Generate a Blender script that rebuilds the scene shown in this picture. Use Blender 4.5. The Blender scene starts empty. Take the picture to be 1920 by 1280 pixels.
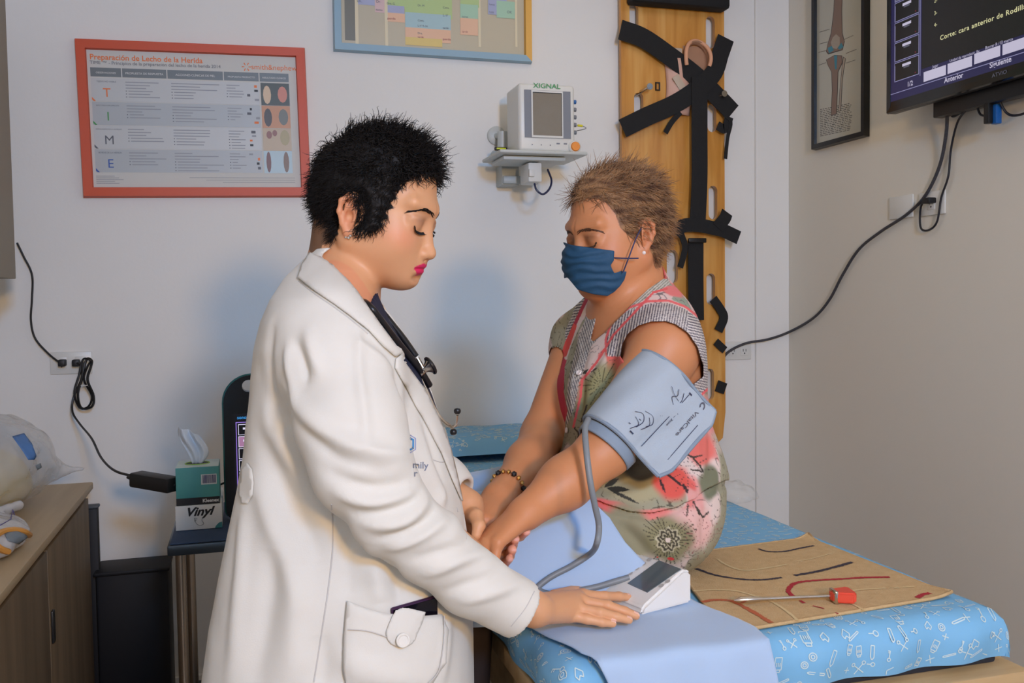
import bpy, bmesh, math, random
import numpy as np
from mathutils import Matrix, Vector
from mathutils.bvhtree import BVHTree

random.seed(7)
rng = np.random.default_rng(7)
SC = bpy.context.scene
COL = SC.collection

# ------------------------------------------------------------------ camera
F_PX = 1750.0
def _n(v):
    v = np.array(v, float)
    return v / np.linalg.norm(v)
_Y = _n((452 - 960, 566 - 640, F_PX))
_X = _n((6990 - 960, 474 - 640, F_PX)); _X = _n(_X - _Y * _X.dot(_Y))
_Z = np.cross(_X, _Y)
if _Z[1] > 0: _Z = -_Z
MW = np.array([_X, _Y, _Z])                 # camera axes (right, down, forward) -> world
CAM = np.array([0.0, 0.0, 1.35])
cam_d = bpy.data.cameras.new('camera')
cam_d.sensor_width = 36.0
cam_d.lens = 36.0 * F_PX / 1920.0
cam_d.clip_start = 0.05
cam = bpy.data.objects.new('camera', cam_d)
COL.objects.link(cam)
_r, _u, _b = MW @ np.array([1, 0, 0.]), MW @ np.array([0, -1., 0]), MW @ np.array([0, 0, -1.])
cam.matrix_world = Matrix(((_r[0], _u[0], _b[0], CAM[0]), (_r[1], _u[1], _b[1], CAM[1]), (_r[2], _u[2], _b[2], CAM[2]), (0, 0, 0, 1)))
SC.camera = cam
# survey of the place: a sight line through a point of the photograph, met with a plane of the room
def ray(px, py): return MW @ np.array([(px - 960) / F_PX, (py - 640) / F_PX, 1.0])
def P(px, py, d): return CAM + ray(px, py) * d
def onX(px, py, x): r = ray(px, py); return CAM + r * (x / r[0])
def onY(px, py, y): r = ray(px, py); return CAM + r * (y / r[1])
def onZ(px, py, z): r = ray(px, py); return CAM + r * ((z - CAM[2]) / r[2])
def proj(p):
    c = (np.asarray(p, float) - CAM) @ MW
    return 960 + F_PX * c[..., 0] / c[..., 2], 640 + F_PX * c[..., 1] / c[..., 2]

# ------------------------------------------------------------------ light
SC.view_settings.view_transform = 'Standard'
SC.view_settings.look = 'None'
SC.view_settings.gamma = 1.0
SC.view_settings.use_curve_mapping = False
SC.view_settings.exposure = 0.0
W = bpy.data.worlds.new('daylight'); SC.world = W; W.use_nodes = True
W.node_tree.nodes['Background'].inputs[0].default_value = (0.66, 0.78, 1.0, 1)
W.node_tree.nodes['Background'].inputs[1].default_value = 0.36
def area(name, loc, target, size, power, col, sy=None):
    d = bpy.data.lights.new(name, 'AREA'); d.size = size; d.energy = power; d.color = col
    if sy: d.shape = 'RECTANGLE'; d.size_y = sy
    o = bpy.data.objects.new(name, d); COL.objects.link(o)
    o.location = loc
    o.rotation_euler = (Vector(target) - Vector(loc)).to_track_quat('-Z', 'Y').to_euler()
    return o
area('flash_light', (0.50, -1.7, 1.88), (0.75, 3.0, 1.35), 0.26, 48.0, (1.0, 0.62, 0.27))
area('ceiling_panel', (0.62, -1.9, 2.62), (0.2, 3.3, 1.4), 0.5, 100.0, (0.20, 0.51, 1.0))
area('warm_fill_light', (1.3, 2.2, 2.68), (1.2, 2.2, 0.0), 1.2, 4.0, (1.0, 0.86, 0.66))  # added weak warm fill from overhead, no lamp known there

# ------------------------------------------------------------------ materials
def lin(c):
    out = []
    for v in c[:3]:
        v = v / 255.0
        out.append(v / 12.92 if v <= 0.04045 else ((v + 0.055) / 1.055) ** 2.4)
    return (out[0], out[1], out[2], 1.0)
def mat(name, col, rough=0.6, metal=0.0, bump=None, var=None, emit=None, sss=0.0, sheen=0.0, alpha=None, spec=None, trans=0.0, attr=None, coat=0.0):
    """bump=(scale,strength[,stretch xyz]); var=(scale, colour2, contrast) blends a second colour by noise"""
    m = bpy.data.materials.new(name); m.use_nodes = True
    nt = m.node_tree; N = nt.nodes; L = nt.links
    b = N['Principled BSDF']
    b.inputs['Base Color'].default_value = lin(col)
    b.inputs['Roughness'].default_value = rough
    b.inputs['Metallic'].default_value = metal
    if spec is not None: b.inputs['Specular IOR Level'].default_value = spec
    if trans: b.inputs['Transmission Weight'].default_value = trans
    if coat: b.inputs['Coat Weight'].default_value = coat
    if sss:
        b.inputs['Subsurface Weight'].default_value = sss
        b.inputs['Subsurface Radius'].default_value = (1.0, 0.35, 0.18)
        b.inputs['Subsurface Scale'].default_value = 0.006
    if sheen: b.inputs['Sheen Weight'].default_value = sheen
    if alpha is not None: b.inputs['Alpha'].default_value = alpha
    if emit:
        b.inputs['Emission Color'].default_value = lin(emit[0]); b.inputs['Emission Strength'].default_value = emit[1]
    src = None
    if attr:
        a = N.new('ShaderNodeAttribute'); a.attribute_name = attr; src = a.outputs['Color']
        L.new(src, b.inputs['Base Color'])
    if bump or var:
        tc = N.new('ShaderNodeTexCoord')
    if var:
        n = N.new('ShaderNodeTexNoise'); n.inputs['Scale'].default_value = var[0]; n.inputs['Detail'].default_value = 3
        mp = N.new('ShaderNodeMapping'); L.new(tc.outputs['Object'], mp.inputs[0])
        if len(var) > 3: mp.inputs['Scale'].default_value = var[3]
        L.new(mp.outputs[0], n.inputs['Vector'])
        r = N.new('ShaderNodeValToRGB'); r.color_ramp.elements[0].position = 0.5 - 0.5 / max(var[2], .01) / 2; r.color_ramp.elements[1].position = 0.5 + 0.5 / max(var[2], .01) / 2
        L.new(n.outputs['Fac'], r.inputs[0])
        mx = N.new('ShaderNodeMix'); mx.data_type = 'RGBA'
        L.new(r.outputs[0], mx.inputs[0])
        mx.inputs[6].default_value = lin(col); mx.inputs[7].default_value = lin(var[1])
        if src: L.new(src, mx.inputs[6])
        L.new(mx.outputs[2], b.inputs['Base Color'])
    if bump:
        n = N.new('ShaderNodeTexNoise'); n.inputs['Scale'].default_value = bump[0]; n.inputs['Detail'].default_value = 4
        mp = N.new('ShaderNodeMapping'); L.new(tc.outputs['Object'], mp.inputs[0])
        if len(bump) > 2: mp.inputs['Scale'].default_value = bump[2]
        L.new(mp.outputs[0], n.inputs['Vector'])
        bp = N.new('ShaderNodeBump'); bp.inputs['Strength'].default_value = bump[1]; bp.inputs['Distance'].default_value = 0.004
        L.new(n.outputs['Fac'], bp.inputs['Height']); L.new(bp.outputs[0], b.inputs['Normal'])
    return m

# ------------------------------------------------------------------ things and parts
def tag(o, label=None, cat=None, group=None, kind=None):
    if label: o['label'] = label
    if cat: o['category'] = cat
    if group: o['group'] = group
    if kind: o['kind'] = kind
    return o
def thing(name, label, cat, loc=(0, 0, 0), rz=0.0, group=None):
    o = bpy.data.objects.new(name, None); COL.objects.link(o)
    o.empty_display_size = 0.05
    o.location = loc; o.rotation_euler = (0, 0, rz)
    bpy.context.view_layer.update()
    return tag(o, label, cat, group)

class MB:
    """collects shapes (world coordinates unless T is set) and links them as ONE mesh object"""
    def __init__(s):
        s.v = []; s.f = []; s.m = []; s.T = Matrix.Identity(4); s.mi = 0; s.mats = []; s.nv = 0; s.cols = None
    def use(s, m):
        if m not in s.mats: s.mats.append(m)
        s.mi = s.mats.index(m); return s
    def add(s, vs, fs):
        vs = [s.T @ Vector(v) for v in vs]
        s.v += [tuple(v) for v in vs]; s.f += [tuple(i + s.nv for i in f) for f in fs]; s.m += [s.mi] * len(fs); s.nv += len(vs)
        return s
    def addnp(s, V, Fs):
        s.v += [tuple(map(float, v)) for v in V]; s.f += [tuple(int(i) + s.nv for i in f) for f in Fs]; s.m += [s.mi] * len(Fs); s.nv += len(V)
        return s
    def bm(s, b):
        b.verts.ensure_lookup_table(); b.verts.index_update()
        s.add([v.co.copy() for v in b.verts], [[v.index for v in f.verts] for f in b.faces]); b.free(); return s
    def box(s, c, d, bev=0.0, seg=2, R=None):
        b = bmesh.new(); bmesh.ops.create_cube(b, size=1.0)
        for v in b.verts: v.co = Vector((v.co.x * d[0], v.co.y * d[1], v.co.z * d[2]))
        if bev > 0: bmesh.ops.bevel(b, geom=list(b.edges), offset=min(bev, min(d) * .49), segments=seg, affect='EDGES', profile=0.5)
        for v in b.verts:
            if R is not None: v.co = R @ v.co
            v.co += Vector(c)
        return s.bm(b)
    def bx(s, lo, hi, bev=0.0, seg=2):
        lo, hi = Vector(lo), Vector(hi)
        return s.box((lo + hi) / 2, [abs(a) for a in (hi - lo)], bev, seg)
    def cyl(s, a, b, r, r2=None, n=20, caps=True):
        return s.tube([a, b], [r, r if r2 is None else r2], n, caps)
    def tube(s, pts, r, n=10, caps=True):
        pts = [Vector(p) for p in pts]; k = len(pts)
        rs = r if isinstance(r, (list, tuple)) else [r] * k
        T = [(pts[min(i + 1, k - 1)] - pts[max(i - 1, 0)]).normalized() for i in range(k)]
        up = Vector((0, 0, 1)) if abs(T[0].z) < 0.9 else Vector((1, 0, 0))
        u = T[0].cross(up).normalized(); V = []; Fc = []
        for i in range(k):
            u = (u - T[i] * u.dot(T[i])).normalized(); w = T[i].cross(u)
            for j in range(n):
                a = 2 * math.pi * j / n
                V.append(pts[i] + (u * math.cos(a) + w * math.sin(a)) * rs[i])
        for i in range(k - 1):
            for j in range(n):
                Fc.append((i * n + j, i * n + (j + 1) % n, (i + 1) * n + (j + 1) % n, (i + 1) * n + j))
        if caps: Fc.append(tuple(range(n))[::-1]); Fc.append(tuple((k - 1) * n + j for j in range(n)))
        return s.add(V, Fc)
    def lathe(s, prof, n=28, caps=True):
        """prof: list of (r, z) around local z"""
        V = []; Fc = []
        for r, z in prof:
            for j in range(n):
                a = 2 * math.pi * j / n; V.append((r * math.cos(a), r * math.sin(a), z))
        for i in range(len(prof) - 1):
            for j in range(n): Fc.append((i * n + j, i * n + (j + 1) % n, (i + 1) * n + (j + 1) % n, (i + 1) * n + j))
        if caps: Fc.append(tuple(range(n))[::-1]); Fc.append(tuple((len(prof) - 1) * n + j for j in range(n)))
        return s.add(V, Fc)
    def prism(s, poly, z0, z1):
        """polygon in local xy, extruded along local z"""
        n = len(poly); V = [(p[0], p[1], z0) for p in poly] + [(p[0], p[1], z1) for p in poly]
        Fc = [tuple(range(n))[::-1], tuple(range(n, 2 * n))] + [(i, (i + 1) % n, n + (i + 1) % n, n + i) for i in range(n)]
        return s.add(V, Fc)
    def prism_h(s, poly, holes, z0, z1):
        """extruded polygon with holes (triangulated through bmesh)"""
        b = bmesh.new(); es = []
        for loop in [poly] + holes:
            vs = [b.verts.new((p[0], p[1], 0)) for p in loop]
            es += [b.edges.new((vs[i], vs[(i + 1) % len(vs)])) for i in range(len(vs))]
        r = bmesh.ops.triangle_fill(b, use_beauty=True, use_dissolve=False, edges=es)
        for v in b.verts: v.co.z = z0
        fs = list(b.faces)
        ex = bmesh.ops.extrude_face_region(b, geom=fs)
        for g in ex['geom']:
            if isinstance(g, bmesh.types.BMVert): g.co.z = z1
        bmesh.ops.recalc_face_normals(b, faces=list(b.faces))
        return s.bm(b)
    def rect(s, x0, y0, x1, y1, z=0.0):
        return s.add([(x0, y0, z), (x1, y0, z), (x1, y1, z), (x0, y1, z)], [(0, 1, 2, 3)])
    def frame(s, x0, y0, x1, y1, w, z0, z1, bev=0.0, ms=None):
        o = [(x0, y0), (x1, y0), (x1, y1), (x0, y1)]; i = [(x0 + w, y0 + w), (x1 - w, y0 + w), (x1 - w, y1 - w), (x0 + w, y1 - w)]
        for k in range(4):
            if ms: s.use(ms[k])
            j = (k + 1) % 4
            V = [(*o[k], z0), (*o[j], z0), (*i[j], z0), (*i[k], z0)]
            c = 0.25 if bev else 0
            def lerp(p, q, t): return (p[0] + (q[0] - p[0]) * t, p[1] + (q[1] - p[1]) * t)
            V += [(*lerp(o[k], i[k], .12), z1), (*lerp(o[j], i[j], .12), z1), (*lerp(i[j], o[j], .12), z1 - .0005), (*lerp(i[k], o[k], .12), z1 - .0005)]
            s.add(V, [(3, 2, 1, 0), (4, 5, 6, 7), (0, 1, 5, 4), (1, 2, 6, 5), (2, 3, 7, 6), (3, 0, 4, 7)])
        return s
    def grid(s, fn, nu, nv, closed_u=False, closed_v=False):
        V = [fn(i / (nu if closed_u else nu - 1), j / (nv if closed_v else nv - 1)) for i in range(nu) for j in range(nv)]
        Fc = []
        for i in range(nu if closed_u else nu - 1):
            for j in range(nv if closed_v else nv - 1):
                a, b = i, (i + 1) % nu; c, d = j, (j + 1) % nv
                Fc.append((a * nv + c, b * nv + c, b * nv + d, a * nv + d))
        return s.add(V, Fc)
    def text(s, body, size, x, y, z=0.0, align='LEFT', shear=0.0, bold=0.0, ext=0.0, sx=1.0, space=1.0):
        cu = bpy.data.curves.new('t', 'FONT'); cu.body = body; cu.size = size; cu.align_x = align; cu.shear = shear; cu.offset = bold
        cu.extrude = ext; cu.resolution_u = 3; cu.space_character = space
        o = bpy.data.objects.new('t', cu); COL.objects.link(o)
        dg = bpy.context.evaluated_depsgraph_get(); me = bpy.data.meshes.new_from_object(o.evaluated_get(dg))
        s.add([(v.co.x * sx + x, v.co.y + y, v.co.z + z) for v in me.vertices], [tuple(p.vertices) for p in me.polygons])
        bpy.data.objects.remove(o); bpy.data.curves.remove(cu); bpy.data.meshes.remove(me)
        return s
    def build(s, name, m=None, parent=None, sharp=40, smooth=True, solid=0.0, solid_off=0.0):
        me = bpy.data.meshes.new(name)
        me.from_pydata(s.v, [], s.f)
        ms = s.mats if s.mats else [m]
        for k in ms: me.materials.append(k)
        if s.mats: me.polygons.foreach_set('material_index', s.m)
        if smooth:
            me.polygons.foreach_set('use_smooth', [True] * len(me.polygons))
            if sharp < 180: me.set_sharp_from_angle(angle=math.radians(sharp))
        me.update()
        return link(name, me, parent, solid, solid_off)
def link(name, me, parent=None, solid=0.0, solid_off=0.0):
    o = bpy.data.objects.new(name, me); COL.objects.link(o)
    if solid:
        md = o.modifiers.new('thick', 'SOLIDIFY'); md.thickness = solid; md.offset = solid_off
    if parent is not None:
        o.parent = parent
        mw = parent.matrix_world.copy()
        if o.parent.parent is not None or True: o.matrix_parent_inverse = mw.inverted()
    return o
def npmesh(name, V, Fs, m, parent=None, col=None, smooth=True, solid=0.0):
    """fast mesh from numpy arrays (quads or tris), optional per-vertex colour attribute"""
    me = bpy.data.meshes.new(name)
    V = np.asarray(V, np.float32); Fs = np.asarray(Fs, np.int32); k = Fs.shape[1]
    me.vertices.add(len(V)); me.vertices.foreach_set('co', V.ravel())
    me.loops.add(Fs.size); me.loops.foreach_set('vertex_index', Fs.ravel())
    me.polygons.add(len(Fs)); me.polygons.foreach_set('loop_start', np.arange(0, Fs.size, k, dtype=np.int32))
    me.polygons.foreach_set('use_smooth', np.full(len(Fs), smooth))
    me.update(); me.validate()
    if col is not None:
        a = me.color_attributes.new('Col', 'FLOAT_COLOR', 'POINT')
        c4 = np.ones((len(V), 4), np.float32); c4[:, :3] = col; a.data.foreach_set('color', c4.ravel())
    for x in (m if isinstance(m, (list, tuple)) else [m]): me.materials.append(x)
    return link(name, me, parent, solid)
def copy_tree(o, parent=None):
    c = o.copy(); COL.objects.link(c)
    if parent is not None: c.parent = parent
    for ch in list(o.children): copy_tree(ch, c)
    return c
def spline(pts, n=12):
    """Catmull-Rom through 3-D points"""
    p = [np.array(q, float) for q in pts]; p = [2 * p[0] - p[1]] + p + [2 * p[-1] - p[-2]]; out = []
    for i in range(1, len(p) - 2):
        for k in range(n):
            t = k / n; a, b, c, d = p[i - 1], p[i], p[i + 1], p[i + 2]
            out.append(0.5 * ((2 * b) + (-a + c) * t + (2 * a - 5 * b + 4 * c - d) * t * t + (-a + 3 * b - 3 * c + d) * t ** 3))
    out.append(p[-2]); return [Vector(q) for q in out]

# ------------------------------------------------------------------ implicit surfaces (for bodies and clothes)
def smin(a, b, k):
    h = np.maximum(k - np.abs(a - b), 0.0) / k
    return np.minimum(a, b) - h * h * k * 0.25
def smax(a, b, k): return -smin(-a, -b, k)
def rcone(p, a, b, ra, rb):
    a = np.asarray(a, np.float32); b = np.asarray(b, np.float32); d = b - a
    h = np.clip(((p - a) @ d) / max(float(d @ d), 1e-9), 0, 1)
    return np.linalg.norm(p - a - h[:, None] * d, axis=1) - (ra + (rb - ra) * h)
def ell(p, c, r, R=None):
    q = p - np.asarray(c, np.float32)
    if R is not None: q = q @ np.asarray(R, np.float32)
    r = np.asarray(r, np.float32)
    k0 = np.linalg.norm(q / r, axis=1); k1 = np.linalg.norm(q / (r * r), axis=1) + 1e-9
    return k0 * (k0 - 1.0) / k1
def chain(p, pts, rad, k=0.01):
    d = None
    for i in range(len(pts) - 1):
        e = rcone(p, pts[i], pts[i + 1], rad[i], rad[i + 1]); d = e if d is None else smin(d, e, k)
    return d
def surf(f, lo, hi, h, B=10, lip=1.6):
    """surface nets over a box: returns vertices and quads of f = 0"""
    lo = np.array(lo, np.float64); hi = np.array(hi, np.float64)
    nb = np.maximum(1, np.ceil((hi - lo) / (h * B)).astype(int)); n = nb * B + 1
    G = np.full(n, 1.0, np.float32)
    bi = np.stack(np.meshgrid(*[np.arange(k) for k in nb], indexing='ij'), -1).reshape(-1, 3)
    cen = (lo + (bi * B + B / 2) * h).astype(np.float32)
    fc = np.concatenate([f(cen[i:i + 100000]) for i in range(0, len(cen), 100000)])
    R = B * h * 0.87 * lip
    loc = np.stack(np.meshgrid(*[np.arange(B + 1)] * 3, indexing='ij'), -1).reshape(-1, 3)
    for i in np.nonzero(fc < -R)[0]:
        a = bi[i] * B; G[a[0]:a[0] + B + 1, a[1]:a[1] + B + 1, a[2]:a[2] + B + 1] = -1.0
    act = np.nonzero(np.abs(fc) <= R)[0]
    for s0 in range(0, len(act), 120):
        ii = act[s0:s0 + 120]
        gi = (bi[ii][:, None, :] * B + loc[None]).reshape(-1, 3)
        G[gi[:, 0], gi[:, 1], gi[:, 2]] = f((lo + gi * h).astype(np.float32))
    S = G < 0
    c = [S[dx:n[0] - 1 + dx, dy:n[1] - 1 + dy, dz:n[2] - 1 + dz] for dx in (0, 1) for dy in (0, 1) for dz in (0, 1)]
    anyc = c[0].copy(); allc = c[0].copy()
    for k in c[1:]: anyc |= k; allc &= k
    cells = np.argwhere(anyc & ~allc)
    idx = np.full(np.array(S.shape) - 1, -1, np.int32); idx[cells[:, 0], cells[:, 1], cells[:, 2]] = np.arange(len(cells))
    acc = np.zeros((len(cells), 3)); cnt = np.zeros(len(cells))
    for ax in range(3):
        o1, o2 = [q for q in range(3) if q != ax]
        for u in (0, 1):
            for w in (0, 1):
                a = cells.copy(); a[:, o1] += u; a[:, o2] += w; b = a.copy(); b[:, ax] += 1
                va = G[a[:, 0], a[:, 1], a[:, 2]]; vb = G[b[:, 0], b[:, 1], b[:, 2]]
                m = (va < 0) != (vb < 0)
                t = np.where(m, va / np.where(m, va - vb, 1), 0)
                q = a.astype(float); q[:, ax] += t
                acc[m] += q[m]; cnt[m] += 1
    V = lo + acc / cnt[:, None] * h
    quads = []
    for ax in range(3):
        o1, o2 = (ax + 1) % 3, (ax + 2) % 3
        sl = [slice(None)] * 3; sl2 = [slice(None)] * 3
        sl[ax] = slice(0, n[ax] - 1); sl2[ax] = slice(1, n[ax])
        e = np.argwhere(S[tuple(sl)] != S[tuple(sl2)])
        e = e[(e[:, o1] > 0) & (e[:, o2] > 0) & (e[:, o1] < n[o1] - 1) & (e[:, o2] < n[o2] - 1)]
        if not len(e): continue
        neg = S[e[:, 0], e[:, 1], e[:, 2]]
        q = []
        for u, w in ((0, 0), (-1, 0), (-1, -1), (0, -1)):
            k = e.copy(); k[:, o1] += u; k[:, o2] += w; q.append(idx[k[:, 0], k[:, 1], k[:, 2]])
        q = np.stack(q, 1)
        q = q[(q >= 0).all(1) | False] if (q < 0).any() else q
        if len(q) == len(neg): q[~neg] = q[~neg][:, ::-1]
        quads.append(q)
    Q = np.concatenate(quads)
    return V, Q
def grad(f, p, e=0.0008):
    p = p.astype(np.float32); g = np.zeros_like(p)
    for k in range(3):
        d = np.zeros(3, np.float32); d[k] = e
        g[:, k] = f(p + d) - f(p - d)
    return g / (np.linalg.norm(g, axis=1, keepdims=True) + 1e-9)
def vnoise(p, s, seed=0):
    """smooth value noise in -1..1"""
    q = p * s; i = np.floor(q).astype(np.int64); t = q - i; t = t * t * (3 - 2 * t); out = np.zeros(len(p), np.float32)
    for dx in (0, 1):
        for dy in (0, 1):
            for dz in (0, 1):
                hsh = ((i[:, 0] + dx) * 73856093 ^ (i[:, 1] + dy) * 19349663 ^ (i[:, 2] + dz) * 83492791 ^ (seed * 2654435)) & 0xffffff
                hsh = (hsh * 1103515245 + 12345) & 0x7fffffff
                r = (hsh % 10007) / 5003.5 - 1
                w = (t[:, 0] if dx else 1 - t[:, 0]) * (t[:, 1] if dy else 1 - t[:, 1]) * (t[:, 2] if dz else 1 - t[:, 2])
                out += (r * w).astype(np.float32)
    return out
def pal(c): return np.array(lin(c)[:3], np.float32)
def inpoly(x, y, poly):
    c = np.zeros(len(x), bool); n = len(poly)
    for i in range(n):
        x0, y0 = poly[i]; x1, y1 = poly[(i + 1) % n]
        if y0 == y1: continue
        k = ((y0 > y) != (y1 > y)) & (x < (x1 - x0) * (y - y0) / (y1 - y0) + x0); c ^= k
    return c
def dseg2(x, y, pts):
    d = np.full(len(x), 1e9)
    for (x0, y0), (x1, y1) in zip(pts[:-1], pts[1:]):
        dx, dy = x1 - x0, y1 - y0; t = np.clip(((x - x0) * dx + (y - y0) * dy) / (dx * dx + dy * dy + 1e-9), 0, 1)
        d = np.minimum(d, np.hypot(x - x0 - t * dx, y - y0 - t * dy))
    return d
# ------------------------------------------------------------------ heads
def frame_from(px, py, d, yaw, pitch, face=1, roll=0.0):
    """head frame at a point: yaw is the turn of the face towards the camera from pure profile, face=+1 looks right"""
    c = -ray(px, py); c = c / np.linalg.norm(c)
    up = np.array([0, 0, 1.0]); r = np.cross(up, -c); r = -r / np.linalg.norm(r)
    r = r if (MW @ np.array([1, 0, 0.])) @ r > 0 else -r
    c = np.cross(r, up); c = c if c @ (-ray(px, py)) > 0 else -c
    y = math.radians(yaw)
    f = r * (face * math.cos(y)) + c * math.sin(y)
    l = np.cross(up, f)
    p = math.radians(pitch)
    f2 = f * math.cos(p) - up * math.sin(p); u2 = up * math.cos(p) + f * math.sin(p)
    ro = math.radians(roll); l2 = l * math.cos(ro) + u2 * math.sin(ro); u3 = u2 * math.cos(ro) - l * math.sin(ro)
    return np.stack([f2, l2, u3], 1).astype(np.float32), P(px, py, d).astype(np.float32)

def head_sdf(q, o):
    """q in head coordinates (x forward, y left, z up, metres); o: options"""
    x, ya, z = q[:, 0], np.abs(q[:, 1]), q[:, 2]
    s = np.stack([x, ya, z], 1)
    fat = o.get('fat', 0.0); ch = o.get('chin', -0.094)
    d = ell(s, (-.002, 0, .044), (.093, .0735, .083))
    d = smin(d, ell(s, (-.028, 0, .030), (.068, .070, .072)), .02)
    d = smin(d, ell(s, (.030, 0, -.020), (.062, .060 + fat, .072)), .03)
    d = smin(d, rcone(s, (-.004, .050 + fat, -.042), (.066, .014, ch + .006), .019, .0185), .035)   # jaw
    d = smin(d, ell(s, (.052, .032, -.030), (.034, .027 + fat * .7, .034)), .028)                    # cheek
    d = smin(d, ell(s, (.058, 0, -.056), (.037, .034, .040)), .022)
    d = smin(d, ell(s, (.074, 0, ch + .001), (.0185, .021, .0165)), .018)                             # chin
    d = smin(d, ell(s, (.040, 0, ch + .010), (.040, .034 + fat, .016 + fat * .6)), .03)               # under the chin
    d = smin(d, rcone(s, (.090, .006, .029), (.078, .047, .034), .0085, .006), .022)                  # brow ridge
    d = smax(d, -ell(s, (.110, .032, .006), (.0205, .021, .0145)), .017)                             # sockets
    d = smin(d, ell(s, (.0765, .0325, .003), (.0150, .0180, .0135)), .006)                           # eyeball under its lid
    d = smin(d, ell(s, (.0800, .0315, .0125), (.011, .0175, .0050)), .010)
    lidc = (x - .0765) ** 2 + (ya - .0315) ** 2
    crease = np.exp(-((z - .0105) / .0016) ** 2) * np.exp(-((ya - .0315) / .014) ** 4) * (x > .07)
    d = d + crease * .0007
    nl = o.get('nose', 0.0); nz_ = o.get('nosez', 0.0)
    d = smin(d, rcone(s, (.0885, 0, .012), (.1045 + nl, 0, -.024 + nz_), .0068, .0085), .012)               # nose
    d = smin(d, ell(s, (.1065 + nl, 0, -.0290 + nz_), (.0105, .0105, .0090)), .008)
    d = smin(d, ell(s, (.0955, .0115, -.0325 + nz_), (.0115, .0072, .0078)), .006)
    d = smax(d, -ell(s, (.1000, .0062, -.0405 + nz_), (.0060, .0030, .0040)), .003)
    d = smin(d, ell(s, (.0855, 0, -.0520), (.0165, .022, .0085)), .008)
    d = smin(d, ell(s, (.0910, .0040, -.0555), (.0110, .0150, .0048)), .004)                          # upper lip
    d = smin(d, ell(s, (.0885, 0, -.0655), (.0122, .0165, .0062)), .005)                              # lower lip
    crs = np.exp(-((z + .0602 + .10 * ya * ya / .02) / .0013) ** 2) * (ya < .023) * (x > .07)
    d = d + crs * .0026
    d = smax(d, -ell(s, (.0985, 0, -.0765), (.0080, .020, .0052)), .008)
    return d
def ear_sdf(s, o):
    dz = o.get('earz', 0.0)
    C = lambda a, b, c: (a, b, c + dz)
    pts = [C(.006, .071, -.004), C(.008, .074, .014), C(.002, .079, .026), C(-.010, .084, .028), C(-.019, .086, .018), C(-.019, .085, .002), C(-.012, .081, -.014), C(-.003, .076, -.026), C(.005, .072, -.024)]
    rd = [.0028, .0032, .0036, .0036, .0038, .0036, .0036, .0052, .0036]
    d = chain(s, pts, rd, .004)
    n = np.array([.42, -.90, .1]); n = n / np.linalg.norm(n)
    pl = ell(s, C(-.006, .0775, .004), (.0165, .0034, .027), np.stack([[.905, .42, 0], n * -1, [0, 0, 1.]], 1))
    d = smin(d, pl, .004)
    d = smin(d, rcone(s, C(-.010, .0825, .014), C(-.010, .081, -.008), .003, .0035), .004)            # antihelix
    d = smin(d, rcone(s, C(.004, .073, -.004), C(.004, .074, -.009), .0035, .003), .003)              # tragus
    d = smin(d, rcone(s, C(.000, .066, .012), C(-.004, .068, -.012), .011, .010), .008)
    d = smax(d, -ell(s, C(-.003, .083, -.002), (.0065, .0075, .0085)), .004)
    return d
def make_head_fn(H, org, sc, o):
    H = np.asarray(H, np.float32); org = np.asarray(org, np.float32)
    def fn(p):
        q = (p - org) @ H / sc
        s = np.stack([q[:, 0], np.abs(q[:, 1]), q[:, 2]], 1)
        return smin(head_sdf(q, o), ear_sdf(s, o), .006) * sc
    return fn
def hl(H, org, sc, p): return np.asarray(org) + (np.asarray(H) @ np.asarray(p, float)) * sc

def sstep(a, b, x):
    t = np.clip((x - a) / (b - a), 0, 1); return t * t * (3 - 2 * t)
def face_colour(q, skin, o):
    """local colour of the skin: lips, blush, lid make-up"""
    x, ya, z = q[:, 0], np.abs(q[:, 1]), q[:, 2]
    c = np.tile(pal(skin), (len(q), 1))
    def blend(m, col):
        c[:] = c * (1 - m[:, None]) + pal(col) * m[:, None]
    blend(.45 * np.exp(-(((x - .066) / .03) ** 2 + ((ya - .050) / .022) ** 2 + ((z + .020) / .018) ** 2)), o['blush'])
    blend(.30 * sstep(.074, .080, ya), o['blush'])
    if 'lid' in o:
        blend(.55 * np.exp(-(((ya - .033) / .017) ** 4 + ((z - .011) / .008) ** 2)) * (x > .066), o['lid'])
    up = -.0602 - 5.0 * ya * ya
    top = -.0500 - .0028 * np.exp(-(ya / .0035) ** 2) - .0092 * (ya / .024) ** 2
    bot = -.0735 + .0125 * (ya / .024) ** 2
    m = sstep(-.0006, .0006, top - z) * sstep(-.0006, .0006, z - bot) * (ya < .024) * (x > .070)
    blend(m, o['lips'])
    return c

def tubes(paths, rad, sides=3):
    """paths (N,S,3), rad (N,S) -> vertices and quads"""
    N, S, _ = paths.shape
    T = np.gradient(paths, axis=1); T /= np.linalg.norm(T, axis=2, keepdims=True) + 1e-9
    ref = np.array([.31, .59, .74]); U = np.cross(T, ref); U /= np.linalg.norm(U, axis=2, keepdims=True) + 1e-9; Wv = np.cross(T, U)
    V = np.empty((N, S, sides, 3))
    for k in range(sides):
        a = 2 * math.pi * k / sides
        V[:, :, k] = paths + (U * math.cos(a) + Wv * math.sin(a)) * rad[..., None]
    base = (np.arange(N)[:, None, None] * S + np.arange(S - 1)[None, :, None]) * sides + np.arange(sides)[None, None]
    nx = (np.arange(N)[:, None, None] * S + np.arange(S - 1)[None, :, None]) * sides + ((np.arange(sides) + 1) % sides)[None, None]
    Q = np.stack([base, nx, nx + sides, base + sides], -1).reshape(-1, 4)
    return V.reshape(-1, 3), Q
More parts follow.
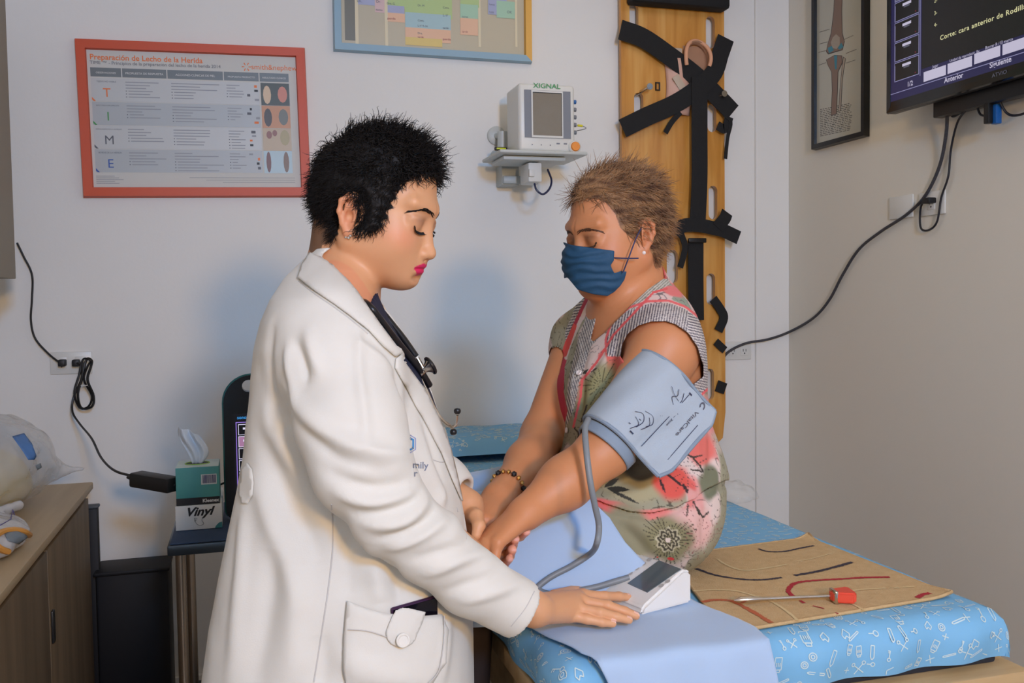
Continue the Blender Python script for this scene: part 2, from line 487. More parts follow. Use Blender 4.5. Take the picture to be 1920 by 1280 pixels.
def strands(fn, H, org, sc, mask, flow, N, S, length, r0, curl=0.0, freq=60, lift=.25, seed=1, stick=True):
    """hair strands rooted on the surface fn=0 where mask(q); flow(q) gives the local combing direction"""
    g = np.random.default_rng(seed)
    q = g.normal(size=(N * 6, 3)); q /= np.linalg.norm(q, axis=1, keepdims=True)
    q = q * np.array([.1, .085, .10]) * 1.0 + np.array([0, 0, .03])
    q = q[mask(q)][:N]
    p = (org + (q * sc) @ H.T).astype(np.float32)
    for _ in range(6): p = p - grad(fn, p) * fn(p)[:, None]
    N = len(p); L = length((p - org) @ H / sc) * g.uniform(.6, 1.15, N)
    nrm = grad(fn, p); path = np.empty((N, S, 3)); path[:, 0] = p
    ph = g.uniform(0, 6.28, N); cur = nrm.copy()
    rndv = g.normal(size=(N, 3)) * .35
    for i in range(1, S):
        ql = (p - org) @ H / sc
        fl = (flow(ql) @ H.T) + rndv
        fl /= np.linalg.norm(fl, axis=1, keepdims=True)
        nn = grad(fn, p)
        cr = np.cross(fl, nn)
        t = i / (S - 1)
        dirn = fl + nn * lift * (1 - .9 * t) + cr * (curl * np.sin(ph + freq * t * 6.28 / 10))[:, None] + nn * (curl * np.cos(ph + freq * t * 6.28 / 10))[:, None]
        dirn /= np.linalg.norm(dirn, axis=1, keepdims=True)
        cur = dirn
        p = (p + cur * (L / (S - 1))[:, None]).astype(np.float32)
        if stick:
            d = fn(p); lo = .0015
            p = p + nn * np.maximum(lo - d, 0)[:, None]
        path[:, i] = p
    rad = r0 * (1 - .75 * np.linspace(0, 1, S) ** 2)[None] * g.uniform(.7, 1.2, (N, 1))
    return path, np.broadcast_to(rad, (N, S))
def cat(parts):
    V = []; Q = []; n = 0
    for v, q in parts: V.append(v); Q.append(q + n); n += len(v)
    return np.concatenate(V), np.concatenate(Q)
def brow_and_lash(H, org, sc, fn, name_mat, parent, brow_r=.0006, lash=True, brow_pts=None, n=90):
    for sgn in (1, -1):
        bp = brow_pts or [(.0, .010, .0235), (.0, .022, .0285), (.0, .034, .0300), (.0, .047, .0245), (.0, .054, .0190)]
        c = np.array([list(v) for v in spline([(.11 - 4.5 * y * y * 3.0, y, z) for _, y, z in bp], 24)])
        paths = []
        g = np.random.default_rng(3)
        for i in range(n):
            t = g.uniform(0, .97); k = int(t * (len(c) - 2)); b = c[k]; tg = c[k + 1] - c[k]; tg /= np.linalg.norm(tg)
            wdt = .0034 * (1 - .75 * t) + .0006
            st = b + np.array([0, 0, g.uniform(-wdt, wdt)]); en = st + tg * .007 * (1 - .3 * t) + np.array([0, 0, g.uniform(.0, .002) * (1 - t)])
            paths.append([st, (st + en) / 2, en])
        pa = np.array(paths); pa[..., 1] *= sgn
        w = (org + (pa.reshape(-1, 3) * sc) @ H.T).astype(np.float32)
        for _ in range(8): w = w - grad(fn, w) * fn(w)[:, None]
        w = w + grad(fn, w) * .0006
        V, Q = tubes(w.reshape(n, 3, 3).astype(float), np.tile(np.array([1.2, 1.2, .5]) * brow_r, (n, 1)))
        npmesh('eyebrow', V, Q, name_mat, parent)
        if lash:
            m = 56; ys = np.linspace(.0165, .0525, m)
            zz = -.0045 - .0025 * (1 - ((ys - .034) / .018) ** 2) + .0015 * (ys > .048)
            base = np.stack([.095 * np.ones(m), ys * sgn, zz], 1)
            w0 = (org + (base * sc) @ H.T).astype(np.float32)
            for _ in range(10): w0 = w0 - grad(fn, w0) * fn(w0)[:, None]
            nn = grad(fn, w0); dn = -H[:, 2]; out = nn * .75 + dn * .55 + H[:, 1] * sgn * .35 * ((ys - .030) / .016)[:, None]
            out /= np.linalg.norm(out, axis=1, keepdims=True)
            L = .0085 * sc
            p1 = w0 + out * L * .5; p2 = p1 + (out * .8 + H[:, 2] * .5) * L * .45
            V, Q = tubes(np.stack([w0, p1, p2], 1).astype(float), np.tile(np.array([.0007, .0005, .0002]), (m, 1)))
            ln = w0 + nn * .0003
            V2, Q2 = tubes(ln[None].astype(float), np.full((1, m), .0008), 6)
            V, Q = cat([(V, Q), (V2, Q2)])
            npmesh('eyelashes', V, Q, name_mat, parent)
# ------------------------------------------------------------------ people: helpers
def C3(lst):                       # (px, py, depth, radius in px) -> points, radii in metres
    pts = [P(a[0], a[1], a[2]) for a in lst]; rr = [a[3] * a[2] / F_PX for a in lst]
    return pts, rr
def pxof(p):
    c = (np.asarray(p, np.float64) - CAM) @ MW
    return 960 + F_PX * c[:, 0] / c[:, 2], 640 + F_PX * c[:, 1] / c[:, 2], c[:, 2]
def polysd(x, y, poly):
    d = dseg2(x, y, list(poly) + [poly[0]]); return np.where(inpoly(x, y, poly), -d, d)
def cutfn(poly, dmax):             # solid cone through an outline, as deep as dmax
    def g(p):
        x, y, d = pxof(p)
        return np.maximum(polysd(x, y, poly) * d / F_PX, d - dmax).astype(np.float32)
    return g
def march(fn, px, py, d0=1.0, d1=2.3):
    r = ray(px, py); L = np.linalg.norm(r); d = d0
    for _ in range(80):
        v = float(fn((CAM + r * d)[None].astype(np.float32))[0])
        if v < .0004: break
        d += max(v, .0005) / L * .8
        if d > d1: break
    return CAM + r * d
def folds(V, N, fn, lst):
    """push the cloth out (or in) along creases given as (points, height mm, width mm)"""
    disp = np.zeros(len(V))
    for pts, h, w in lst:
        q = np.array([march(fn, x, y) for x, y in pts]); q = np.array([list(v) for v in spline(q, 6)])
        w /= 1000; lo = q.min(0) - 3 * w; hi = q.max(0) + 3 * w
        m = np.nonzero(((V > lo) & (V < hi)).all(1))[0]
        if not len(m): continue
        v = V[m]; best = np.full(len(m), 9.); tt = np.zeros(len(m)); n = len(q) - 1
        for i in range(n):
            d = q[i + 1] - q[i]; t = np.clip(((v - q[i]) @ d) / (d @ d + 1e-12), 0, 1); ds = np.linalg.norm(v - q[i] - t[:, None] * d, axis=1)
            k = ds < best; best[k] = ds[k]; tt[k] = (i + t[k]) / n
        disp[m] += h / 1000 * np.exp(-(best / w) ** 2) * np.sin(np.pi * np.clip(tt * .94 + .03, 0, 1)) ** .5
    return V + N * disp[:, None]
def bvh_of(V, Q): return BVHTree.FromPolygons([tuple(map(float, v)) for v in V], [tuple(int(i) for i in q) for q in Q])
def cast(bv, px, py, off=0.0, back=None):
    r = Vector(ray(px, py)).normalized(); h = bv.ray_cast(Vector(CAM), r)
    if h[0] is None:
        d = 1.5 if back is None else back
        h = bv.find_nearest(Vector(P(px, py, d)))
    n = h[1]
    if n.dot(r) > 0: n = -n
    return h[0] + n * off, n
def patch(name, bv, poly, off, m, parent, step=5.0, thick=.0015, back=None, rim=0.0, bulge=0.0):
    """a piece of cloth (pocket, lapel, flap) cut to an outline and laid on another surface"""
    from mathutils.geometry import delaunay_2d_cdt
    pts = []; n = len(poly)
    for i in range(n):
        a, b = np.array(poly[i], float), np.array(poly[(i + 1) % n], float); k = max(1, int(np.hypot(*(b - a)) / (step * .7)))
        for j in range(k): pts.append(tuple(a + (b - a) * j / k))
    nb = len(pts)
    xs = [p[0] for p in poly]; ys = [p[1] for p in poly]
    gx, gy = np.meshgrid(np.arange(min(xs), max(xs), step), np.arange(min(ys), max(ys), step)); gx = gx.ravel(); gy = gy.ravel()
    ins = inpoly(gx, gy, pts); d = dseg2(gx, gy, pts + [pts[0]])
    ip = [(a, b) for a, b, i_, dd in zip(gx, gy, ins, d) if i_ and dd > step * .5]
    allp = [Vector(p) for p in pts + ip]
    res = delaunay_2d_cdt(allp, [(i, (i + 1) % nb) for i in range(nb)], [], 1, 1e-4)
    vs = res[0]; fs = res[2]
    dd = dseg2(np.array([v.x for v in vs]), np.array([v.y for v in vs]), pts + [pts[0]])
    out = []
    for v, e in zip(vs, dd):
        o_ = off + bulge * min(1, e / 14.0)
        p, nn = cast(bv, v.x, v.y, o_, back); out.append(p)
    b = MB(); b.add(out, [tuple(f) for f in fs])
    o = b.build(name, m, parent, sharp=60, solid=thick, solid_off=1.0)
    return o
def on_surface_tube(b, bv, pts, r, off=0.0, n=6, back=None, k=8):
    q = spline([(x, y, 0) for x, y in pts], k)
    b.tube([cast(bv, v.x, v.y, off, back)[0] for v in q], r, n); return b
def slices(tab, d, lat):
    """trunk given by its back and front edges at heights: list of (py, x_back, x_front, half_width)"""
    zs = []; A = []
    for py, xb, xf, hw in tab:
        a = P(xb, py, d); b = P(xf, py, d); zs.append((a[2] + b[2]) / 2); A.append((a, b, hw))
    return zs, A

def cat_regions(parts, boxes):
    """join surfaces of one field; where a finer box has covered a region the coarser one gives way"""
    out = []
    for i, (V, Q) in enumerate(parts):
        c = V[Q].mean(1); keep = np.ones(len(Q), bool)
        for lo, hi, h in boxes[:i]:
            keep &= ~((c > np.asarray(lo) + h * 2) & (c < np.asarray(hi) - h)).all(1)
        Q = Q[keep]; used = np.unique(Q); re = np.zeros(len(V), int); re[used] = np.arange(len(used)); out.append((V[used], re[Q]))
    return cat(out)

# hands ------------------------------------------------------------
def fingers(p, joints, k=.006):
    """joints: list of fingers, each a list of (point, radius); fingers stay apart, joined only through the palm"""
    d = None
    for fg in joints:
        e = None
        for (a, ra), (b, rb) in zip(fg[:-1], fg[1:]):
            s = rcone(p, a, b, ra, rb); e = s if e is None else smin(e, s, .004)
        d = e if d is None else smin(d, e, .0015)
    return d
def hand_pose(wrist, fwd, up, side, curl, spread=1.0, sc=1.0, thumb=(.5, .3), thumb_dir=None):
    """wrist point, direction to the knuckles, direction out of the back of the hand, side=+1: thumb towards fwd x up"""
    f = np.asarray(fwd, float); f /= np.linalg.norm(f); u = np.asarray(up, float); u = u - f * (u @ f); u /= np.linalg.norm(u); s = np.cross(f, u) * side
    w = np.asarray(wrist, float)
    L = lambda x, y, z: w + (f * x + s * y + u * z) * sc
    kn = [(.086, .027, .002), (.090, .009, .005), (.085, -.009, .003), (.076, -.025, -.001)]
    ln = [(.040, .024, .020), (.044, .027, .021), (.040, .025, .021), (.032, .019, .018)]
    rr = [(.0095, .0084, .0074, .0062), (.0098, .0086, .0076, .0064), (.0094, .0082, .0072, .0061), (.0084, .0073, .0064, .0055)]
    F = []
    for i in range(4):
        c = curl[i]; pos = L(*kn[i]); fg = [(pos, rr[i][0] * sc)]; a = 0.0
        yaw = (1.5 - i) * .07 * spread
        for j in range(3):
            a += math.radians(c[j]); d = (f * math.cos(a) * math.cos(yaw) + s * math.sin(yaw) - u * math.sin(a))
            pos = pos + d * ln[i][j] * sc; fg.append((pos, rr[i][j + 1] * sc))
        F.append(fg)
    a, b = thumb
    t0 = L(.022, .022, -.008); td = thumb_dir if thumb_dir is not None else (f * .75 + s * .6 - u * .35); td = np.asarray(td, float); td /= np.linalg.norm(td)
    t1 = t0 + td * .040 * sc; td2 = td * math.cos(a) + (f - td * (f @ td)) * math.sin(a) - u * math.sin(a) * .3; td2 /= np.linalg.norm(td2); t2 = t1 + td2 * .031 * sc
    td3 = td2 * math.cos(b) - u * math.sin(b); td3 /= np.linalg.norm(td3); t3 = t2 + td3 * .024 * sc
    T = [(t0, .0145 * sc), (t1, .0115 * sc), (t2, .0098 * sc), (t3, .0078 * sc)]
    palm = [(L(.0, .012, 0), L(*kn[0]), .0175, .0115), (L(0, .004, .001), L(*kn[1]), .0185, .0118), (L(0, -.006, .001), L(*kn[2]), .018, .0112), (L(.0, -.012, -.001), L(*kn[3]), .0165, .0100)]
    return dict(F=F, T=T, palm=palm, sc=sc, wrist=w)
def hand_sdf(p, h):
    d = None; sc = h['sc']
    for a, b, ra, rb in h['palm']:
        e = rcone(p, a, b, ra * sc, rb * sc); d = e if d is None else smin(d, e, .012)
    d = smin(d, fingers(p, h['F']), .007)
    if h.get('T'): d = smin(d, fingers(p, [h['T']]), .009)
    return d
def nail_mask(p, fg, up):
    (a, ra), (b, rb) = fg[-2], fg[-1]; ax = (b - a) / np.linalg.norm(b - a)
    u = np.asarray(up, float); u = u - ax * (u @ ax); u /= np.linalg.norm(u); s = np.cross(ax, u)
    q = p - (b + ax * rb * .05)
    return (np.linalg.norm(q, axis=1) < rb * 1.35) & (np.abs(q @ ax) < rb * .95) & (np.abs(q @ s) < rb * .72) & (q @ u > rb * .35)

M = {}
M['skin_doctor'] = mat('skin_doctor', (222, 170, 130), .48, attr='Col', sss=.12, bump=(900, .05))
M['skin_patient'] = mat('skin_patient', (196, 132, 88), .5, attr='Col', sss=.12, bump=(700, .06))
M['hair_black'] = mat('hair_black', (24, 21, 20), .6, spec=.25)
M['hair_brown'] = mat('hair_brown', (98, 66, 44), .5, var=(55, (178, 136, 94), 1.6, (.5, .5, 1.6)))
M['brow_brown'] = mat('brow_brown', (92, 62, 44), .6)
M['coat_cloth'] = mat('coat_cloth', (222, 218, 207), .85, bump=(500, .06), sheen=.1)
M['navy_cloth'] = mat('navy_cloth', (22, 30, 58), .8, bump=(300, .1))
M['coat_button'] = mat('coat_button', (232, 228, 218), .35)
M['coat_thread'] = mat('coat_thread', (196, 192, 186), .8)
M['steel'] = mat('steel', (208, 200, 190), .22, 1.0)
M['rubber_black'] = mat('rubber_black', (18, 19, 24), .35)
M['trouser_brown'] = mat('trouser_brown', (44, 33, 31), .85, bump=(300, .1))
M['shoe_black'] = mat('shoe_black', (24, 23, 24), .4)

# ------------------------------------------------------------------ the doctor
def build_doctor():
    H, org = frame_from(699, 403, 1.46, 21, 16, 1); sc = 1.0
    o = dict(fat=.004, chin=-.079, earz=-.008, nose=-.002, nosez=-.006)
    headf = make_head_fn(H, org, sc, o)
    nk0 = hl(H, org, sc, (-.042, 0, -.036)); nk1 = P(632, 560, 1.49); nk2 = P(640, 640, 1.50)
    nkf = hl(H, org, sc, (-.034, 0, -.055))
    # right hand, on the bed beside the monitor
    Z = onZ
    wr = Z(1000, 1141, .893); wr2 = Z(930, 1100, .925)
    RH = [[(Z(1092, 1117, .874), .0100), (Z(1134, 1118, .868), .0082), (Z(1160, 1118, .862), .0074), (Z(1177, 1119, .857), .0064)],
          [(Z(1088, 1127, .874), .0102), (Z(1138, 1135, .868), .0084), (Z(1170, 1146, .858), .0076), (Z(1192, 1154, .851), .0066)],
          [(Z(1078, 1140, .870), .0098), (Z(1124, 1148, .865), .0082), (Z(1155, 1156, .856), .0073), (Z(1179, 1162, .850), .0063)],
          [(Z(1064, 1153, .863), .0088), (Z(1100, 1160, .858), .0074), (Z(1128, 1166, .853), .0066), (Z(1149, 1169, .849), .0057)]]
    RT = [(Z(1040, 1120, .868), .013), (Z(1075, 1110, .856), .011), (Z(1098, 1108, .851), .0095), (Z(1112, 1110, .850), .0078)]
    # left hand, under the patient's hands, fingers closing round their far edge
    LHf = [[(P(905, 1012, 1.535), .0098), (P(945, 1010, 1.545), .0088), (P(975, 1004, 1.525), .0082), (P(986, 996, 1.500), .0074)],
           [(P(900, 1026, 1.530), .0100), (P(930, 1030, 1.540), .0090), (P(960, 1022, 1.520), .0084), (P(965, 1010, 1.492), .0080)],
           [(P(898, 1040, 1.525), .0096), (P(925, 1046, 1.535), .0086), (P(955, 1042, 1.515), .0080), (P(960, 1030, 1.488), .0076)],
           [(P(898, 1052, 1.520), .0086), (P(920, 1060, 1.528), .0078), (P(945, 1058, 1.508), .0070), (P(955, 1047, 1.486), .0066)]]
    LT = [(P(884, 965, 1.535), .015), (P(893, 968, 1.500), .0118), (P(898, 985, 1.480), .0098), (P(893, 1003, 1.470), .0078)]
    lw = P(876, 948, 1.555); lw2 = P(840, 915, 1.57)
    shR = P(628, 650, 1.30); elR = P(690, 905, 1.24)
    shL = P(650, 610, 1.60); elL = P(770, 900, 1.62)
    hipc = P(650, 1150, 1.45)
    def body(p):
        d = headf(p)
        d = smin(d, rcone(p, nk0, nk1, .048, .052), .018)
        d = smin(d, smin(rcone(p, P(632, 505, 1.45), P(636, 548, 1.425), .040, .050), rcone(p, P(636, 548, 1.425), P(640, 612, 1.395), .050, .066), .02), .02)
        d = smin(d, rcone(p, nkf, P(650, 620, 1.47), .030, .036), .02)
        d = smin(d, rcone(p, nk1, shR, .050, .045), .03)
        d = smin(d, rcone(p, nk1, shL, .052, .045), .05)
        d = smin(d, ell(p, P(645, 805, 1.45), (.100, .140, .16)), .03)
        d = smin(d, ell(p, P(660, 1000, 1.45), (.105, .135, .20)), .06)
        d = smin(d, ell(p, (hipc[0], hipc[1], hipc[2] - .03), (.115, .155, .13)), .05)
        for sh, el, w_, s in ((shR, elR, wr, 1), (shL, elL, lw, 1)):
            d = smin(d, rcone(p, sh, el, .046, .036), .02); d = smin(d, rcone(p, el, w_, .036, .023), .015)
        for sy in (-1, 1):
            hp = np.array([hipc[0], hipc[1] + sy * .08, .78]); kn = np.array([hipc[0] + .02, hipc[1] + sy * .085, .44]); an = np.array([hipc[0] - .02, hipc[1] + sy * .09, .07])
            d = smin(d, rcone(p, hp, kn, .078, .052), .03); d = smin(d, rcone(p, kn, an, .052, .034), .02)
        # hands
        pr = None
        for fg, wo in zip(RH, (.012, .004, -.004, -.012)):
            e = rcone(p, wr + np.array([0, wo, 0]), fg[0][0], .0175, .0115); pr = e if pr is None else smin(pr, e, .012)
        pr = smin(pr, fingers(p, RH), .006); pr = smin(pr, fingers(p, [RT]), .010)
        d = smin(d, smin(pr, rcone(p, wr2, wr, .026, .0215), .015), .012)
        pl = None
        for fg in LHf:
            e = rcone(p, lw, fg[0][0], .019, .0118); pl = e if pl is None else smin(pl, e, .012)
        pl = smin(pl, fingers(p, LHf), .006); pl = smin(pl, fingers(p, [LT]), .008)
        d = smin(d, smin(pl, rcone(p, lw2, lw, .024, .0205), .015), .012)
        return d
    root = thing('person', 'person in a white lab coat with short black hair, standing and looking down', 'person', (float(hipc[0]), float(hipc[1]), 0.0))
    boxes = [(org + np.array([-.16, -.15, -.27]), org + np.array([.16, .15, .15]), .0016),
             (wr - np.array([.05, .08, .06]), wr + np.array([.24, .16, .04]), .0012),
             (lw - np.array([.05, .12, .13]), lw + np.array([.15, .08, .05]), .0012),
             (np.array((-.45, 1.0, .02)), np.array((.75, 1.85, float(org[2]) - .18)), .008)]
    parts = [surf(body, *b_) for b_ in boxes]
    V, Q = cat_regions(parts, boxes)
    q = ((V - org) @ H / sc).astype(np.float32)
    skin = (218, 160, 116)
    col = face_colour(q, skin, dict(blush=(222, 120, 92), lips=(222, 36, 96), lid=(150, 104, 84)))
    far = np.linalg.norm(V - org, axis=1) > .24; col[far] = pal(skin)
    hm = scalp_doc(q) & ~far; col[hm] = col[hm] * .25 + pal((40, 32, 30)) * .75
    upv = np.array([0, 0, 1.])
    for fg in RH:
        m = nail_mask(V, fg, upv); col[m] = pal((238, 190, 168))
    for fg in LHf:
        m = nail_mask(V, fg, (P(0, 0, 1) - P(0, 0, 2))); col[m] = pal((240, 176, 160))
        tip = np.linalg.norm(V - fg[-1][0], axis=1) < .016; col[tip & ~m] = pal((232, 158, 128))
    npmesh('body', V, Q, M['skin_doctor'], root, col)
    brow_and_lash(H, org, sc, body, M['hair_black'], root, brow_r=.0005, n=95,
                  brow_pts=[(0, .011, .0190), (0, .022, .0240), (0, .033, .0280), (0, .045, .0245), (0, .054, .0175)])
    # hair: a close cap and curly locks
    def capf(p):
        qq = (p - org) @ H / sc
        d = headf(p) - (.0055 + .0015 * vnoise(p, 90, 3) + .0012 * vnoise(p, 260, 4)) * sstep(.0, .016, -scalp_doc_sd(qq))
        return np.maximum(d, scalp_doc_sd(qq) * sc).astype(np.float32)
    cap = surf(capf, org - .16, org + .17, .0022)
    def flow(ql):
        x, y, z = ql[:, 0], ql[:, 1], ql[:, 2]; f = np.zeros_like(ql)
        top = sstep(.07, .115, z)
        f[:, 0] = top * (.75) + (1 - top) * np.where(x > .0, -.1, -.35)
        f[:, 2] = top * .35 + (1 - top) * (-.75)
        f[:, 1] = np.sign(y) * .15
        return f
    m_top = lambda ql: (ql[:, 2] > .062) & scalp_doc(ql)
    m_side = lambda ql: (ql[:, 2] <= .08) & scalp_doc(ql)
    p1, r1 = strands(headf, H, org, sc, m_top, flow, 3400, 12, lambda q_: .036 + .010 * (q_[:, 2] > .1), .00072, curl=1.15, freq=13, lift=1.1, seed=2, stick=True)
    p2, r2 = strands(headf, H, org, sc, m_side, flow, 9000, 9, lambda q_: .024 + 0 * q_[:, 0], .00055, curl=.60, freq=9, lift=.30, seed=3, stick=True)
    # a fringe over the forehead
    def flow_fr(ql):
        f = np.zeros_like(ql); f[:, 0] = .9; f[:, 2] = -.25; f[:, 1] = np.sign(ql[:, 1]) * .1; return f
    p3, r3 = strands(headf, H, org, sc, lambda ql: (ql[:, 0] > .035) & (ql[:, 2] > .072) & scalp_doc(ql), flow_fr, 1100, 10, lambda q_: .034 + 0 * q_[:, 0], .0007, curl=1.0, freq=13, lift=.9, seed=5)
    def spike(ql):
        f = np.zeros_like(ql); f[:, 0] = .25; f[:, 2] = .9; return f
    p4, r4 = strands(headf, H, org, sc, lambda ql: ql[:, 2] > .105, spike, 420, 8, lambda q_: .030 + 0 * q_[:, 0], .0006, curl=.5, freq=7, lift=1.0, seed=8)
    V, Q = cat([cap, tubes(p1, r1), tubes(p2, r2), tubes(p3, r3), tubes(p4, r4)])
    npmesh('hair', V, Q, M['hair_black'], root)
    # earring
    ep = hl(H, org, sc, (.000, -.0765, -.0375))
    b = MB(); b.use(M['steel'])
    for k in range(7):
        a = k * 1.047; rr = 0 if k == 6 else .0042
        bm_ = bmesh.new(); bmesh.ops.create_icosphere(bm_, subdivisions=1, radius=.0030)
        c = Vector(ep) + Vector(H[:, 0]) * rr * math.cos(a) + Vector(H[:, 2]) * rr * math.sin(a)
        for v in bm_.verts: v.co += c
        b.bm(bm_)
    tag(b.build('earring', M['steel'], root, sharp=20), 'sparkling stud earring')

    # ---- coat
    dC = 1.45
    tab = [(470, 600, 650, .035), (492, 575, 664, .062), (520, 548, 688, .105), (560, 524, 702, .150), (600, 508, 732, .170), (650, 495, 768, .176), (700, 487, 794, .170), (750, 481, 815, .163), (800, 474, 832, .158),
           (850, 467, 845, .158), (900, 457, 856, .162), (950, 447, 866, .170), (1000, 438, 874, .178), (1060, 428, 880, .188), (1150, 413, 884, .200), (1280, 394, 888, .212), (1520, 366, 892, .225), (1760, 345, 890, .235)]
    zz = []; ub = []; uf = []; hw = []; yc = []
    r_ = MW @ np.array([1, 0, 0.]); r_[2] = 0; r_ /= np.linalg.norm(r_); c_ = np.array([r_[1], -r_[0], 0])
    o0 = P(650, 800, dC)
    for py, xb, xf, w_ in tab:
        a = P(xb, py, dC) - o0; b_ = P(xf, py, dC) - o0
        zz.append((a[2] + b_[2]) / 2 + o0[2]); ub.append(a @ r_); uf.append(b_ @ r_); hw.append(w_); yc.append((a @ c_ + b_ @ c_) / 2)
    zz, ub, uf, hw, yc = [np.array(v)[::-1] for v in (zz, ub, uf, hw, yc)]
    (sl, sr) = C3([(622, 640, 1.315, 74), (642, 700, 1.285, 92), (658, 790, 1.255, 100), (680, 875, 1.235, 92), (720, 946, 1.240, 77), (797, 1019, 1.265, 65), (882, 1089, 1.300, 58), (975, 1143, 1.335, 55)])
    (fl, fr_) = C3([(650, 610, 1.60, 70), (700, 760, 1.63, 74), (775, 880, 1.62, 62), (830, 905, 1.585, 48), (868, 925, 1.565, 34)])
    cuffdir = _n(sl[-1] - sl[-2]); lcd = _n(fl[-1] - fl[-2])
    def coat(p):
        z = p[:, 2]
        b0 = np.interp(z, zz, ub); f0 = np.interp(z, zz, uf); w0 = np.interp(z, zz, hw); y0 = np.interp(z, zz, yc)
        u = (p - o0) @ r_; v = (p - o0) @ c_ - y0
        cx = (b0 + f0) / 2; a = (f0 - b0) / 2
        e = 2.5
        k = (np.abs((u - cx) / a) ** e + np.abs(v / w0) ** e) ** (1 / e)
        d = (k - 1) * np.minimum(a, w0) * .95
        d = np.maximum(d, z - (zz[-1] - .002)); d = np.maximum(d, .50 - z)
        s = chain(p, sl, sr, .02); s = np.maximum(s, (p - sl[-1]) @ cuffdir)
        t = chain(p, fl, fr_, .02); t = np.maximum(t, (p - fl[-1]) @ lcd)
        d = smin(d, t, .02)
        d = smin(d, rcone(p, P(640, 560, 1.44), sl[0], .055, .056), .06)
        far = sstep(.80, 1.12, z)                    # the sleeve leaves the trunk below the armpit
        kk = .004 + .05 * sstep(1.14, 1.24, z)
        hh = np.maximum(kk - np.abs(d - s), 0) / kk
        return (np.minimum(d, s) - hh * hh * kk * .25).astype(np.float32)
    neckhole = lambda p: rcone(p, P(652, 440, 1.47), P(664, 600, 1.46), .052, .050)
    vcut = cutfn([(602, 486), (624, 503), (648, 528), (663, 547), (684, 577), (706, 608), (738, 650), (755, 662), (755, 680), (790, 727), (812, 766), (830, 800), (846, 800), (810, 720), (783, 640), (740, 560), (700, 480), (640, 450), (606, 474)], 1.52)
    def coat_open(p):
        d = coat(p)
        d = smax(d, -neckhole(p), .006)
        d = np.maximum(d, -vcut(p))
        a1 = rcone(p, sl[-1] + cuffdir * .02, sl[-1] - cuffdir * .06, sr[-1] - .006, sr[-1] - .005)
        a2 = rcone(p, fl[-1] + lcd * .02, fl[-1] - lcd * .05, fr_[-1] - .006, fr_[-1] - .005)
        return np.maximum(np.maximum(d, -a1), -a2).astype(np.float32)
    V, Q = surf(coat_open, (-.52, .95, .48), (.50, 1.95, 1.47), .0032, lip=2.6)
    Nn = grad(coat, V, .004)
    fold = [([(540, 729), (604, 806), (713, 848)], 7, 14), ([(560, 790), (625, 850), (720, 885)], -5, 11), ([(640, 838), (698, 850), (757, 852)], 5, 9),
            ([(612, 880), (690, 915), (770, 905)], -7, 12), ([(640, 928), (705, 942), (775, 925)], 7, 10), ([(670, 965), (740, 955), (790, 930)], -6, 9), ([(690, 985), (755, 978), (800, 935)], 7, 9),
            ([(715, 1010), (775, 995), (815, 955)], -6, 8), ([(735, 1030), (790, 1005), (835, 975)], 6, 8), ([(770, 1050), (830, 1035), (880, 1020)], -5, 10), ([(800, 1075), (860, 1050), (915, 1035)], 5, 9), ([(840, 1105), (890, 1090), (950, 1070)], -4, 9),
            ([(870, 1125), (930, 1110), (985, 1090)], 4, 8), ([(553, 640), (568, 680), (575, 715)], -6, 8), ([(575, 625), (590, 670), (600, 700)], 6, 9), ([(540, 650), (545, 700), (560, 760)], 5, 9), ([(668, 600), (676, 720), (690, 840)], 4, 7), ([(690, 640), (740, 690), (762, 760)], -5, 12), ([(660, 640), (700, 660), (745, 700)], 5, 9),
            ([(512, 610), (506, 700), (512, 800)], -5, 12), ([(500, 780), (560, 880), (615, 980)], 8, 18), ([(490, 830), (545, 940), (600, 1050)], -8, 18), ([(480, 900), (520, 1010), (560, 1130)], 7, 18), ([(515, 1030), (500, 1140), (480, 1280)], -7, 20), ([(560, 1060), (555, 1160), (540, 1280)], 8, 22),
            ([(455, 960), (450, 1080), (435, 1270)], 6, 16), ([(640, 960), (650, 1040), (655, 1120)], -6, 16), ([(690, 1020), (705, 1080), (712, 1130)], 7, 14), ([(735, 1060), (745, 1100), (750, 1135)], -5, 10), ([(835, 1150), (832, 1220), (825, 1280)], 6, 14), ([(600, 1190), (605, 1240), (600, 1290)], -6, 16),
            ([(640, 1230), (690, 1255), (760, 1275)], 5, 14), ([(800, 860), (830, 930), (850, 990)], 5, 12), ([(790, 780), (815, 850), (835, 920)], -4, 9)]
    V = folds(V, Nn, coat, [(a_, h_ * 1.35, w_) for a_, h_, w_ in fold])
    V = V + Nn * (.0022 * vnoise(V, 11, 9) + .0009 * vnoise(V, 31, 10))[:, None]
    ct = npmesh('lab_coat', V, Q, M['coat_cloth'], root)
    bv = bvh_of(V, Q)
    nearsl = chain(V.astype(np.float32), sl[2:], sr[2:], .02) < .006
    bvt = bvh_of(V, Q[~nearsl[Q].any(1)])
    # shirt in the opening
    def shirt(p):
        return smax(coat(p) + .0045, -(neckhole(p) - .016), .006)
    vwide = cutfn([(664, 552), (698, 608), (730, 652), (747, 668), (747, 690), (784, 735), (806, 774), (824, 808), (870, 810), (850, 720), (800, 640), (760, 560), (712, 540), (699, 556), (694, 572), (680, 562)], 1.62)
    sv = surf(lambda p: np.maximum(shirt(p), vwide(p)).astype(np.float32), (-.05, 1.2, 1.10), (.45, 1.75, 1.45), .004)
    npmesh('shirt', sv[0], sv[1], M['navy_cloth'], root)
    sbv = bvh_of(*sv)
